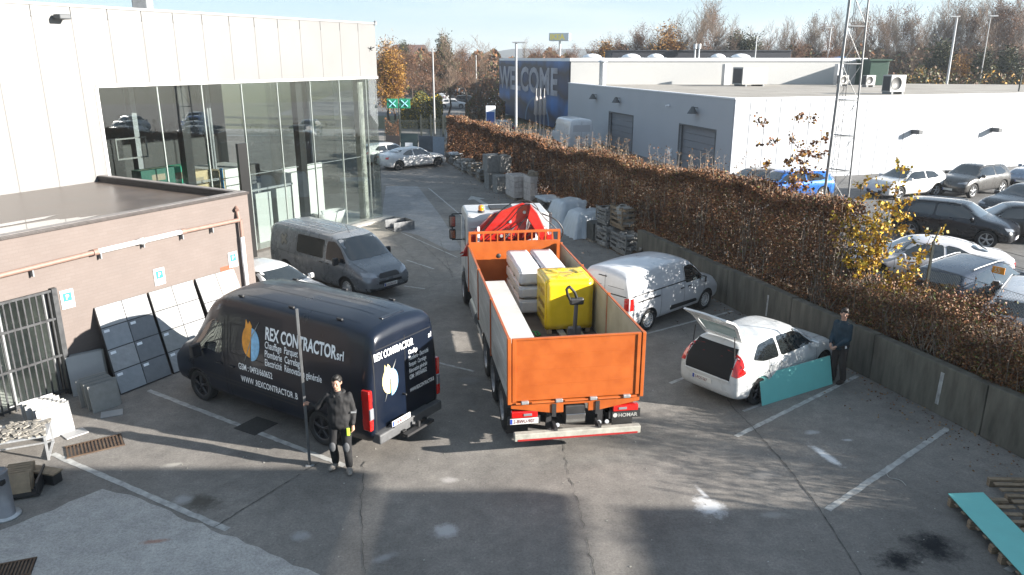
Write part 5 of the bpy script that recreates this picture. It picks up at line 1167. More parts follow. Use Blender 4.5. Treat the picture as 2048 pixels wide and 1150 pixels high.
# ------------------------------------------------------------------ foliage helpers
def leaf_cloud(name, pts, size, mats, parent=None, seed=0, flat=.0, weights=None, aspect=.6):
    """one small bent quad per point, random direction"""
    rs = np.random.RandomState(seed); n = len(pts); d = rs.normal(size=(n, 3)); d[:, 2] *= (1 - flat); d /= np.linalg.norm(d, axis=1)[:, None]
    e = rs.normal(size=(n, 3)); e -= (e * d).sum(1)[:, None] * d; e /= np.linalg.norm(e, axis=1)[:, None]
    s_ = (size * rs.uniform(.6, 1.35, n))[:, None]; P = np.asarray(pts)
    V = np.stack([P - d * s_ * .5, P + e * s_ * aspect * .5, P + d * s_ * .5, P - e * s_ * aspect * .5], 1).reshape(-1, 3)
    mi = rs.choice(len(mats), n, p=weights)
    return rawmesh(name, V, np.arange(n * 4).reshape(-1, 4), mats, parent, mi)
def leafmat(name, c, c2=None):
    m = mat(name, c, .6, noise=.35, nscale=1.6, col2=c2, spec=.3, detail=3); b = m.node_tree.nodes['Principled BSDF']
    return m
HB1 = leafmat('beech_leaf_brown', (.12, .048, .02), (.22, .095, .036)); HB2 = leafmat('beech_leaf_dark', (.055, .026, .015), (.11, .05, .024)); HB3 = leafmat('beech_leaf_pale', (.22, .13, .06), (.3, .19, .09)); HB4 = leafmat('leaf_green', (.06, .07, .015), (.12, .12, .025))
YL = leafmat('yellow_leaf', (.42, .27, .02), (.55, .38, .04)); YL2 = leafmat('ochre_leaf', (.28, .14, .02), (.4, .22, .03))
BARK = mat('bark', (.06, .045, .035), .9, noise=.4, nscale=5); TWIG = mat('twig', (.085, .06, .045), .9, noise=.35, nscale=3); TWIGP = mat('pale_twig', (.2, .165, .13), .9, noise=.3, nscale=3)
class Sticks:
    """many thin tapered branches as one mesh"""
    def __init__(s): s.a = []; s.b = []; s.r0 = []; s.r1 = []
    def add(s, a, b, r0, r1): s.a.append(tuple(a)); s.b.append(tuple(b)); s.r0.append(r0); s.r1.append(r1)
    def build(s, name, m, parent=None, n=3):
        A = np.array(s.a); B = np.array(s.b); d = B - A; d /= np.linalg.norm(d, axis=1)[:, None] + 1e-9
        u = np.cross(d, [.31, .17, .93]); u /= np.linalg.norm(u, axis=1)[:, None] + 1e-9; v_ = np.cross(d, u); V = []
        for P, r in ((A, s.r0), (B, s.r1)):
            for i in range(n):
                t = 2 * math.pi * i / n; V.append(P + (u * math.cos(t) + v_ * math.sin(t)) * np.array(r)[:, None])
        V = np.stack(V, 1).reshape(-1, 3); k = np.arange(len(A))[:, None] * 2 * n
        F = np.concatenate([k + np.array([i, (i + 1) % n, n + (i + 1) % n, n + i]) for i in range(n)], 0)
        return rawmesh(name, V, F, [m], parent, smooth=n > 3)

# ------------------------------------------------------------------ beech hedge on top of the wall
rs = np.random.RandomState(2)
def hedge_h(s_):
    return 3.35 + .10 * np.sin(s_ * .7) + .07 * np.sin(s_ * 2.1 + 1) + np.clip((26 - s_) * .035, -.25, .45)
HE0 = 14.2   # near end of the tall hedge (metres along the wall)
def hedge_points(n, s0, s1, hfun, t0=.35, t1=1.45, edge=.16, zb=1.02, rag=.06):
    s_ = rs.uniform(s0, s1, n); H = hfun(s_); u = rs.uniform(0, 1, n); t = rs.uniform(t0, t1, n); zb = np.where(s_ > 24, zb - .65, zb); z = zb + (H - zb) * rs.uniform(0, 1, n)
    f = u < .42; t[f] = t0 + np.abs(rs.normal(0, edge, f.sum())) + .09 * np.sin(s_[f] * 1.9) + .06 * np.sin(s_[f] * 5 + z[f] * 3)
    g_ = (u >= .42) & (u < .66); z[g_] = H[g_] - np.abs(rs.normal(0, .14, g_.sum())) + rs.normal(0, rag, g_.sum())
    b_ = (u >= .66) & (u < .8); t[b_] = t1 - np.abs(rs.normal(0, edge, b_.sum()))
    P = np.stack([W0.x + V_.x * s_ + W_.x * t, W0.y + V_.y * s_ + W_.y * t, z], 1); return P
hd = thing('beech_hedge', 'tall clipped beech hedge with russet autumn leaves along the top of the wall', 'hedge')
P1 = hedge_points(150000, HE0, 33, hedge_h); P2 = hedge_points(60000, 33, 56, hedge_h)
leaf_cloud('foliage', P1, .075, [HB1, HB2, HB3, HB4], hd, 1, weights=[.5, .34, .12, .04]); leaf_cloud('foliage', P2, .13, [HB1, HB2, HB3], hd, 2, weights=[.56, .36, .08])
sk = Sticks()
for i in range(2600):
    s_ = rnd.uniform(HE0, 40); t = rnd.uniform(.4, 1.3); a = wl(s_, t); H = float(hedge_h(np.array([s_]))[0]); z0 = rnd.uniform(.95, 1.5); z1 = rnd.uniform(2.2, H)
    b = wl(s_ + rnd.uniform(-.3, .3), t + rnd.uniform(-.25, .25)); sk.add((*a, z0), (*b, z1), .016, .006)
for i in range(900):   # shoots above the top
    s_ = rnd.uniform(HE0, 56); t = rnd.uniform(.5, 1.3); a = wl(s_, t); H = float(hedge_h(np.array([s_]))[0]); b = wl(s_ + rnd.uniform(-.12, .12), t + rnd.uniform(-.12, .12)); sk.add((*a, H - .3), (*b, H + rnd.uniform(.03, .28)), .006, .003)
sk.build('stems', TWIGP, hd)
# taller weedy shoots rising from the hedge
sh = Sticks(); lv = []
for i in range(150):
    s_ = rnd.uniform(18, 46); t = rnd.uniform(.8, 1.5); H = float(hedge_h(np.array([s_]))[0]); p = Vector((*wl(s_, t), H - .2)); q = p + Vector((rnd.uniform(-.15, .15), rnd.uniform(-.15, .15), rnd.uniform(.4, 1.0)))
    sh.add(p, q, .007, .003); 
    for k in range(7): c = p.lerp(q, rnd.uniform(.4, 1)); e = c + Vector((rnd.uniform(-.15, .15), rnd.uniform(-.15, .15), rnd.uniform(.0, .15))); sh.add(c, e, .003, .002); lv.append(e)
sh.build('shoots', TWIGP, hd); leaf_cloud('shoot_leaves', lv, .07, [HB3, HB1], hd, 5)
# low scrub beyond the hedge end
def scrub_h(s_): return 2.0 + np.clip((7.6 - s_) * 2, 0, .6) + .16 * np.sin(s_ * 1.3) + .12 * np.sin(s_ * 3.1)  # unseen near stretch raised to throw more shade on the yard
sc_t = thing('scrub_hedge', 'low untrimmed hedge of brown stems and leaves on the near stretch of wall', 'hedge')
P3 = np.concatenate([hedge_points(12000, 0, 7.4, scrub_h, .25, 1.7, .25, .95, .2), hedge_points(45000, 7.2, HE0 + .3, scrub_h, .25, 1.7, .2, .95, .16)])
leaf_cloud('foliage', P3, .06, [HB1, HB2, HB3, HB4], sc_t, 7, weights=[.4, .36, .14, .1])
sk = Sticks()
for i in range(2600):
    s_ = rnd.uniform(0, HE0 + .4); t = rnd.uniform(.3, 1.6); a = wl(s_, t); p = Vector((*a, .95)); 
    for k in range(3): q = p + Vector((rnd.uniform(-.14, .14), rnd.uniform(-.14, .14), rnd.uniform(.2, .42))); sk.add(p, q, .012 - .003 * k, .009 - .003 * k); p = q
sk.build('stems', TWIGP, sc_t)
# yellow-leaved maple saplings growing out of the hedge end
def sapling(name, label, base, tops, seed, dens=26, lsize=.13, ms=None, spread=.3, r0=.025):
    t = thing(name, label, 'shrub', base); r = random.Random(seed); k = Sticks(); lf = []
    for (dx, dy, h) in tops:
        p = Vector((r.uniform(-.12, .12), r.uniform(-.12, .12), 0)); e = Vector((dx, dy, h)); n = 7; prev = p; rr = r0
        for i in range(1, n + 1):
            q = p.lerp(e, i / n) + Vector((r.uniform(-.06, .06), r.uniform(-.06, .06), 0)); k.add(prev, q, rr, rr * .8); rr *= .8
            if i > 2:
                for j in range(3):
                    w_ = q + Vector((r.uniform(-spread, spread), r.uniform(-spread, spread), r.uniform(.02, spread * .8))); k.add(q, w_, rr * .6, .003)
                    for l in range(max(1, dens // 2)): lf.append(q.lerp(w_, r.uniform(.3, 1.25)) + Vector((r.uniform(-.06, .06),) * 3) + Vector((r.uniform(-.07, .07), r.uniform(-.07, .07), r.uniform(-.09, .05))))
            prev = q
    k.build('stem', BARK, t, 4); leaf_cloud('leaves', lf, lsize, ms or [YL, YL2, HB4], t, seed, weights=[.6, .3, .1] if not ms else None, aspect=.85); return t
b = wl(13.9, 1.3)
sapling('yellow_shrub', 'bare-stemmed shrub with bright yellow leaves at the end of the tall hedge', (b.x, b.y, 1.1), [(-.6, .1, 2.5), (-.25, .3, 3.1), (.25, .1, 3.0), (.6, .2, 3.5), (.1, -.3, 2.6), (.9, .0, 2.7), (-.8, .3, 2.2), (.5, -.4, 2.4), (-.4, -.2, 1.9), (.3, .4, 2.2), (0, 0, 2.0)], 3, 24, .095)
b = wl(12.6, 1.0)
sapling('yellow_shrub', 'small shrub with orange-yellow leaves low beside the fence post', (b.x, b.y, 1.1), [(-.3, .1, .9), (.2, .3, 1.1), (.4, -.1, .8), (1.0, .6, 2.1), (.6, .5, 1.6)], 4, 22, .09)
sb = wl(17.6, 1.6)
sapling('maple_sapling', 'thin young maple with sparse brown and yellow leaves rising above the hedge', (sb.x, sb.y, 1.1), [(-.9, .2, 4.35), (.1, .2, 4.5), (.45, .1, 4.4), (1.0, .3, 3.9), (.2, -.2, 3.5), (-.1, .1, 3.2), (.7, .4, 3.4)], 5, 26, .095, [YL2, HB1, HB2], .25, .018)
# chain-link fence with slanting posts
FEN = mat('green_fence_wire', (.03, .035, .03), .6, .2)
fn = thing('chain_link_fence', 'dark chain-link fence on slim posts behind the scrub hedge', 'fence')
for s_ in (3.2, 6.3, 9.3, 12.4):
    a = wl(s_, 1.75); 
    k = MB(); k.box((a.x, a.y, 1.75), (.05, .05, 2.7)); k.tube((a.x, a.y, 3.1), (a.x + .12, a.y + .03, 3.45), .02, n=6); k.build('post', FEN, fn)
sk = Sticks(); a0 = 0; a1 = 12.5; pitch_ = .075
for i in range(int((a1 - a0) / pitch_) + 26):
    for sg in (1, -1):
        s0 = a0 + i * pitch_ - (2.0 if sg > 0 else 0); s1 = s0 + sg * 2.0; z0, z1 = .5, 2.5
        if s0 < a0 and sg > 0: z0 += (a0 - s0); s0 = a0
        if s1 > a1: z1 -= (s1 - a1); s1 = a1
        if sg < 0 and s1 < a0: z1 -= (a0 - s1); s1 = a0
        if sg < 0 and s0 > a1: continue
        if z1 <= z0 or s0 > a1: continue
        p = wl(s0, 1.72); q = wl(s1, 1.72); sk.add((*p, z0), (*q, z1), .0022, .0022)
sk.build('mesh', mat('galvanised_wire', (.12, .13, .12), .5, .5), fn)
for z_ in (2.5, 3.05, 3.3):
    k = MB(); p = wl(a0, 1.75); q = wl(a1, 1.75); k.tube((*p, z_), (*q, z_), .006, n=4); k.build('tension_wire', FEN, fn)

# ------------------------------------------------------------------ lattice mast behind the hedge
mast = thing('lattice_mast', 'tall slender galvanised lattice mast rising behind the hedge', 'mast', (0, 0, LOTZ))
mbase = G(1662, 408, 1.6); mbase = Vector((mbase.x, mbase.y, 0)); 
def mast_at(Y, px0, py0): return AY(px0, py0, Y)
MY = 30.0; pl_ = AY(1640, 470, MY); c0 = Vector((AY(1655, 470, MY).x, MY, 0)); mast.location = (c0.x, c0.y, LOTZ)
GALV = mat('mast_galvanised', (.22, .225, .23), .45, .6, noise=.3, nscale=4)
legs = []; Hm_ = 12.0; w0_, w1_ = .62, .36
for i in range(3):
    a = R(100 + 120 * i); p0 = Vector((math.cos(a) * w0_, math.sin(a) * w0_, 0)); p1 = Vector((math.cos(a) * w1_ , math.sin(a) * w1_, Hm_)); legs.append((p0, p1)); k = MB(); k.tube(p0, p1, .04, .035, 8); k.build('leg', GALV, mast)
k = MB(); N_ = 9
for i in range(N_ + 1):
    z_ = Hm_ * i / N_; P = [a.lerp(b, i / N_) for a, b in legs]
    for u, v_ in ((0, 1), (1, 2), (2, 0)): k.tube(P[u], P[v_], .025, n=6)
k.build('cross_rungs', GALV, mast); k = MB()
for i in range(N_):
    P = [a.lerp(b, i / N_) for a, b in legs]; Q = [a.lerp(b, (i + 1) / N_) for a, b in legs]
    for u, v_ in ((0, 1), (1, 2), (2, 0)): k.tube(P[u], Q[v_], .008, n=4); k.tube(P[v_], Q[u], .008, n=4)
k.build('bracing', GALV, mast); k = MB(); k.tube((.1, .1, 0), (.05, .05, Hm_), .012, n=5); k.tube((-.1, .05, 0), (.0, .0, Hm_), .01, n=5); k.build('cable', TRIM, mast)

# ------------------------------------------------------------------ warehouse
WX = Vector((.951, .309)); WYv = Vector((-.24, .971)); WH = 5.05
WC = Vector((12.6, 44.3))
def wh(a, b, z=0): p = WC + WX * a + WYv * b; return Vector((p.x, p.y, z))
RA = G(1141, 169, WH - .18); RB = G(1728, 168.5, WH - .18)
ware = thing('warehouse', 'long flat-roofed white warehouse with grey sectional doors behind the hedge', 'building')
WPAN = mat('warehouse_cladding', (.38, .4, .43), .5, noise=.04, nscale=.4)
k = MB()
for i in range(46):
    a = i * 1.02 + .01
    if i == 28: continue
    k.prism([wh(a, 0), wh(a + .975, 0), wh(a + .975, .15), wh(a, .15)], LOTZ, WH)
k.build('front_wall', WPAN, ware)
k = MB(); k.prism([wh(28.55, -.02), wh(29.6, -.02), wh(29.6, .2), wh(28.55, .2)], LOTZ, WH); k.build('gutter_recess', mat('gutter_grey', (.12, .12, .14), .5), ware)
k = MB(); k.prism([wh(.03, .03), wh(47, .03), wh(47, .12), wh(.03, .12)], LOTZ, WH - .05); k.build('joint_backing', mat('warehouse_joint', (.09, .09, .095), .6), ware)
doors = [(9.35, 12.6), (20.2, 23.6)]
wpx = lambda px, py: onplane(px, py, wh(0, 0), Vector((WYv.y, -WYv.x)))
def bcoord(px, py): P = wpx(px, py); return (P.xy - WC).dot(WYv), P.z
d2a, z2a = bcoord(1360, 250); d2b, z2b = bcoord(1431, 262); d1a, z1a = bcoord(1219, 225); d1b, z1b = bcoord(1266, 233)
print('doors', d2a, d2b, z2a, z2b, d1a, d1b, z1a, z1b)
doors = [(d2b, d2a, (z2a + z2b) / 2), (d1b, d1a, (z1a + z1b) / 2)]
WL_ = bcoord(1137, 168)[0]; print('left wall length', WL_)
k = MB(); cur = .16
for a, b, zt in doors:
    k.prism([wh(0, cur), wh(0, a), wh(.15, a), wh(.15, cur)], LOTZ, WH); k.prism([wh(0, a), wh(0, b), wh(.15, b), wh(.15, a)], zt, WH); cur = b
k.prism([wh(0, cur), wh(0, WL_), wh(.15, WL_), wh(.15, cur)], LOTZ, WH); k.build('side_wall', WPAN, ware)
for a, b, zt in doors:
    e = thing_part('sectional_door', ware); k = MB()
    n = 6
    for i in range(n): z0 = LOTZ + (zt - LOTZ) * i / n; k.prism([wh(.25, a), wh(.25, b), wh(.3, b), wh(.3, a)], z0, z0 + (zt - LOTZ) / n - .02)
    k.build('door_panel', mat('door_grey', (.2, .21, .23), .5, noise=.08), e); k = MB()
    k.prism([wh(-.02, a - .12), wh(-.02, a), wh(.26, a), wh(.26, a - .12)], LOTZ, zt + .1); k.prism([wh(-.02, b), wh(-.02, b + .12), wh(.26, b + .12), wh(.26, b)], LOTZ, zt + .1); k.prism([wh(-.02, a), wh(-.02, b), wh(.26, b), wh(.26, a)], zt, zt + .1)
    k.build('door_frame', mat('door_frame_dark', (.08, .085, .09), .5), e)
WROOF = mat('gravel_roof', (.2, .18, .155), .9, noise=.25, nscale=.5, col2=(.3, .28, .25), bump=.4, bscale=20)
k = MB(); k.prism([wh(.1, .1), wh(47, .1), wh(47, 16), (RB.x + 1, RB.y + 3), (RA.x + .1, RA.y + .5)], WH - .3, WH - .18); k.build('roof', WROOF, ware)
k = MB(); k.prism([wh(-.04, -.04), wh(47, -.04), wh(47, .2), wh(-.04, .2)], WH, WH + .08); k.prism([wh(-.04, .2), wh(.2, .2), wh(.2, WL_), wh(-.04, WL_)], WH, WH + .08); k.build('roof_edge', WHITE, ware)
# higher rear hall with the welcome mural on its side
HZ = AY(1141, 116, G(1141, 169, WH - .18).y).z; HZ -= .3; print('rear hall z', HZ, wh(0, WL_))
hallb = thing('welcome_hall', 'taller white hall with a blue welcome mural on its shaded side wall', 'building')
END_ = 46
MD = Vector((*WYv, 0)) * 30; RC = RB + Vector((*WYv, 0)) * 25
k = MB(); k.prism([RA, RB, RC, RA + MD], LOTZ, HZ); k.build('wall', mat('hall_white', (.42, .42, .41), .5, noise=.03), hallb)
k = MB(); k.prism([RA - Vector((.1, .1, 0)), RB - Vector((0, .1, 0)), RC, RA + MD - Vector((.1, 0, 0))], HZ + .005, HZ + .3); k.build('roof_edge', WHITE, hallb)
# mural
def mural_material():
    m = bpy.data.materials.new('mural_print'); m.use_nodes = True; t = m.node_tree; b = t.nodes['Principled BSDF']; tc = t.nodes.new('ShaderNodeTexCoord')
    n = t.nodes.new('ShaderNodeTexNoise'); n.inputs['Scale'].default_value = 1.6; n.inputs['Detail'].default_value = 2; wv = t.nodes.new('ShaderNodeTexWave'); wv.inputs['Scale'].default_value = .35; wv.inputs['Distortion'].default_value = 4; wv.bands_direction = 'Y'
    r = t.nodes.new('ShaderNodeValToRGB'); cr = r.color_ramp; cr.elements[0].position = .1; cr.elements[0].color = (.02, .05, .14, 1); cr.elements[1].position = .9; cr.elements[1].color = (.04, .16, .42, 1); e = cr.elements.new(.5); e.color = (.035, .03, .035, 1)
    L = t.links.new; L(tc.outputs['UV'], n.inputs[0]); L(tc.outputs['UV'], wv.inputs[0]); mm = t.nodes.new('ShaderNodeMath'); mm.operation = 'ADD'; ml_ = t.nodes.new('ShaderNodeMath'); ml_.operation = 'MULTIPLY'; ml_.inputs[1].default_value = .5
    L(n.outputs['Fac'], mm.inputs[0]); L(wv.outputs['Fac'], ml_.inputs[0]); L(ml_.outputs[0], mm.inputs[1]); sb_ = t.nodes.new('ShaderNodeMath'); sb_.operation = 'SUBTRACT'; sb_.inputs[1].default_value = .25; L(mm.outputs[0], sb_.inputs[0]); L(sb_.outputs[0], r.inputs[0]); L(r.outputs[0], b.inputs['Base Color']); b.inputs['Roughness'].default_value = .5; return m
MUR = mural_material()
PRt = Vector((RA.x - .14, RA.y, 0)); PL = PRt + MD; LT0 = 0
me = bpy.data.meshes.new('mural_panel'); me.from_pydata([tuple(Vector((PL.x, PL.y, LOTZ))), tuple(Vector((PRt.x, PRt.y, LOTZ))), tuple(Vector((PRt.x, PRt.y, HZ))), tuple(Vector((PL.x, PL.y, HZ)))], [], [(0, 1, 2, 3)]); u = me.uv_layers.new(name='UVMap')
for i, c_ in enumerate(((0, 0), (4, 0), (4, 1.3), (0, 1.3))): u.data[i].uv = c_
me.materials.append(MUR); mo = bpy.data.objects.new('mural', me); col.objects.link(mo); mo.parent = hallb
ux = (PRt - PL).normalized(); LT = mat('mural_letter_grey', (.32, .33, .38), .5, noise=.4, nscale=.6)
k = MB(); Lm = (PRt - PL).length; hh = HZ - LOTZ
text_on(k, 'WELCOME', PL + Vector((0, 0, hh * .5 + LOTZ)) + ux * Lm * .02, ux, (0, 0, 1), hh * .56, .03, Lm * .95 / (hh * .56) / 5.35, off=.05); k.build('mural_lettering', LT, mo)
k = MB(); n = 30; cx = Lm * .62
for i in range(n):
    a0_, a1_ = math.pi * i / n, math.pi * (i + 1) / n
    P = lambda a, r_, q=1: PL + ux * (cx + math.cos(a) * r_ * 5.0) + Vector((0, 0, LOTZ + math.sin(a) * r_ * hh * .43)) + ux.cross(Vector((0, 0, 1))) * .03
    k.quad([P(a0_, .9), P(a1_, .9), P(a1_, 1), P(a0_, 1)])
k.build('mural_arc', mat('mural_pale_blue', (.12, .2, .32), .5), mo)
k = MB(); nn_ = ux.cross(Vector((0, 0, 1))) * .035
for q in range(3):
    x_ = cx + (q - 1) * 1.1 + .3; vs = []
    for i in range(9): z_ = hh * (.33 + .24 * i / 8); xx = x_ + .35 * math.sin(i / 8 * 3 + q) * .6; vs += [PL + ux * xx + Vector((0, 0, LOTZ + z_)) + nn_, PL + ux * (xx + .7) + Vector((0, 0, LOTZ + z_)) + nn_]
    k.add(vs, [(2 * i, 2 * i + 1, 2 * i + 3, 2 * i + 2) for i in range(8)])
k.build('mural_ribbons', mat('mural_cream', (.3, .27, .27), .5), mo)
# wall lamps on the shaded side, box lights on the sunlit wall
LAMPG = mat('wall_lamp_grey', (.07, .075, .08), .5, .2)
def cone_lamp(px, py, lab):
    P = wpx(px, py); t = thing('wall_lamp', lab, 'lamp', P, math.atan2(WYv.y, WYv.x), 'cone lamps on the shaded warehouse wall')
    k = MB(); k.lathe([(.08, .3), (.32, -.1), (.34, -.12), (.3, -.12)], (0, .34, 0), 16); k.build('shade', LAMPG, t); k = MB(); k.tube((0, 0, .22), (0, .34, .25), .03, n=6); k.build('arm', LAMPG, t)
cone_lamp(1193, 195, 'grey cone wall lamp nearest the mural'); cone_lamp(1240, 202, 'grey cone wall lamp just left of the far sectional door'); cone_lamp(1395, 223, 'grey cone wall lamp above the nearer sectional door')
P = wpx(1340, 212); t = thing('security_camera', 'small white camera between the two sectional doors', 'camera', P); k = MB(); k.tube((-.3, 0, 0), (-.05, 0, .03), .07, n=10); k.build('camera_body', WHITE, t)
P = wpx(1341, 305); t = thing('meter_box', 'small white meter box on the wall beside the nearer sectional door', 'box', P); k = MB(); k.box((-.06, 0, 0), (.12, .5, .5), math.atan2(WYv.y, WYv.x) - math.pi / 2, bev=.02); k.build('box_case', WHITE, t)
for px, py, lab in ((1826, 263, 'dark box light on the sunlit wall above the white hatchback'), (1984, 259, 'dark box light on the sunlit wall near the grey gutter')):
    P = onplane(px, py, wh(0, 0), WYv * -1) if False else onplane(px, py, wh(0, 0), Vector((-WX.y, WX.x)))
    t = thing('box_light', lab, 'lamp', P, math.atan2(WX.y, WX.x), 'box lights on the sunlit warehouse wall'); k = MB(); k.box((0, -.32, 0), (.32, .62, .26), bev=.02); k.build('light_case', LAMPG, t)
# roof plant
ACW = mat('plant_white', (.32, .32, .31), .5, noise=.1); ACG = mat('plant_grille', (.03, .03, .035), .6)
def roofpt(px, py): return G(px, py, WH - .18)
def ac(px, py, sz, lab, ang=0, group='air conditioning units on the warehouse roof', fan=True, m=ACW):
    P = roofpt(px, py); t = thing('air_conditioner', lab, 'air conditioner', P, math.atan2(WX.y, WX.x) + ang, group)
    k = MB(); k.box((0, 0, .15 + sz[2] / 2), sz, bev=.03); k.build('casing', m, t); k = MB(); k.box((-sz[0] / 2 - .003, 0, .15 + sz[2] / 2), (.01, sz[1] * .85, sz[2] * .85)); k.build('side_grille', ACG, t)
    for x in (-1, 1): k = MB(); k.box((x * sz[0] * .35, 0, .07), (.15, sz[1] * 1.1, .14)); k.build('foot', GREYP, t)
    if fan:
        k = MB(); k.lathe([(0, 0), (min(sz[0], sz[2]) * .38, 0), (min(sz[0], sz[2]) * .38, -.02)], (-sz[0] * .12, -sz[1] / 2 - .002, .15 + sz[2] / 2), 18, 'y'); k.build('fan_grille', mat('fan_grey', (.1, .1, .1), .5), t)
ac(1498, 172, (2.6, 1.6, 1.5), 'large white rooftop unit with a dark grille on the left', fan=False); ac(1560, 166, (1.1, .5, 1.0), 'white fan unit just right of the large rooftop unit'); ac(1592, 167, (.8, .5, .75), 'small black-fronted fan unit right of the white one', m=mat('plant_dark', (.06, .06, .06), .5))
ac(1684, 172, (.9, .5, .8), 'small fan unit beside the lattice mast, left of it'); ac(1736, 174, (1.0, .5, .85), 'white fan unit just right of the lattice mast'); ac(1785, 188, (1.3, .8, 1.15), 'fan unit standing alone at the right of the roof')
for px, py0, py1, lab in ((1166, 168, 137, 'thin grey roof vent pipe nearest the mural'), (1204, 171, 124, 'wide grey roof vent pipe in front of the white hall')):
    P = roofpt(px, py0); h_ = AY(px, py1, P.y).z - P.z; t = thing('vent_pipe', lab, 'vent pipe', P, 0, 'vent pipes on the warehouse roof'); w_ = .12 if px < 1190 else .3; k = MB(); k.tube((0, 0, 0), (0, 0, h_), w_, n=12); k.build('pipe', STEEL, t); k = MB(); k.tube((0, 0, h_), (0, 0, h_ + .15), w_ * 1.6, w_ * 1.1, n=12); k.build('cowl', STEEL, t)
for px, lab in ((1450, 'grey rectangular duct on the white hall behind the large rooftop unit'), (1674, 'grey rectangular duct on the white hall behind the lattice mast')):
    P = G(px, 170, WH - .18); h_ = AY(px, 128, P.y).z - P.z; t = thing('roof_duct', lab, 'duct', P, math.atan2(WX.y, WX.x), 'ducts on the white hall'); k = MB(); k.box((0, 0, h_ / 2), (.6, .5, h_), bev=.02); k.build('duct_body', STEEL, t)
t = thing('duct_run', 'low steel duct run lying across the warehouse roof', 'duct', (0, 0, 0)); k = MB(); a = roofpt(1370, 166); b = roofpt(1400, 160); c_ = roofpt(1450, 160)
a.z += .3; b.z += .7; c_.z += .7; k.path([a, b, c_], .16, 10); k.path([roofpt(1530, 165) + Vector((0, 0, .3)), roofpt(1670, 168) + Vector((0, 0, .3))], .12, 8); k.build('duct_body', STEEL, t)
# skylight domes on the higher hall
for i, (px, ww) in enumerate(((1184, 2.6), (1262, 2.6), (1311, 2.2), (1436, 2.0), (1481, 2.6))):
    P = AY(px, 114, RA.y + 3); t = thing('skylight_dome', ('white skylight dome %s on the white hall roof' % ('above the mural corner', 'left of the twin chimneys', 'right of the first pair', 'right of the twin chimneys', 'farthest right')[i]), 'skylight', (P.x, P.y, HZ + .3), 0, 'skylight domes on the white hall'); k = MB(); k.lathe([(ww * .38, 0), (ww * .38, .06), (ww * .3, .25), (ww * .16, .38), (0.001, .42)], n=20); k.build('dome', WHITE, t); k = MB(); k.box((0, 0, .03), (ww * .85, ww * .85, .1)); k.build('kerb', GREYP, t)
# dark building behind, green shed, blue container
def bldg(name, lab, px0, px1, pytop, Y, dep, m, cat='building', base=0, pyb=None):
    a = AY(px0, pytop, Y); b = AY(px1, pytop, Y); t = thing(name, lab, cat, ((a.x + b.x) / 2, Y + dep / 2, base)); w_ = b.x - a.x; k = MB(); k.box((0, 0, (a.z - base) / 2), (w_, dep, a.z - base), bev=.05); k.build('wall', m, t)
    k = MB(); k.box((0, 0, a.z - base + .05), (w_ + .3, dep + .3, .16)); k.build('roof', m, t); return t, a.z
bt, bz = bldg('dark_hall', 'long black flat-roofed hall behind the white halls', 1224, 1583, 102, 108, 8, mat('black_cladding', (.018, .02, .028), .6, noise=.1))
for i, px in enumerate((1390, 1398)): P = AY(px, 100, 107); k = MB(); k.tube((P.x, 107, bz - 2.5), (P.x, 107, bz + .3), .12, n=8); k.tube((P.x, 107, bz + .3), (P.x, 107, bz + .9), .26, n=10); t = thing('chimney', ('%s of the twin steel chimneys on the dark hall' % ('left one', 'right one')[i]), 'chimney', (0, 0, 0), 0, 'twin chimneys'); k.build('flue', STEEL, t)
bldg('green_shed', 'dark green box-shaped shed standing behind the roof to the right of the mast', 1742, 1780, 121, 74, 4, mat('green_cladding', (.01, .045, .028), .6, noise=.15), 'shed', base=WH - .2)
bldg('blue_container', 'small blue container visible over the white hall', 1662, 1688, 115, 112, 3, mat('blue_cladding', (.02, .12, .3), .6), 'container', base=3)

# ------------------------------------------------------------------ parked cars
def sedan(name, label, colr, kind, met=.0, rim=RIM_S, group='cars parked in the raised car park', cat='car'):
    P_ = paint(label[:24], colr, met, .28); 
    K = dict(hatch=(2.12, -2.12, 1.79, 1.46, .98, .74, .95, .3, -1.3, 1.05, None), suv=(2.15, -2.15, 1.84, 1.6, 1.08, .84, 1.04, .35, -1.4, 1.1, None), estate=(2.35, -2.4, 1.85, 1.48, .98, .76, .96, .4, -1.6, 1.15, None), saloon=(2.35, -2.35, 1.85, 1.44, .95, .72, .93, .4, -1.1, 1.15, 1.05))[kind]
    Lf, Lr, w_, h_, hood, nose, belt, r0_, r1_, ws, deck = K
    st = hatch_st(Lf, Lr, w_, h_, hood=hood, nose=nose, tail=hood + .06, belt=belt, roof0=r0_, roof1=r1_, wsbase=ws, roofw=.6 if kind != 'saloon' else .57, deck=deck, zb=.2 if kind != 'suv' else .27)
    c = Car(name, label, cat, st, P_, (Lf - .82, Lr + .8), .33 if kind != 'suv' else .36, group=group, rim=rim, low=(TRIM, .36) if kind == 'suv' else None, dx=.11)
    car_details(c, Lf, Lr, w_, h_, hood, nose, belt, r0_, r1_, ws, body=P_, deck=deck, lamps=(nose - .12, .1), tailz=belt - .1)
    c.plate('F', 0, .42); c.plate('B', 0, .62 if not deck else .7)
    if kind in ('estate', 'suv'):
        for sd in (1, -1):
            k = MB(); pts = [c.cast('T', x, sd * .56, .04) for x in np.linspace(r1_ + .15, r0_ - .1, 7)]; k.path(pts, .018, 6); k.build('roof_rail', STEEL if met or sum(colr) > .5 else TRIM, c.t)
    return c
def park(c, px, py, ang, z=LOTZ): p = G(px, py, z); c.put(p.x, p.y, R(ang), z); return c.t
LZ = LOTZ
blue = sedan('parked_car', 'bright blue estate car parked behind the hedge in front of the white wall', (.015, .12, .42), 'estate', .3); park(blue, 1568, 397, 197)
park(sedan('parked_car', 'dark grey car just left of the blue one behind the hedge', (.06, .055, .055), 'saloon', .5), 1512, 390, 200)
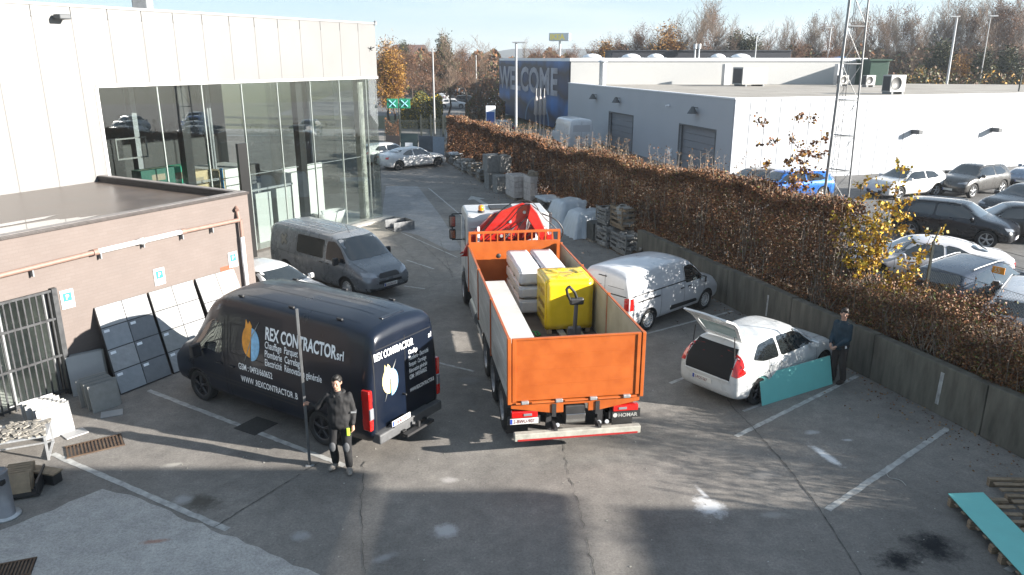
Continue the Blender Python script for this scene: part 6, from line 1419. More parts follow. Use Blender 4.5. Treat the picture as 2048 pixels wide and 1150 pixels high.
golf = sedan('parked_car', 'white hatchback parked behind the yellow shrub', (.5, .5, .5), 'hatch'); park(golf, 1806, 391, 203)
troc = sedan('parked_car', 'metallic grey crossover with silver roof rails beside the white hatchback', (.075, .073, .07), 'suv', .6); park(troc, 1940, 387, 210)
park(sedan('parked_car', 'pale blue-grey car cut by the right edge of the picture', (.2, .25, .32), 'suv', .4), 2085, 372, 205)
id4 = sedan('parked_car', 'black crossover facing right with white headlights behind the fence', (.008, .009, .013), 'suv', .3); park(id4, 1902, 480, -42, LOTZ)
blk = sedan('parked_car', 'black hatchback seen from behind to the right of the black crossover', (.01, .01, .011), 'hatch', .2); park(blk, 2022, 478, 160)
park(sedan('parked_car', 'dark grey saloon parked behind the black hatchback at the right edge', (.03, .032, .035), 'saloon', .4), 2050, 430, 205)
park(sedan('parked_car', 'white car behind the shrubs with the fence in front', (.5, .5, .52), 'saloon'), 1842, 560, 165)
aud = sedan('parked_car', 'dark blue estate with silver roof rails behind the fence post', (.02, .028, .045), 'estate', .5); park(aud, 1935, 612, 36)
vt = sedan('parked_car', 'silver-white estate with an orange tag on its roof', (.42, .43, .45), 'estate', .3); park(vt, 2052, 668, 50)
t = thing('orange_tag', 'orange numbered tag standing on the roof of the silver-white estate', 'tag', vt.t.location + Vector((-.75, .42, 1.6)), R(-60)); 
k = MB(); k.box((0, 0, 0), (.32, .02, .18), bev=.006); k.build('tag_board', mat('tag_orange', (.7, .28, .02), .5), t); k = MB(); text_on(k, '55', (-.1, -.012, -.055), (1, 0, 0), (0, 0, 1), .16, .015); k.build('tag_digits', mat('tag_white', (.6, .6, .5), .5), t)
te = sedan('electric_car', 'white saloon with dark wheels parked in front of the display boards', (.5, .5, .5), 'saloon', rim=RIM_D, group='white cars by the display boards'); 
a = G(826, 342); b = G(871, 331)
p = G(822, 338); te.put(p.x, p.y + .9, R(38), 0)
wh2 = sedan('parked_car', 'white hatchback half hidden behind the glass hall corner', (.5, .5, .5), 'hatch', group='white cars by the display boards'); p = G(783, 327); wh2.put(p.x - .3, p.y + .6, R(38), 0)
# white van by the warehouse
st = [(-2.7, .5, .92, .8, .9, 1.5, .82, 2.25, 0), (-2.65, .4, .98, .8, .95, 1.5, .84, 2.35, .05), (-2.4, .33, 1.0, .8, .97, 1.5, .85, 2.4, .08), (.9, .33, 1.0, .8, .96, 1.5, .83, 2.36, .08), (1.3, .33, 1.0, .8, .95, 1.4, .79, 2.2, .07), (1.95, .33, .99, .75, .92, 1.2, .78, 1.4, .05), (2.5, .36, .9, .7, .82, .95, .7, 1.05, .02), (2.7, .45, .7, .6, .66, .7, .55, .75, 0)]
c = Car('delivery_van', 'white high van parked at the foot of the shaded warehouse wall', 'van', st, WVAN, (1.7, -1.7), .36, rim=RIM_W, rim_style='steel'); c.decal('rear_windows', 'B', [(-.7, 1.5), (.7, 1.5), (.68, 2.0), (-.68, 2.0)], mat('van_panel_grey', (.4, .4, .42), .4), .006); c.lines([('B', [(0, .5), (0, 2.3)])]); c.decal('windscreen', 'F', [(-.8, 1.3), (.8, 1.3), (.74, 2.1), (-.74, 2.1)], GLASSD)
for ax in 'LR': c.decal('side_window', ax, [(1.8, 1.3), (.95, 1.3), (.95, 1.9), (1.3, 1.9)], GLASSD)
p = AY(1140, 300, 62); c.put(p.x, 62, R(104), LOTZ)
# ------------------------------------------------------------------ inside the glass hall
def hbox(mb, s0, s1, t0, t1, z0, z1): mb.prism([hl(s0, t0), hl(s1, t0), hl(s1, t1), hl(s0, t1)], z0, z1)
def hpx(px, py, t): P = onplane(px, py, hl(0, t), E2); return (HC - P.xy).dot(E1), P.z
WIN = mat('partition_white', (.5, .5, .49), .6, noise=.04)
pw = thing('showroom_partition', 'white zigzag bathroom display partitions standing inside the glass hall', 'partition'); k = MB()
hbox(k, 1.9, 4.3, 1.9, 2.02, .1, 2.75); hbox(k, 4.3, 4.42, 1.3, 3.2, .1, 2.6); hbox(k, 4.9, 8.2, 2.8, 2.92, .1, 2.9); hbox(k, 8.2, 8.32, 1.5, 2.92, .1, 2.7); hbox(k, 8.6, 11.0, 2.4, 2.52, .1, 3.0); hbox(k, 4.3, 8.2, 3.4, 5.5, 2.7, 2.8)
k.build('panels', WIN, pw, bev=.01)
k = MB(); hbox(k, 5.0, 5.5, 2.5, 2.75, 2.2, 3.0); hbox(k, 2.85, 3.1, 1.88, 1.898, .1, 2.7); k.build('dark_recess', mat('recess_grey', (.05, .05, .05), .6), pw)
# doors on display in a frame
dd = thing('display_door', 'beige display door in a grey frame behind the glass next to the brick corner', 'door', (0, 0, 0), 0, 'display doors behind the glass'); k = MB(); hbox(k, 7.0, 7.75, .9, .96, .1, 2.15); k.build('leaf', mat('door_beige', (.32, .28, .2), .5), dd); k = MB(); hbox(k, 7.1, 7.16, .86, .9, 1.0, 1.12); k.build('handle', BLACK, dd)
dd = thing('display_door', 'dark brown-grey display door behind the glass left of the beige one', 'door', (0, 0, 0), 0, 'display doors behind the glass'); k = MB(); hbox(k, 7.95, 8.6, .9, .96, .1, 2.15); k.build('leaf', mat('door_taupe', (.16, .145, .115), .5), dd); k = MB(); hbox(k, 8.0, 8.06, .86, .9, 1.0, 1.12); k.build('handle', BLACK, dd)
dd = thing('display_door', 'pale grey display door behind the glass right of the beige one', 'door', (0, 0, 0), 0, 'display doors behind the glass'); k = MB(); hbox(k, 4.9, 5.7, .9, .96, .1, 2.15); hbox(k, 6.0, 6.8, .9, .96, .1, 2.1); k.build('leaf', mat('door_pale', (.35, .37, .36), .5), dd); k = MB(); hbox(k, 4.75, 8.8, .9, 1.0, 2.2, 2.28); k.build('frame', ALU, dd)
# bathtub
bt_ = thing('bathtub', 'white freestanding bathtub standing just inside the glass', 'bathtub', hl(2.6, .95, .1), math.atan2(E1.y, E1.x)); k = MB()
n = 28; vs = []
for (a, b, z_) in ((.55, .24, 0), (.7, .3, .25), (.85, .4, .6), (.82, .37, .6), (.68, .27, .28), (.5, .2, .12)):
    for i in range(n):
        q = 2 * math.pi * i / n; cc, ss = math.cos(q), math.sin(q); r_ = (abs(cc) ** 3 + abs(ss) ** 3) ** (-1 / 3); vs.append((a * cc * r_, b * ss * r_, z_))
k.add(vs, [(j * n + i, j * n + (i + 1) % n, (j + 1) * n + (i + 1) % n, (j + 1) * n + i) for j in range(5) for i in range(n)] + [tuple(range(5 * n, 6 * n)), tuple(range(n))[::-1]], 0, True); k.build('tub', mat('tub_white', (.55, .55, .55), .3, coat=.5), bt_)
# boxes seen just above the brick roof edge
def inbox(px, py, t, sz, m, lab, cat='box', name='cardboard_box', group=None):
    s_, z_ = hpx(px, py, t); P = hl(s_, t, z_ - sz[2]); th = thing(name, lab, cat, P, math.atan2(E1.y, E1.x), group); k = MB(); k.box((0, 0, sz[2] / 2), sz, bev=.01); k.build('carton', m, th); k = MB(); k.box((0, 0, sz[2] + .003), (sz[0] * .9, .05, .005)); k.box((0, -sz[1] / 2 - .003, sz[2] * .6), (sz[0] * .4, .004, sz[2] * .3)); k.build('tape', mat('tape_pale', (.2, .17, .12), .5), th)
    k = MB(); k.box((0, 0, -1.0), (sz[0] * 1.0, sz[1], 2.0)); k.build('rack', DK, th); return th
GBX = mat('green_carton', (.02, .36, .22), .5, noise=.1); CBX = mat('brown_carton', (.34, .27, .16), .7, noise=.1)
inbox(340, 333, 1.3, (1.5, .6, .8), GBX, 'bright green carton behind the glass above the brick roof', group='green cartons'); inbox(306, 337, .8, (1.3, .5, .7), mat('dark_green_carton', (.006, .07, .05), .5), 'darker green carton left of the bright green one behind the glass', group='green cartons')
inbox(385, 341, 1.3, (.9, .7, .9), CBX, 'brown carton with printed face behind the glass, the left one', group='brown cartons'); inbox(418, 341, 1.3, (.8, .7, .9), CBX, 'brown carton with printed face behind the glass, the right one', group='brown cartons')
k = MB(); s_, z_ = hpx(443, 350, .8); P = hl(s_, .8, z_ - .6); th = thing('blue_clamp', 'small blue plastic stand beside the brown cartons', 'stand', P); k.box((0, 0, .35), (.1, .1, 1.0), bev=.01); k.box((0, 0, -.1), (.4, .2, .08)); k.build('upright', mat('blue_plastic', (.03, .2, .4), .5), th)
# dark media wall with a framed screen
mwl = thing('fireplace_wall', 'black display wall with a thin white rectangular frame inside the hall', 'display wall'); k = MB(); hbox(k, 11.3, 13.0, 2.2, 2.5, .1, 4.6); k.build('wall_panel', mat('media_black', (.014, .014, .015), .4), mwl)
def hframe(px0, py0, px1, py1, t, w_, m, par, nm):
    s0, z0 = hpx(px0, py0, t); s1, z1 = hpx(px1, py1, t); k = MB()
    hbox(k, s1, s0, t - .01, t, z0, z0 + w_); hbox(k, s1, s0, t - .01, t, z1 - w_, z1); hbox(k, s1, s1 + w_, t - .01, t, z1, z0); hbox(k, s0 - w_, s0, t - .01, t, z1, z0); k.build(nm, m, par)
hframe(230, 281, 297, 311, 2.18, .05, mat('frame_pale', (.15, .15, .15), .5), mwl, 'screen_frame')
k = MB(); hbox(k, 0.6, 10.8, .5, .53, 2.95, 2.98); hbox(k, 8.7, 13, .5, .53, 3.0, 3.03); k.build('glass_handrail', GREYP, pw)
for i, s_ in enumerate((1.0, 6.6, 9.9, 11.8, 12.9)):
    k = MB(); hbox(k, s_, s_ + .2, 3.2, 3.5, .1, HB - .05); k.build('inner_column', GREYP, hall)
# black monolith + grey pole beside the brick corner
t = thing('black_panel', 'tall narrow black panel standing behind the brick corner', 'panel', (0, 0, 0)); k = MB(); s_, z_ = hpx(484, 289, .0); s_ += .35; P = hl(s_, -.35); k.box((P.x, P.y, (z_ + .1) / 2), (.42, .12, z_ + .1), math.atan2(E1.y, E1.x), bev=.01); k.build('panel_body', mat('monolith_black', (.01, .01, .01), .35), t)
t = thing('wall_floodlight', 'small dark floodlight on the white panels at upper left', 'lamp', hl(14.2, -.02, 8.4), math.atan2(E1.y, E1.x)); k = MB(); k.box((0, -.22, 0), (.34, .34, .14), bev=.03); k.build('lamp_head', LAMPG, t); k = MB(); k.box((.15, -.1, .03), (.2, .2, .08), bev=.02); k.build('bracket', STEEL, t)
P = onplane(740, 98, hl(0, 0), E2); t = thing('wall_bracket', 'tiny black forked bracket on the white panels near the roof corner', 'bracket', P, math.atan2(E1.y, E1.x)); k = MB(); k.tube((0, 0, 0), (-.1, -.15, .1), .02, n=5); k.tube((0, 0, 0), (.12, -.15, .08), .02, n=5); k.tube((0, .02, 0), (0, -.12, -.06), .02, n=5); k.build('fork', BLACK, t)
P = hl(.0, 0, HT); t = thing('roof_loudspeaker', 'small grey fitting on the roof corner of the white hall', 'fitting', P); k = MB(); k.tube((0, 0, 0), (.05, -.05, .12), .1, .05, 8); k.build('fitting_body', GREYP, t)
P = AY(285, 4, hl(12, 3).y); t = thing('roof_box', 'small grey box on the roof of the white hall', 'roof box', (P.x, P.y, HT)); k = MB(); k.box((0, 0, .3), (.5, .5, .6), bev=.03); k.build('box_body', GREYP, t)
# gravel bed + steel trough beside the glass corner
sheet('gravel_bed', wob_edge([g(700, 452), g(770, 432), g(800, 434), g(818, 448), g(800, 466), g(760, 478), g(730, 476)], .2, .04), .01, mat('gravel', (.22, .2, .17), .95, noise=.5, nscale=40, bump=1, bscale=60))
P = G(800, 458); STEELD = mat('dull_steel', (.16, .165, .17), .5, .4, noise=.3, nscale=6)
t = thing('steel_trough', 'open galvanised steel trough on the ground by the glass corner', 'trough', P, R(35)); k = MB()
for (x, y, sx, sy) in ((0, .42, 1.0, .02), (0, -.42, 1.0, .02), (.5, 0, .02, .86)): k.box((x, y, .2), (sx, sy, .4), bev=.004)
k.build('sides', STEELD, t); k = MB(); k.box((0, 0, .02), (1.0, .84, .02)); k.build('floor_plate', TRIM, t)

# ------------------------------------------------------------------ tile boards leaning on the brick wall
TCOL = dict(w=mat('tile_white', (.3, .3, .3), .35, noise=.03), l=mat('tile_light', (.23, .23, .22), .4, noise=.12), g=mat('tile_grey', (.25, .255, .26), .4, noise=.14), b=mat('tile_blue_grey', (.22, .235, .25), .4, noise=.1), d=mat('tile_dark', (.13, .137, .145), .4, noise=.12), c=mat('tile_cream', (.27, .262, .24), .4, noise=.05))
def tile_board(s1, s0, rows, lab, ztop=1.78, tb=-1.15, sb=.3):
    """s1: left edge, s0: right edge (metres from the brick corner)"""
    A = bl(s1 + sb, tb, .02); B = bl(s0 + sb, tb, .02); T_ = bl(s1, -.03, ztop); U = bl(s0, -.03, ztop); t = thing('tile_board', lab, 'tile board', A, 0, 'tile display boards leaning on the brick wall')
    ux = (B - A); uy = (T_ - A); n_ = ux.cross(uy).normalized(); n_ = n_ if n_.z > 0 else -n_
    f = lambda u, v_, o: ux * u + uy * v_ + n_ * o
    k = MB(); k.add([f(0, 0, -.06), f(1, 0, -.06), f(1, 1, -.06), f(0, 1, -.06), f(0, 0, 0), f(1, 0, 0), f(1, 1, 0), f(0, 1, 0)], [(0, 1, 2, 3), (4, 5, 6, 7), (0, 1, 5, 4), (1, 2, 6, 5), (2, 3, 7, 6), (3, 0, 4, 7)]); k.build('backing', TRIM, t)
    nr = len(rows)
    for r_, row in enumerate(rows):
        for c_, q in enumerate(row):
            nc = len(row); u0, u1 = c_ / nc + .008, (c_ + 1) / nc - .008; v1, v0 = 1 - r_ / nr - .006, 1 - (r_ + 1) / nr + .006
            k = MB(); k.add([f(u0, v0, 0), f(u1, v0, 0), f(u1, v1, 0), f(u0, v1, 0), f(u0, v0, .012), f(u1, v0, .012), f(u1, v1, .012), f(u0, v1, .012)], [(4, 5, 6, 7), (0, 1, 5, 4), (1, 2, 6, 5), (2, 3, 7, 6), (3, 0, 4, 7)]); o = k.build('tile', TCOL[q], t)
            k = MB(); k.add([f(u0 + .03, v1 - .05, .0145), f(u0 + .13, v1 - .05, .0145), f(u0 + .13, v1 - .02, .0145), f(u0 + .03, v1 - .02, .0145)], [(0, 1, 2, 3)]); k.build('price_tag', WHITE, o)
    return t
tile_board(4.75, 3.42, ['wg', 'bd', 'gd', 'bd'], 'leaning tile board of white, grey and dark tiles nearest the doorway', sb=.38)
tile_board(3.36, 2.08, ['lw', 'gw', 'lg', 'gd'], 'middle leaning tile board of pale tiles behind the navy van', sb=.38)
tile_board(2.0, .75, ['wc', 'ww', 'cl'], 'leaning tile board of white tiles nearest the down-pipe', sb=.3)
# slabs leaning in stacks
def slab_stack(name, lab, P, ang, n, sz, cols, lean=14, step=.07, jit=.05, seed=0, group=None):
    t = thing(name, lab, 'slab stack', P, R(ang), group); r = random.Random(seed)
    for i in range(n):
        M = Matrix.Translation((r.uniform(-jit, jit), -i * step, 0)) @ Matrix.Rotation(R(-lean), 4, 'X'); h = sz[1] * r.uniform(.97, 1.0) * (1 if i else 1.0)
        k = MB(); k.box((0, 0, h / 2), (sz[0] * r.uniform(.97, 1), .02, h), M=M); o = k.build('slab', TCOL[cols[i % len(cols)]], t)
    return t
e_ang = math.degrees(math.atan2(E1.y, E1.x))
P = G(118, 872); slab_stack('slab_stack', 'stack of white floor slabs standing on edge beside the metal table', P + Vector((-.54, .45, 0)), e_ang - 10, 8, (.62, .62), 'wclwcwlw', 10, .1, seed=1, group='floor slabs stacked by the doorway')
P = G(215, 818); slab_stack('slab_stack', 'stack of grey and beige floor slabs standing beside the tile board', P + Vector((-.44, .37, 0)), e_ang - 10, 7, (.6, .6), 'clclcll', 10, .095, seed=2, group='floor slabs stacked by the doorway')
P = G(190, 800); slab_stack('large_slabs', 'two larger white and brown slabs leaning behind the grey slab stack', P + Vector((-.35, .55, 0)), e_ang - 20, 3, (.75, .9), 'gcw', 14, .08, seed=3)
for px, py, a, nm, lab in ((224, 828, -5, 'w', 'white slab lying flat in front of the grey slab stack'), (150, 868, 20, 'w', 'white slab lying flat at the foot of the white slab stack')):
    t = thing('loose_slab', lab, 'slab', G(px, py) + Vector((0, .0, 0)), R(e_ang - 30 + a), 'loose slabs on the ground'); k = MB(); k.box((0, 0, .012), (.42, .3, .02), bev=.003); k.build('slab', TCOL[nm], t)
# low metal table with rubble
ta = G(118, 905); tb_ = G(-20, 960); tz = .5
P = G(112, 912); ang = R(-148); t = thing('metal_table', 'low grey metal table covered with tile rubble at the left edge', 'table', (G(30, 915).x, G(30, 915).y, 0), R(24))
k = MB(); k.box((0, 0, .5), (1.3, .8, .03), bev=.005)
k.build('tabletop', STEEL, t)
for x in (-.6, .6):
    for y in (-.36, .36): k = MB(); k.box((x, y, .24), (.04, .04, .48)); k.build('leg', STEEL, t)
k = MB(); k.box((.6, 0, .04), (.04, .72, .03)); k.box((0, .36, .04), (1.2, .03, .03)); k.build('stretcher', STEEL, t)
k = MB(); r = random.Random(6)
for i in range(260):
    x, y = r.uniform(-.62, .6), r.uniform(-.38, .38); k.box((x, y, .52 + r.uniform(0, .05) * (1 - abs(x))), (r.uniform(.03, .14), r.uniform(.02, .08), r.uniform(.01, .03)), r.uniform(0, 3.1))
o = k.build('tile_rubble', mat('broken_tile', (.12, .11, .09), .8, noise=.6, nscale=14, col2=(.3, .28, .25)), None); o.matrix_world = t.matrix_basis; o.location = t.location; o.rotation_euler = t.rotation_euler; o['kind'] = 'stuff'; tag(o, 'heap of broken tile and stone chips on the metal table', 'rubble')
P = G(22, 858); t = thing('grey_plank', 'short grey plank lying over the rubble on the metal table', 'plank', (P.x - .25, P.y - .5, .6), R(-40)); k = MB(); k.box((0, 0, 0), (.9, .16, .02)); k.build('board', TCOL['g'], t)
# rack with sandy slabs, wood-edged
P = G(62, 985); t = slab_stack('slab_rack', 'black rack holding sandy-brown sample slabs below the metal table', P + Vector((-.25, .25, 0)), e_ang - 40, 6, (.42, .42), 'c', 14, .085, seed=7)
for o in t.children: o.data.materials[0] = mat('sand_slab', (.28, .21, .14), .6, noise=.2)
k = MB(); k.box((.02, -.18, .05), (.62, .7, .03)); k.box((.3, -.18, .16), (.03, .7, .22)); k.box((-.28, -.18, .16), (.03, .7, .22)); k.build('rack_frame', TRIM, t)
P = G(92, 962); t = thing('planter_box', 'low black wooden-topped box beside the slab rack', 'box', P, R(e_ang - 75)); k = MB(); k.box((0, 0, .1), (.55, .2, .2), bev=.01); k.build('box_body', TRIM, t); k = MB(); k.box((0, 0, .215), (.6, .22, .03)); k.build('wooden_top', WOODP, t)
# grey ash bin
P = G(4, 1040); t = thing('ash_bin', 'grey cylindrical ash bin at the left edge of the picture', 'bin', P + Vector((.0, .12, 0))); k = MB(); k.lathe([(0, 0), (.17, 0), (.17, .02), (.14, .03), (.14, .8), (.15, .82), (.13, .84), (.12, .8), (0, .78)], n=24); k.build('bin_body', mat('bin_grey', (.2, .2, .21), .4, .3, noise=.1), t); k = MB(); k.box((.1, -.1, .68), (.09, .09, .07)); k.build('opening', BLACK, t)
k = MB(); k.lathe([(0, 0), (.22, 0), (.22, .03), (0, .04)], n=20); k.build('base_plate', STEEL, t)
# drain grates, manhole, small debris
RUST = mat('rusty_iron', (.07, .04, .025), .8, .3, noise=.5, nscale=9, col2=(.13, .09, .06))
def grate(px, py, a, sx, sy, nb, lab):
    t = thing('drain_grate', lab, 'drain grate', G(px, py) + Vector((0, 0, .005)), R(a), 'iron grates in the asphalt'); k = MB(); k.box((0, 0, .0), (sx, sy, .004)); k.build('pit_shadow_plate', BLACK, t); k = MB()
    for i in range(nb): k.box((-sx / 2 + sx * (i + .5) / nb, 0, .012), (sx / nb * .5, sy, .016))
    k.box((0, sy / 2, .012), (sx, .03, .018)); k.box((0, -sy / 2, .012), (sx, .03, .018)); k.build('bars', RUST, t)
grate(190, 893, 33, 1.0, .52, 16, 'large rusty drain grate in the asphalt beside the metal table'); grate(30, 1140, 20, .5, .4, 10, 'small drain grate in the concrete at the bottom left corner'); 
t = thing('manhole_cover', 'square iron manhole cover across the parking line beside the navy van', 'manhole cover', G(512, 852) + Vector((0, 0, .004)), R(-30)); k = MB(); k.box((0, 0, .003), (.62, .62, .008)); k.build('cover', mat('manhole_iron', (.05, .05, .048), .7, .3, noise=.3, nscale=20), t)
r = random.Random(12); k = MB()
for i in range(150):
    px, py = r.uniform(60, 2000), r.uniform(760, 1140); p = G(px, py); 
    if px < 700 and py < 870: continue
    s_ = r.uniform(.005, .015); k.box((p.x, p.y, s_ * .4), (s_ * 2, s_ * r.uniform(.6, 1.6), s_), r.uniform(0, 3))
o = k.build('litter', mat('litter_pale', (.3, .29, .26), .8)); o['kind'] = 'stuff'; tag(o, 'scattered small pale stones and scraps over the asphalt', 'litter')
rs3 = np.random.RandomState(31); n = 2600; s_ = rs3.uniform(4, 50, n); t_ = -np.abs(rs3.exponential(.45, n)); P_ = np.stack([W0.x + V_.x * s_ + W_.x * t_, W0.y + V_.y * s_ + W_.y * t_, np.full(n, .015)], 1)
o = leaf_cloud('fallen_leaves', P_, .05, [HB1, HB2, HB3], None, 31, flat=.95); o['kind'] = 'stuff'; tag(o, 'fallen brown leaves gathered along the foot of the wall and hedge', 'leaves')
# slim cable on the ground at the right
P = [G(*q) + Vector((0, 0, .01)) for q in ((1772, 946), (1778, 957), (1790, 958), (1803, 962), (1812, 972))]; P = chaikin([np.array(q) for q in P], 2); k = MB(); k.path([Vector(q) for q in P], .008, 5); tag(k.build('string', mat('string_white', (.35, .34, .32), .8)), 'short curled white string lying across the right parking line', 'string')

# ------------------------------------------------------------------ turquoise boards
TUR = mat('turquoise_board', (.16, .5, .47), .55, noise=.04, nscale=3); TURE = mat('board_edge', (.25, .3, .28), .8)
A = G(1523, 812); B = G(1664, 768); d = (B - A).normalized(); n_ = Vector((-d.y, d.x, 0)); up = (n_ * .16 + Vector((0, 0, .66))); 
t = thing('turquoise_board', 'turquoise plasterboard leaning on its long edge against the white hatchback', 'board', A); B2 = B - A; k = MB(); th = -n_ * .014
V8 = [Vector((0, 0, .005)), B2 + Vector((0, 0, .005)), B2 + up, up]; V8 = V8 + [v_ + th for v_ in V8]
k.add(V8, [(0, 1, 2, 3), (4, 5, 6, 7)], 0); k.add(V8, [(0, 1, 5, 4), (1, 2, 6, 5), (2, 3, 7, 6), (3, 0, 4, 7)], 1); k.build('sheet', [TUR, TURE], t)
pz = .17; c0_, c1_ = G(1896, 988, pz), G(1966, 986, pz); c2_ = G(2075, 1105, pz); 
dr = (G(2048, 1068, pz) - c1_).normalized(); L_ = 3.0; t = thing('turquoise_board', 'turquoise plasterboard lying flat on pallets in the lower right corner', 'board', c0_); b1 = c1_ - c0_; k = MB(); lo = [Vector((0, 0, 0)), b1, b1 + dr * L_, dr * L_]; k.add([q + Vector((0, 0, z_)) for z_ in (0, .014) for q in lo], [(0, 1, 2, 3), (4, 5, 6, 7), (0, 1, 5, 4), (1, 2, 6, 5), (2, 3, 7, 6), (3, 0, 4, 7)]); k.build('sheet', [TUR], t)
def pallet(lab, P, a, group='pallets under the turquoise board', L_=1.2, W__=1.0):
    t = thing('pallet', lab, 'pallet', P, a, group); 
    for i in range(7): k = MB(); k.box((0, -W__ / 2 + .05 + i * (W__ - .1) / 6, .135), (L_, .09, .02)); k.build('deck_board', WOODP, t)
    for y in (-.45, 0, .45):
        for x in (-.53, 0, .53): k = MB(); k.box((x * L_ / 1.2, y * W__, .06), (.12, .09, .1)); k.build('block', WOODP, t)
        k = MB(); k.box((0, y * W__, .115), (L_, .09, .02)); k.box((0, y * W__, .01), (L_, .09, .018)); k.build('stringer', WOODP, t)
    return t
aa = math.atan2(dr.y, dr.x)
m_ = c0_.lerp(c1_, .75) + dr * .78; pallet('weathered pallet under the near end of the flat turquoise board', (m_.x, m_.y, 0), aa + R(90), L_=.95, W__=1.4)
m_ = c0_.lerp(c1_, .75) + dr * 2.3; pallet('weathered pallet under the far end of the flat turquoise board', (m_.x, m_.y, 0), aa + R(90), L_=.95, W__=1.4)
m_ = G(2045, 1000); pallet('weathered pallet beside the flat turquoise board at the right edge', (m_.x + .15, m_.y - .1, 0), aa + R(90), L_=1.0, W__=1.2)

# ------------------------------------------------------------------ goods stored along the hedge
STN = mat('stone_grey', (.16, .155, .15), .9, noise=.5, nscale=7, col2=(.36, .35, .33)); BRW = mat('wrapped_bricks', (.34, .3, .28), .6, noise=.35, nscale=5, col2=(.55, .51, .49), coat=.4); BLKM = mat('concrete_block', (.2, .195, .185), .9, noise=.25, nscale=6)
WCOV = mat('white_tarpaulin', (.42, .46, .5), .5, noise=.1, nscale=3); OLDW = mat('grey_old_wood', (.2, .17, .135), .9, noise=.35, nscale=8)
WA = math.atan2(V_.y, V_.x)
def at_(px, py, z=0): return G(px, py, z)
def hollow(P, sz, lab, z=0, a=WA, cells=2):
    t = thing('hollow_block', lab, 'concrete block', (P[0], P[1], z), a, 'hollow concrete blocks by the hedge'); k = MB(); x, y, h = sz; w_ = .07
    k.box((0, 0, w_ / 2), (x, y, w_)); k.box((0, 0, h - w_ / 2), (x, y, w_)); 
    for s_ in (-1, 1): k.box((s_ * (x / 2 - w_ / 2), 0, h / 2), (w_, y, h - 2 * w_))
    k.build('shell', BLKM, t); k = MB(); k.box((0, y / 2 - .03, h / 2), (x - 2 * w_, .05, h - 2 * w_)); 
    if cells > 1: k.box((0, 0, h / 2), (.05, y * .9, h - 2 * w_))
    k.build('inner_web', BLKM, t); return t
bp = at_(1012, 388)
hdir = Vector((*V_, 0)); wdir = Vector((*W_, 0))
def off(P, a, b): return P + hdir * a + wdir * b
for i, (px, py, z_, lab) in enumerate(((988, 376, 0, 'hollow block at the bottom left of the block pile'), (1005, 384, 0, 'hollow block at the bottom right of the block pile, nearest the brick pallet'), (985, 375, .98, 'hollow block in the second layer, on the left'), (1012, 376, .98, 'hollow block in the second layer, on the right'), (1024, 368, 0, 'hollow block at the back of the pile against the hedge'), (1026, 366, .98, 'hollow block at the back, second layer'), (1027, 364, 1.96, 'topmost hollow block of the pile'))):
    P = at_(px, py); hollow(P, (.95, .9, .95), lab, z_, WA + R(-90 + 90 * (i % 2)) if 0 else WA)
def brick_pallet(px, py, sz, lab, n=4, topring=False, word=None):
    P = at_(px, py); t = thing('brick_pallet', lab, 'brick pallet', P, WA, 'pallets of wrapped bricks by the hedge'); k = MB()
    for y in (-.4, 0, .4): k.box((0, y * sz[1], .06), (sz[0], .1, .12))
    k.build('pallet', OLDW, t); k = MB(); r = random.Random(px)
    nz_ = n; nx = 4; ny = 4
    for iz in range(nz_):
        for ix in range(nx):
            for iy in range(ny):
                k.box((-sz[0] / 2 + sz[0] * (ix + .5) / nx, -sz[1] / 2 + sz[1] * (iy + .5) / ny, .13 + sz[2] * (iz + .5) / nz_), (sz[0] / nx - .012, sz[1] / ny - .012, sz[2] / nz_ - .015), r.uniform(-.02, .02))
    k.build('bricks', BRW, t, bev=.01); 
    if word: k = MB(); text_on(k, word, (-sz[0] / 2 - .01, .42, .4), (0, -1, 0), (0, 0, 1), .25, .01, .8); k.build('print', BLACK, t)
    return t, P
brick_pallet(1036, 396, (1.5, .95, 1.15), 'pallet of white-wrapped bricks left of the taller one'); _, P = brick_pallet(1073, 405, (1.1, 1.1, 1.3), 'taller pallet of white-wrapped bricks topped with a small pallet pile', 4)
t = thing('ring_stack', 'pile of old round pallet tops on the taller brick pallet', 'pallet tops', (P.x, P.y, 1.44), WA); k = MB()
for i in range(4): k.lathe([(.12, i * .06), (.5 - .03 * i, i * .06), (.5 - .03 * i, i * .06 + .045), (.12, i * .06 + .045)], (.03 * i, 0, 0), 18)
k.build('discs', OLDW, t)
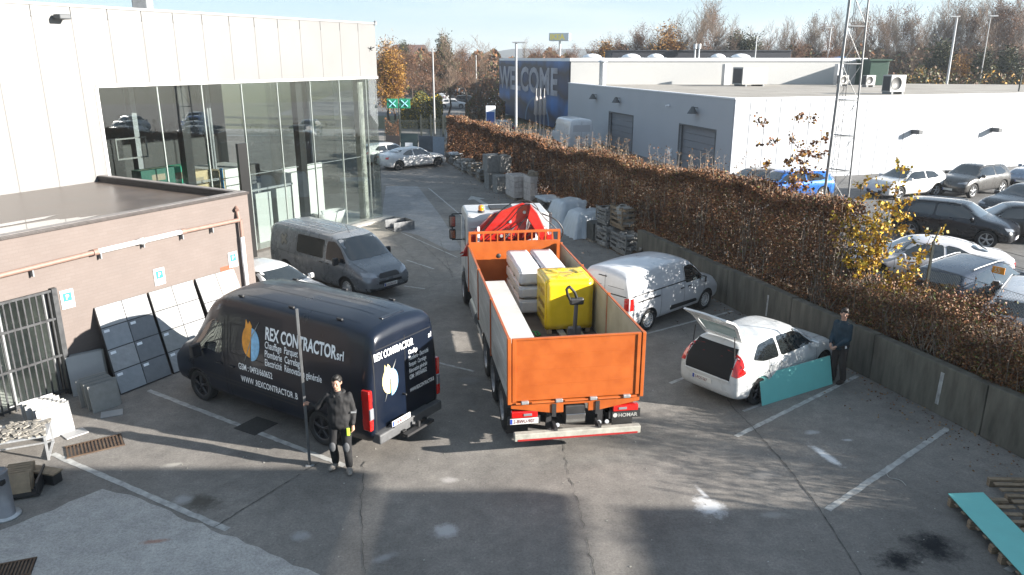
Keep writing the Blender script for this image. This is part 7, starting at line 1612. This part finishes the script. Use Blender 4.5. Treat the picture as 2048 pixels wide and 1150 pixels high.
# a second pile of pallets further back
def stone_pallet(px, py, sz, lab, seed, m=STN, cage=True, name='stone_crate', z=0, cm=OLDW, group='crates of stone by the hedge', cover=False):
    P = at_(px, py); t = thing(name, lab, 'crate', (P.x, P.y, z), WA, group); x, y, h = sz; k = MB()
    for yy in (-.4, 0, .4): k.box((0, yy * y, .05), (x, .09, .1))
    k.build('pallet', cm, t); 
    if cage:
        k = MB()
        for sx in (-1, 1):
            for sy in (-1, 1): k.box((sx * x / 2, sy * y / 2, .1 + h / 2), (.05, .05, h))
        nn = 4
        for i in range(nn):
            zz = .12 + h * (i + .3) / nn
            for s_ in (-1, 1): k.box((0, s_ * y / 2, zz), (x, .025, h / nn * .45)); k.box((s_ * x / 2, 0, zz), (.025, y, h / nn * .45))
        for s_ in (-1, 1):
            a, b = Vector((-x / 2, s_ * (y / 2 + .02), .15)), Vector((x / 2, s_ * (y / 2 + .02), h)); k.tube(a, b, .02, n=4); a, b = Vector((s_ * (x / 2 + .02), -y / 2, .15)), Vector((s_ * (x / 2 + .02), y / 2, h)); k.tube(a, b, .02, n=4)
        k.build('cage', cm, t)
    r = random.Random(seed); k = MB(); nl = max(2, int(h / .12))
    for i in range(nl):
        for j in range(9):
            k.box((r.uniform(-x * .42, x * .42), r.uniform(-y * .42, y * .42), .14 + (h - .08) * (i + .5) / nl), (r.uniform(.15, .4), r.uniform(.12, .3), h / nl * .95), r.uniform(0, 3), bev=0)
    k.build('stones', m, t); 
    if cover: o = shrink('plastic_cover', (x * .96, y * .96, .12), WCOV, seed, .03, parent=t); o.location = (0, 0, .1 + h)
    return t
stone_pallet(952, 350, (1.1, .9, .75), 'wooden crate of split stone beside the hollow blocks', 1); stone_pallet(945, 343, (1.1, .9, .6), 'second wooden crate of split stone farther from the camera', 2, z=0)
stone_pallet(925, 338, (1.3, .9, .55), 'pallet of grey glass and offcuts in the row by the hedge', 3, cage=False, name='offcut_pallet', group='offcut pallets by the hedge'); stone_pallet(912, 328, (1.2, .9, .6), 'wrapped offcut pallet with clear film near the white saloon', 4, cage=False, name='offcut_pallet', cover=True, group='offcut pallets by the hedge'); stone_pallet(897, 320, (1.2, .9, .45), 'farthest low pallet of paving beside the display boards', 5, cage=False, name='offcut_pallet', group='offcut pallets by the hedge')
stone_pallet(968, 362, (.9, .8, .7), 'small crate of cobbles just left of the hollow blocks', 6); stone_pallet(978, 345, (1.0, .9, 1.2), 'tall dark stone crate behind the hollow blocks', 7)
stone_pallet(936, 344, (1.0, .9, .8), 'pallet of pale stone between the offcut pallets and split stone crates', 9, cage=False, name='offcut_pallet', group='offcut pallets by the hedge'); stone_pallet(1100, 425, (1.6, 1.1, .55), 'pallet of loose slabs and film between bricks and white covers', 8, cage=False, name='offcut_pallet', cover=True, group='offcut pallets by the hedge')
def covered(px, py, sz, lab, seed):
    P = at_(px, py); t = thing('covered_heap', lab, 'covered heap', P, WA, 'heaps under white covers by the hedge'); bm = bmesh.new(); bmesh.ops.create_grid(bm, x_segments=22, y_segments=22, size=1); r = random.Random(seed)
    from mathutils import noise as mn
    for v_ in bm.verts:
        x, y = v_.co.x, v_.co.y; m_ = max(abs(x), abs(y)); h = sz[2] if m_ < .7 else sz[2] * max(0, (1 - m_) / .3) ** .9; k_ = .62 + .38 * min(1, m_ / .74) if m_ < .74 else 1 + (m_ - .74) * .3
        fold = .06 * math.sin(math.atan2(y, x) * 17 + seed) * max(0, (m_ - .6)) * 2; rr = (1 + fold); nv = mn.noise(Vector((x * 2 + seed, y * 2, 0))) * .08
        v_.co = Vector((x / m_ * min(m_, 1) * k_ * rr * sz[0] / 2 if m_ > 0 else 0, y / m_ * min(m_, 1) * k_ * rr * sz[1] / 2 if m_ > 0 else 0, max(.01, h + nv * (h > .1))))
    me = bpy.data.meshes.new('cover'); bm.to_mesh(me); bm.free(); me.materials.append(WCOV); [setattr(p, 'use_smooth', True) for p in me.polygons]; o = bpy.data.objects.new('cover', me); col.objects.link(o); o.parent = t; return t
covered(1140, 452, (1.7, 1.8, 1.2), 'heap under a pale white plastic cover, the one nearer the brick pallets', 2); covered(1172, 468, (1.6, 1.7, 1.05), 'heap under a pale white plastic cover, the one nearer the crates', 5)
t = thing('dark_crate', 'small dark grey crate at the corner of the white covered heap', 'crate', at_(1190, 480), WA); k = MB(); k.box((0, 0, .4), (.7, .5, .75), bev=.02); k.build('crate_body', mat('crate_dark', (.06, .06, .055), .7, noise=.3), t); k = MB(); k.box((0, 0, .03), (.8, .6, .06)); k.build('pallet', OLDW, t)
stone_pallet(1222, 490, (1.0, .9, .75), 'grey slatted crate in the bottom row, nearest the white covers', 11, cm=BLKM); stone_pallet(1258, 505, (1.3, .95, .75), 'grey slatted crate in the bottom row under the wooden one', 12, cm=BLKM); stone_pallet(1218, 487, (.9, .8, .6), 'grey slatted crate in the upper row left of the wooden crate', 13, cm=BLKM, z=.86)
stone_pallet(1252, 498, (1.0, .95, .8), 'pale wooden crate packed with white sacks on top of the grey crates', 14, m=mat('sack_white', (.32, .31, .29), .7, noise=.2), cm=WOODP, z=.88, name='wooden_crate', group='top crates'); stone_pallet(1298, 516, (1.2, .9, .55), 'low grey slatted crate in the bottom row behind the small white van', 15, cm=BLKM); stone_pallet(1330, 520, (1.2, .9, .5), 'low open crate farthest right, touching the concrete wall', 16, cm=BLKM)
A = at_(1322, 500); t = thing('leaning_board', 'beige board leaning at the start of the concrete wall', 'board', A + Vector((.2, .4, .75)), WA + R(90)); k = MB(); k.box((0, 0, .3), (.9, .03, .6), M=Matrix.Rotation(R(-25), 4, 'X')); k.build('board', WOODP, t)
# display boards by the white saloon
def dboard(px0, px1, pyb, h, m, lab, Y=None, lean=.35, extra=None):
    A = at_(px0, pyb); B = at_(px1, pyb + 1); t = thing('display_board', lab, 'display board', A, 0, 'display boards in front of the gate'); b = B - A; up = Vector((0, lean, h)); k = MB(); n_ = Vector((0, .03, 0)); V8 = [Vector((0, 0, .02)), b, b + up, up]; k.add(V8 + [q + n_ for q in V8], [(0, 1, 2, 3), (4, 5, 6, 7), (0, 1, 5, 4), (1, 2, 6, 5), (2, 3, 7, 6), (3, 0, 4, 7)]); k.build('panel', m, t)
    if extra: 
        k = MB(); o_ = Vector((0, -.012, 0)); k.quad([b * .25 + up * .1 + o_, b * .7 + up * .1 + o_, b * .7 + up * .6 + o_, b * .25 + up * .6 + o_]); k.build('sample', extra, t)
    return t
DB = mat('board_slate', (.04, .05, .065), .5, noise=.2, nscale=3)
dboard(866, 889, 322, 1.75, mat('board_pale_blue', (.16, .2, .25), .4, noise=.1), 'pale blue display board at the right of the group by the hedge'); dboard(838, 866, 318, 1.7, DB, 'dark slate display board just left of the pale blue one'); dboard(802, 836, 312, 1.7, mat('board_green_dark', (.03, .05, .05), .5), 'dark display board with a white sample, left of the slate one', extra=WHITE); dboard(772, 800, 310, 1.5, mat('board_brown', (.06, .045, .04), .6), 'brownish display board farthest left, beside the glass corner')

# ------------------------------------------------------------------ shade throwers outside the frame: invented slabs that shape the foreground shadows
def shade_slab(lab, x0, x1, y1, z=6.5, y0=-6):
    sh_ = Vector((S.x, S.y)) * (z / S.z); t = thing('added_shade_slab', lab, 'shade slab', (0, 0, 0), 0, 'added shade slabs outside the picture'); k = MB(); k.box(((x0 + x1) / 2 + sh_.x, (y0 + y1) / 2 + sh_.y, z), (x1 - x0, y1 - y0, .25)); k.build('shading_slab', GREYP, t)
    for x in (x0 + .3, x1 - .3): k = MB(); k.box((x + sh_.x, y0 + sh_.y + .5, z / 2), (.25, .25, z)); k.build('post', GREYP, t)
shade_slab('added flat grey shade slab out of view, farthest left one', -12, -2.85, 12.5, y0=3)
shade_slab('added flat grey shade slab out of view, middle one', -2.0, .75, 11.75, y0=3); shade_slab('added flat grey shade slab out of view, farthest right one', 2.25, 7.5, 11.2, y0=3)
# ------------------------------------------------------------------ trees
def grow(seed, H, n_main=7, spread=.32, lean=0, up=.55, twigs=3, r0=.16, trunkf=.3, levels=3):
    """tall winter tree: returns trunk sticks, twig sticks, leaf points (unit height H)"""
    r = random.Random(seed); T = Sticks(); K = Sticks(); lp = []
    def branch(p, d, L_, rad, lvl):
        n = 4 if lvl < 2 else 3; prev = p
        for i in range(n):
            d = (d + Vector((r.uniform(-1, 1), r.uniform(-1, 1), r.uniform(-.4, .8))) * .16 + Vector((0, 0, .06))).normalized(); q = prev + d * L_ / n
            r1 = rad * (1 - (i + 1) / (n + .8)); (T if lvl < 1 else K).add(prev, q, max(rad * (1 - i / (n + .8)), .012), max(r1, .010))
            if lvl < levels:
                for j in range(twigs if lvl else 2):
                    ax = Vector((r.uniform(-1, 1), r.uniform(-1, 1), r.uniform(-.1, .7))).normalized(); nd = (d * .75 + ax * .75).normalized(); branch(prev.lerp(q, r.uniform(.2, 1)), nd, L_ * r.uniform(.38, .6), max(r1 * .6, .012), lvl + 1)
            else: lp.append(q)
            prev = q
    base = Vector((0, 0, 0)); top = Vector((lean * H, 0, H * .75)); nseg = 7; prev = base
    for i in range(nseg):
        q = base.lerp(top, (i + 1) / nseg) + Vector((r.uniform(-.02, .02), r.uniform(-.02, .02), 0)) * H; T.add(prev, q, r0 * (1 - i / (nseg + .5)), r0 * (1 - (i + 1) / (nseg + .5)))
        f = (i + 1) / nseg
        if f > trunkf:
            for j in range(max(1, int(n_main / nseg * 2.2))):
                a = r.uniform(0, 6.28); e = Vector((math.cos(a), math.sin(a), up + f * .9)).normalized(); branch(prev.lerp(q, r.uniform(0, 1)), e, H * spread * (1.15 - f * .55) * r.uniform(.7, 1.15), r0 * (1 - f) * .55 + .02, 1)
        prev = q
    branch(prev, Vector((0, 0, 1)), H * .25, .05, 1)
    return T, K, lp
TW1 = mat('twigs_brown', (.15, .105, .075), .95, noise=.25, nscale=.4); TW2 = mat('twigs_grey', (.17, .145, .12), .95, noise=.25, nscale=.4); TW3 = mat('twigs_russet', (.15, .085, .055), .95, noise=.3, nscale=.5)
LR = leafmat('far_leaf_rust', (.11, .045, .018), (.2, .085, .03)); LG = leafmat('far_leaf_olive', (.04, .045, .014), (.09, .085, .025)); LY = leafmat('far_leaf_gold', (.26, .13, .02), (.36, .2, .035)); LD = leafmat('far_leaf_dark', (.012, .02, .01), (.03, .04, .018)); LB = leafmat('far_leaf_brown', (.06, .035, .02), (.12, .07, .04))
def proto(name, label, seed, H, tw, leaves=None, lw=None, lsize=.3, jit=.5, mult=1, hide=True, **kw):
    t = thing(name, label, 'tree', (0, 0, 0)); T, K, lp = grow(seed, H, **kw); T.build('trunk', BARK, t, 6); c = K.build('crown', tw, t, 3)
    if leaves:
        rr = np.random.RandomState(seed); P = np.repeat(np.array([tuple(p) for p in lp]), mult, 0); P = P + rr.normal(0, jit, P.shape); leaf_cloud('leaves', P, lsize, leaves, t, seed, weights=lw)
    print(name, len(K.a), len(lp)); return t
PR = [proto('bare_tree', 'tall bare brown-twigged tree in the wood behind the warehouse', 1, 14, TW1, n_main=9, spread=.34, up=.9), proto('bare_tree', 'tall bare grey-twigged tree in the wood behind the warehouse', 2, 14, TW2, n_main=9, spread=.3, up=1.3, lean=.06),
      proto('autumn_tree', 'bare tree with remnants of rusty leaves in the wood behind the warehouse', 3, 14, TW3, [LR, LB], [.5, .5], .17, .35, 1, n_main=9, spread=.34, up=.7), proto('bare_tree', 'slim upright bare tree in the wood behind the warehouse', 4, 14, TW2, n_main=8, spread=.26, up=1.8),
      proto('evergreen_tree', 'dark green ivy-covered tree in the wood behind the warehouse', 5, 12, TW1, [LD, LG], [.6, .4], .35, .5, 3, n_main=8, spread=.3, up=.8), proto('golden_tree', 'golden-leaved tree in the wood behind the warehouse', 6, 10, TW3, [LY, LR, LB], [.55, .25, .2], .2, .5, 4, n_main=8, spread=.28, up=.9)]
used = set(); CNT = {}
ORD = 'first second third fourth fifth sixth seventh eighth ninth tenth eleventh twelfth thirteenth fourteenth fifteenth sixteenth seventeenth eighteenth nineteenth twentieth'.split()
ORD += ['twenty-' + q for q in ORD[:9]] + ['thirtieth'] + ['thirty-' + q for q in ORD[:9]] + ['fortieth'] + ['forty-' + q for q in ORD[:9]] + ['fiftieth'] + ['fifty-' + q for q in ORD[:9]] + ['sixtieth'] + ['sixty-' + q for q in ORD[:9]] + ['seventieth']
KIND = ('bare brown-twigged tree', 'bare grey-twigged tree', 'rusty-leaved bare tree', 'slim upright bare tree', 'dark green ivy-covered tree', 'golden-leaved tree')
def wood_label(k, row): CNT[row] = CNT.get(row, 0) + 1; return '%s, %s from the left in the %s behind the warehouse' % (KIND[k], ORD[CNT[row] - 1], row)
def plant(k, px, py_top, Y, Href=None, base=0, label=None, group=None, yb=None, wide=1, name=None):
    p = PR[k]; top = AY(px, py_top, Y); H0 = (14, 14, 14, 14, 12, 10)[k] * 1.0; h = top.z - base; sc_ = h / H0; a = rnd.uniform(0, 6.28)
    sx = sc_ * wide * rnd.uniform(.9, 1.15)
    if k not in used: used.add(k); t = p; t.location = (top.x, Y, base); t.rotation_euler = (0, 0, a); t.scale = (sx, sx, sc_)
    else: t = dup(p, (top.x, Y, base), a, scale=(sx, sx, sc_))
    if label: t['label'] = label
    if group: t['group'] = group
    if name: t.name = name
    return t
prof = [(1180, 97), (1240, 82), (1290, 62), (1330, 72), (1370, 45), (1410, 15), (1445, 22), (1465, 66), (1500, 76), (1530, 70), (1560, 60), (1620, 50), (1700, 35), (1760, 40), (1800, 28), (1860, 35), (1900, 12), (1960, 8), (2070, 2)]
GRP = 'trees in the wood behind the warehouse'
def topy(px):
    for (a, b), (c, d) in zip(prof, prof[1:]):
        if a <= px <= c: return b + (d - b) * (px - a) / (c - a)
    return 60
px = 1186; i = 0
while px < 2075:
    k = rnd.choice([0, 1, 2, 3, 0, 1, 1]); k = 2 if px < 1300 and rnd.random() < .6 else k
    plant(k, px, topy(px) - 2, 128 + rnd.uniform(-6, 6), group=GRP, label=wood_label(k, 'tall back row'))
    if i % 2 == 0: k = rnd.choice([0, 2, 0, 1]); plant(k, px + 9, topy(px) + 18, 122 + rnd.uniform(-3, 3), group=GRP, wide=1.2, label=wood_label(k, 'lower middle row'))
    px += 17; i += 1
for px, py, k, Y in sorted(((1335, 70, 5, 120), (1480, 84, 4, 120), (1505, 90, 4, 119), (1660, 92, 2, 100), (1595, 88, 2, 119), (1885, 100, 4, 96), (1965, 118, 4, 92), (2020, 112, 4, 94), (1920, 125, 5, 92), (1240, 92, 2, 120), (1215, 98, 5, 120))): plant(k, px, py, Y, group=GRP, wide=1.3, label=wood_label(k, 'front row'))
# middle distance, left
GM = 'trees beyond the gate'
T_ = [(0, 897, 82, 92, 'large bare tree with spreading limbs rising behind the hedge end'), (0, 962, 95, 86, 'bare dark-trunked tree between the two slim poles'), (2, 822, 100, 120, 'bare russet tree left of the tall pole beyond the gate'), (5, 785, 118, 84, 'golden-yellow tree right beside the glass hall corner'), (5, 772, 100, 95, 'taller golden tree partly hidden by the glass hall'), (4, 888, 88, 130, 'dark conifer-like tree behind the large bare tree'), (4, 805, 96, 170, 'dark pointed tree on the far skyline near the hall'), (2, 930, 96, 125, 'rust-brown tree behind the right-hand slim pole'), (1, 1050, 86, 180, 'pale bare tree on the skyline above the mural'), (2, 1075, 98, 150, 'rusty tree on the skyline above the mural'), (2, 1110, 100, 145, 'rusty tree under the tall yellow-blue sign'), (2, 1150, 98, 140, 'rusty tree right of the tall yellow-blue sign'), (0, 850, 92, 160, 'bare tree on the skyline left of the tall pole'), (2, 860, 110, 110, 'low brown tree in front of the skyline beside the tall pole'), (2, 785, 102, 140, 'brown tree on the skyline beside the hall')]
for k, px, py, Y, lab in T_: plant(k, px, py, Y, label=lab, group=GM, wide=1.5 if k in (0, 2) else 1.1)
# undergrowth and far woodland as masses
def mass(name, label, px0, px1, Y0, Y1, pyt, n, size, mats, w_, seed, zmax=None, power=1.0, z0=0):
    r = np.random.RandomState(seed); P = []
    px = r.uniform(px0, px1, n); Y = r.uniform(Y0, Y1, n); 
    for a, b in zip(px, Y):
        t = AY(a, pyt + 10 * math.sin(a * .05) + 6 * math.sin(a * .17), b); P.append((t.x, b, z0 + (t.z - z0) * r.uniform(0, 1) ** power))
    o = leaf_cloud(name, P, size, mats, None, seed, weights=w_); o['kind'] = 'stuff'; tag(o, label, 'undergrowth'); return o
mass('undergrowth', 'brown undergrowth filling the wood behind the warehouse roofs', 1180, 2080, 119, 136, 100, 60000, .5, [LB, LR, LG, LD], [.4, .25, .2, .15], 21)
mass('undergrowth', 'olive bushes at the foot of the wood on the far right', 1780, 2090, 86, 100, 142, 16000, .35, [LG, LB, YL2], [.5, .35, .15], 22)
mass('undergrowth', 'rust-brown scrub on the skyline beyond the gate', 770, 1200, 150, 230, 112, 22000, .8, [LB, LR, LG], [.45, .35, .2], 23)
mass('roadside_bushes', 'bright olive-green bushes along the road beyond the gate', 800, 885, 84, 92, 196, 9000, .22, [LG, YL, HB4], [.5, .15, .35], 24)
mass('roadside_bushes', 'dry brown and green bushes behind the hedge end beyond the gate', 930, 1010, 84, 94, 196, 6000, .22, [LB, LG, LR], [.4, .35, .25], 25)
mass('roadside_bushes', 'low brown hedge just behind the dark gate on the left', 770, 800, 76, 79, 232, 3000, .16, [LB, HB1], None, 26)
# roads, verge, car park beyond the gate
sheet('road', [(-60, 78), (60, 78), (60, 84), (-60, 84)], -.004, mat('far_asphalt', (.17, .165, .155), .9, noise=.2, nscale=.5)); sheet('pavement', [(-60, 76.1), (60, 76.1), (60, 77.6), (-60, 77.6)], 0.002, PAVE)
sheet('far_car_park', [(-32, 105), (20, 100), (20, 190), (-40, 190)], -.002, ASPH2)
hm = MB(); vs = []; N = 120
for i in range(N + 1):
    x = -1800 + 3600 * i / N; h = 18 + 5 * math.sin(i * .21) + 3 * math.sin(i * .63 + 1) + 1.2 * math.sin(i * 1.9); vs += [(x, 950, -2), (x, 1250, h), (x, 1800, h + 4)]
hm.add(vs, [(3 * i + j, 3 * i + j + 1, 3 * i + j + 4, 3 * i + j + 3) for i in range(N) for j in range(2)], 0, True); struct(hm.build('hills', mat('wooded_hill', (.03, .035, .03), .95, noise=.4, nscale=.02, col2=(.05, .045, .035))))
# gate and railing
gt = thing('metal_gate', 'dark upright-bar metal gate and railing across the far end of the yard', 'gate'); k = MB(); a = G(770, 277); b = G(886, 277); Yg = 70; xa = AY(768, 250, Yg).x; xb = AY(890, 250, Yg).x
n = 64
for i in range(n + 1): x = xa + (xb - xa) * i / n; k.box((x, Yg, 1.0), (.03, .03, 2.0 if x < AY(842, 250, Yg).x else 2.3))
k.build('bars', FEN, gt); k = MB(); k.box(((xa + xb) / 2, Yg, 1.9), (xb - xa, .05, .06)); k.box(((xa + xb) / 2, Yg, .15), (xb - xa, .05, .06)); k.build('rails', FEN, gt)
for px in (800, 842, 862, 886): x = AY(px, 250, Yg).x; k = MB(); k.box((x, Yg, 1.2), (.14, .14, 2.5)); k.build('gate_post', FEN, gt)
# slim poles and lamps
def pole_(name, lab, px0, py0, px1, py1, Y, r_, m, head=None, group=None, base=None):
    a = AY(px0, py0, Y); z0 = 0 if base is None else base; b = AY(px1, py1, Y); t = thing(name, lab, 'pole' if not head else 'street lamp', (a.x, Y, z0), 0, group); k = MB(); k.tube((0, 0, 0), (0, 0, b.z - z0), r_, r_ * .7, 8); k.build('post', m, t)
    if head: k = MB(); k.box((head * .45, 0, b.z - z0 + .05), (1.0, .3, .1), bev=.03); k.build('lamp_head', STEEL, t)
    return t
PGR = mat('pole_grey', (.25, .25, .25), .5, .3); PLW = mat('pole_white', (.38, .39, .4), .4)
pole_('flagpole', 'slim bare flagpole with a brownish foot beyond the gate, left of two', 870, 275, 868, 96, 72, .1, PGR, group='slim poles beyond the gate'); pole_('flagpole', 'slim bare flagpole right of two, next to the dark tree trunk', 953, 215, 953, 110, 88, .1, PGR, group='slim poles beyond the gate')
pole_('street_lamp', 'slim white street lamp in front of the welcome mural', 1032, 250, 1033, 86, 60, .11, PLW, .5, base=0)
pole_('street_lamp', 'pale concrete lamp post in front of the wood, left of the mast', 1655, 120, 1657, 56, 100, .12, PLW, -.6, group='lamp posts by the wood'); pole_('street_lamp', 'tall concrete lamp post in front of the wood, right of the green shed', 1893, 170, 1911, 34, 84, .14, PLW, -.6, group='lamp posts by the wood'); pole_('street_lamp', 'short lamp post rising over the black hall', 1511, 105, 1512, 70, 104, .1, PLW, .3, group='lamp posts by the wood'); pole_('floodlight_mast', 'slim floodlight mast at the upper right in front of the trees', 1960, 160, 1972, 33, 90, .08, PGR, .6, group='lamp posts by the wood')
pole_('street_lamp', 'dark lamp post at the right edge beside the wall', 2036, 190, 2048, 150, 60, .08, FEN, group='lamp posts by the wood')
# green sign with two crosses, tall blue and yellow sign
P = AY(797, 207, 71); t = thing('green_sign', 'small green sign with two pale crosses on a pole beyond the gate', 'sign', (P.x, 71, 0)); k = MB(); k.tube((0, 0, 0), (0, 0, P.z), .06, n=8); k.build('post', FEN, t)
k = MB(); k.box((-.55, 0, P.z), (1.0, .1, .85), bev=.02); k.box((.55, 0, P.z), (1.0, .1, .85), bev=.02); k.build('sign_panel', mat('sign_green', (.01, .2, .11), .5), t); k = MB()
for cx in (-.55, .55):
    for sg in (1, -1): k.tube((cx - .3, -.07, P.z - .28 * sg), (cx + .3, -.07, P.z + .28 * sg), .06, n=6)
k.build('crosses', mat('cross_pale', (.2, .45, .5), .5), t)
Yk = 330; P = AY(1120, 74, Yk); t = thing('tall_store_sign', 'tall store sign with yellow letters on a blue box, high on a white pole', 'sign', (P.x, Yk, 0), R(-14)); k = MB(); k.tube((0, 0, 0), (0, 0, P.z - 1.5), .55, .45, 12); k.build('post', PLW, t)
SB = mat('store_blue', (.05, .12, .3), .5); k = MB(); k.box((0, 0, P.z), (8.2, 4.6, 3.1), bev=.1); k.build('sign_box', mat('store_sign_pale', (.3, .36, .42), .5), t); YS = mat('store_yellow', (.6, .5, .05), .5)
k = MB(); text_on(k, 'IKEA', (-3.7, -2.32, P.z - 1.0), (1, 0, 0), (0, 0, 1), 2.9, .05, 1.0, off=.05); k.build('letters', YS, t)
k = MB(); k.box((-4.12, 0, P.z), (.06, 4.4, 2.9)); k.build('side_panel', SB, t); k = MB(); text_on(k, 'IKEA', (-4.16, 2.0, P.z - .8), (0, -1, 0), (0, 0, 1), 2.2, .05, .75, off=.05); k.build('letters', YS, t)
# flags in front of the mural
for i, px in enumerate((1072, 1080, 1088)):
    a = AY(px, 240, 70); b = AY(px, 186, 70); t = thing('furled_flag', ('leftmost', 'middle', 'rightmost')[i] + ' of the three furled cream flags in front of the mural', 'flag', (a.x, 70, LOTZ), 0, 'furled flags'); k = MB(); k.tube((0, 0, 0), (0, 0, b.z), .05, n=6); k.build('post', PGR, t)
    k = MB(); k.lathe([(.01, 0), (.22, .2), (.16, .8), (.2, 1.4), (.02, 1.8)], (0, 0, b.z - 2.4), 8); k.build('flag_cloth', mat('flag_cream', (.3, .27, .26), .8), t)
P = AY(981, 210, 74); t = thing('blue_totem', 'small blue and white totem sign beside the mural', 'sign', (P.x, 74, 0)); k = MB(); k.box((0, 0, 1.5), (.9, .25, 3.0), bev=.03); k.build('totem_body', WHITE, t); k = MB(); k.box((0, -.14, 1.6), (.75, .03, 1.7)); k.build('blue_panel', mat('totem_blue', (.02, .1, .35), .5), t)
# distant cars and a few far houses
for i, (px, py, Y, src, lab) in enumerate(((925, 145, 165, te, 'far white car in the car park beyond the large bare tree'), (905, 175, 120, golf, 'far white hatchback just right of the large bare tree trunk'), (935, 168, 128, troc, 'far grey car beyond the pole in the middle distance'), (985, 178, 112, wh2, 'far white car left of the mural'), (975, 190, 104, aud, 'far dark car left of the mural near the totem sign'), (1000, 160, 130, golf, 'far pale car near the mural top corner'), (885, 160, 140, te, 'far white car left of the large bare tree'), (1000, 222, 76, id4, 'dark car behind the hedge at the foot of the mural'), (965, 232, 74, aud, 'dark blue car just showing above the hedge'))):
    P = AY(px, py, Y); dup(src.t, (P.x, Y, 0), R(rnd.uniform(0, 180)), lab, 'cars far beyond the gate')
for px, w_, h_, Y, m, lab in ((820, 10, 9, 260, WHITE, 'small white house wall among the far trees'), (850, 14, 7, 280, mat('far_render', (.3, .2, .16), .8), 'pinkish house among the far trees'), (800, 8, 7, 250, mat('far_grey', (.2, .2, .2), .8), 'grey house among the far trees')):
    P = AY(px, 120, Y); t = thing('far_house', lab, 'house', (P.x, Y, 0), R(20), 'houses among the far trees'); k = MB(); k.box((0, 0, h_ / 2), (w_, 8, h_)); k.build('wall', m, t); k = MB(); k.prism([(-4.4, h_), (4.4, h_), (0, h_ + 2.6)], -w_ / 2 - .3, w_ / 2 + .3, 'x'); k.build('roof', mat('far_roof', (.07, .04, .035), .8), t)
# cars off to the right that only the glass front mirrors, and trees that dapple the yard
for i, (x, y, a, src) in enumerate(((30, 33, 200, golf), (36, 34, 205, te), (42, 35, 200, blue), (48, 36, 200, vt), (33, 28, 160, te), (39, 29, 160, golf), (46, 30, 165, wh2), (36, 22, 200, vt), (43, 23, 200, te))):
    dup(src.t, (x, y, LOTZ), R(a), 'car mirrored in the glass front, %s of the hidden rows' % ORD[i], 'cars mirrored in the glass front')
for i, (x, y, s_) in enumerate(((17.5, 9.5, .32), (21, 11.0, .4), (24, 7.5, .46), (19.5, 5.5, .36), (25, 12, .5))):
    dup(PR[(0, 2, 1, 2, 0)[i]], (x, y, LOTZ), i * 1.3, 'bare tree in the car park outside the picture, %s from the camera side' % ORD[i], 'trees outside the picture', scale=s_)
# ------------------------------------------------------------------ thin haze over the whole place
hz = MB(); hz.box((0, 900, 29), (4200, 2400, 62)); ho = hz.build('haze', [bpy.data.materials.new('haze_air')]); ho['kind'] = 'stuff'; ho['label'] = 'thin pale winter haze in the air'; ho['category'] = 'haze'
hm_ = ho.data.materials[0]; hm_.use_nodes = True; t = hm_.node_tree; t.nodes.clear(); o_ = t.nodes.new('ShaderNodeOutputMaterial'); pv = t.nodes.new('ShaderNodeVolumePrincipled')
pv.inputs['Color'].default_value = (.8, .87, .95, 1); pv.inputs['Density'].default_value = .0004; pv.inputs['Anisotropy'].default_value = .3; t.links.new(pv.outputs[0], o_.inputs['Volume'])
sc.render.engine = 'CYCLES'
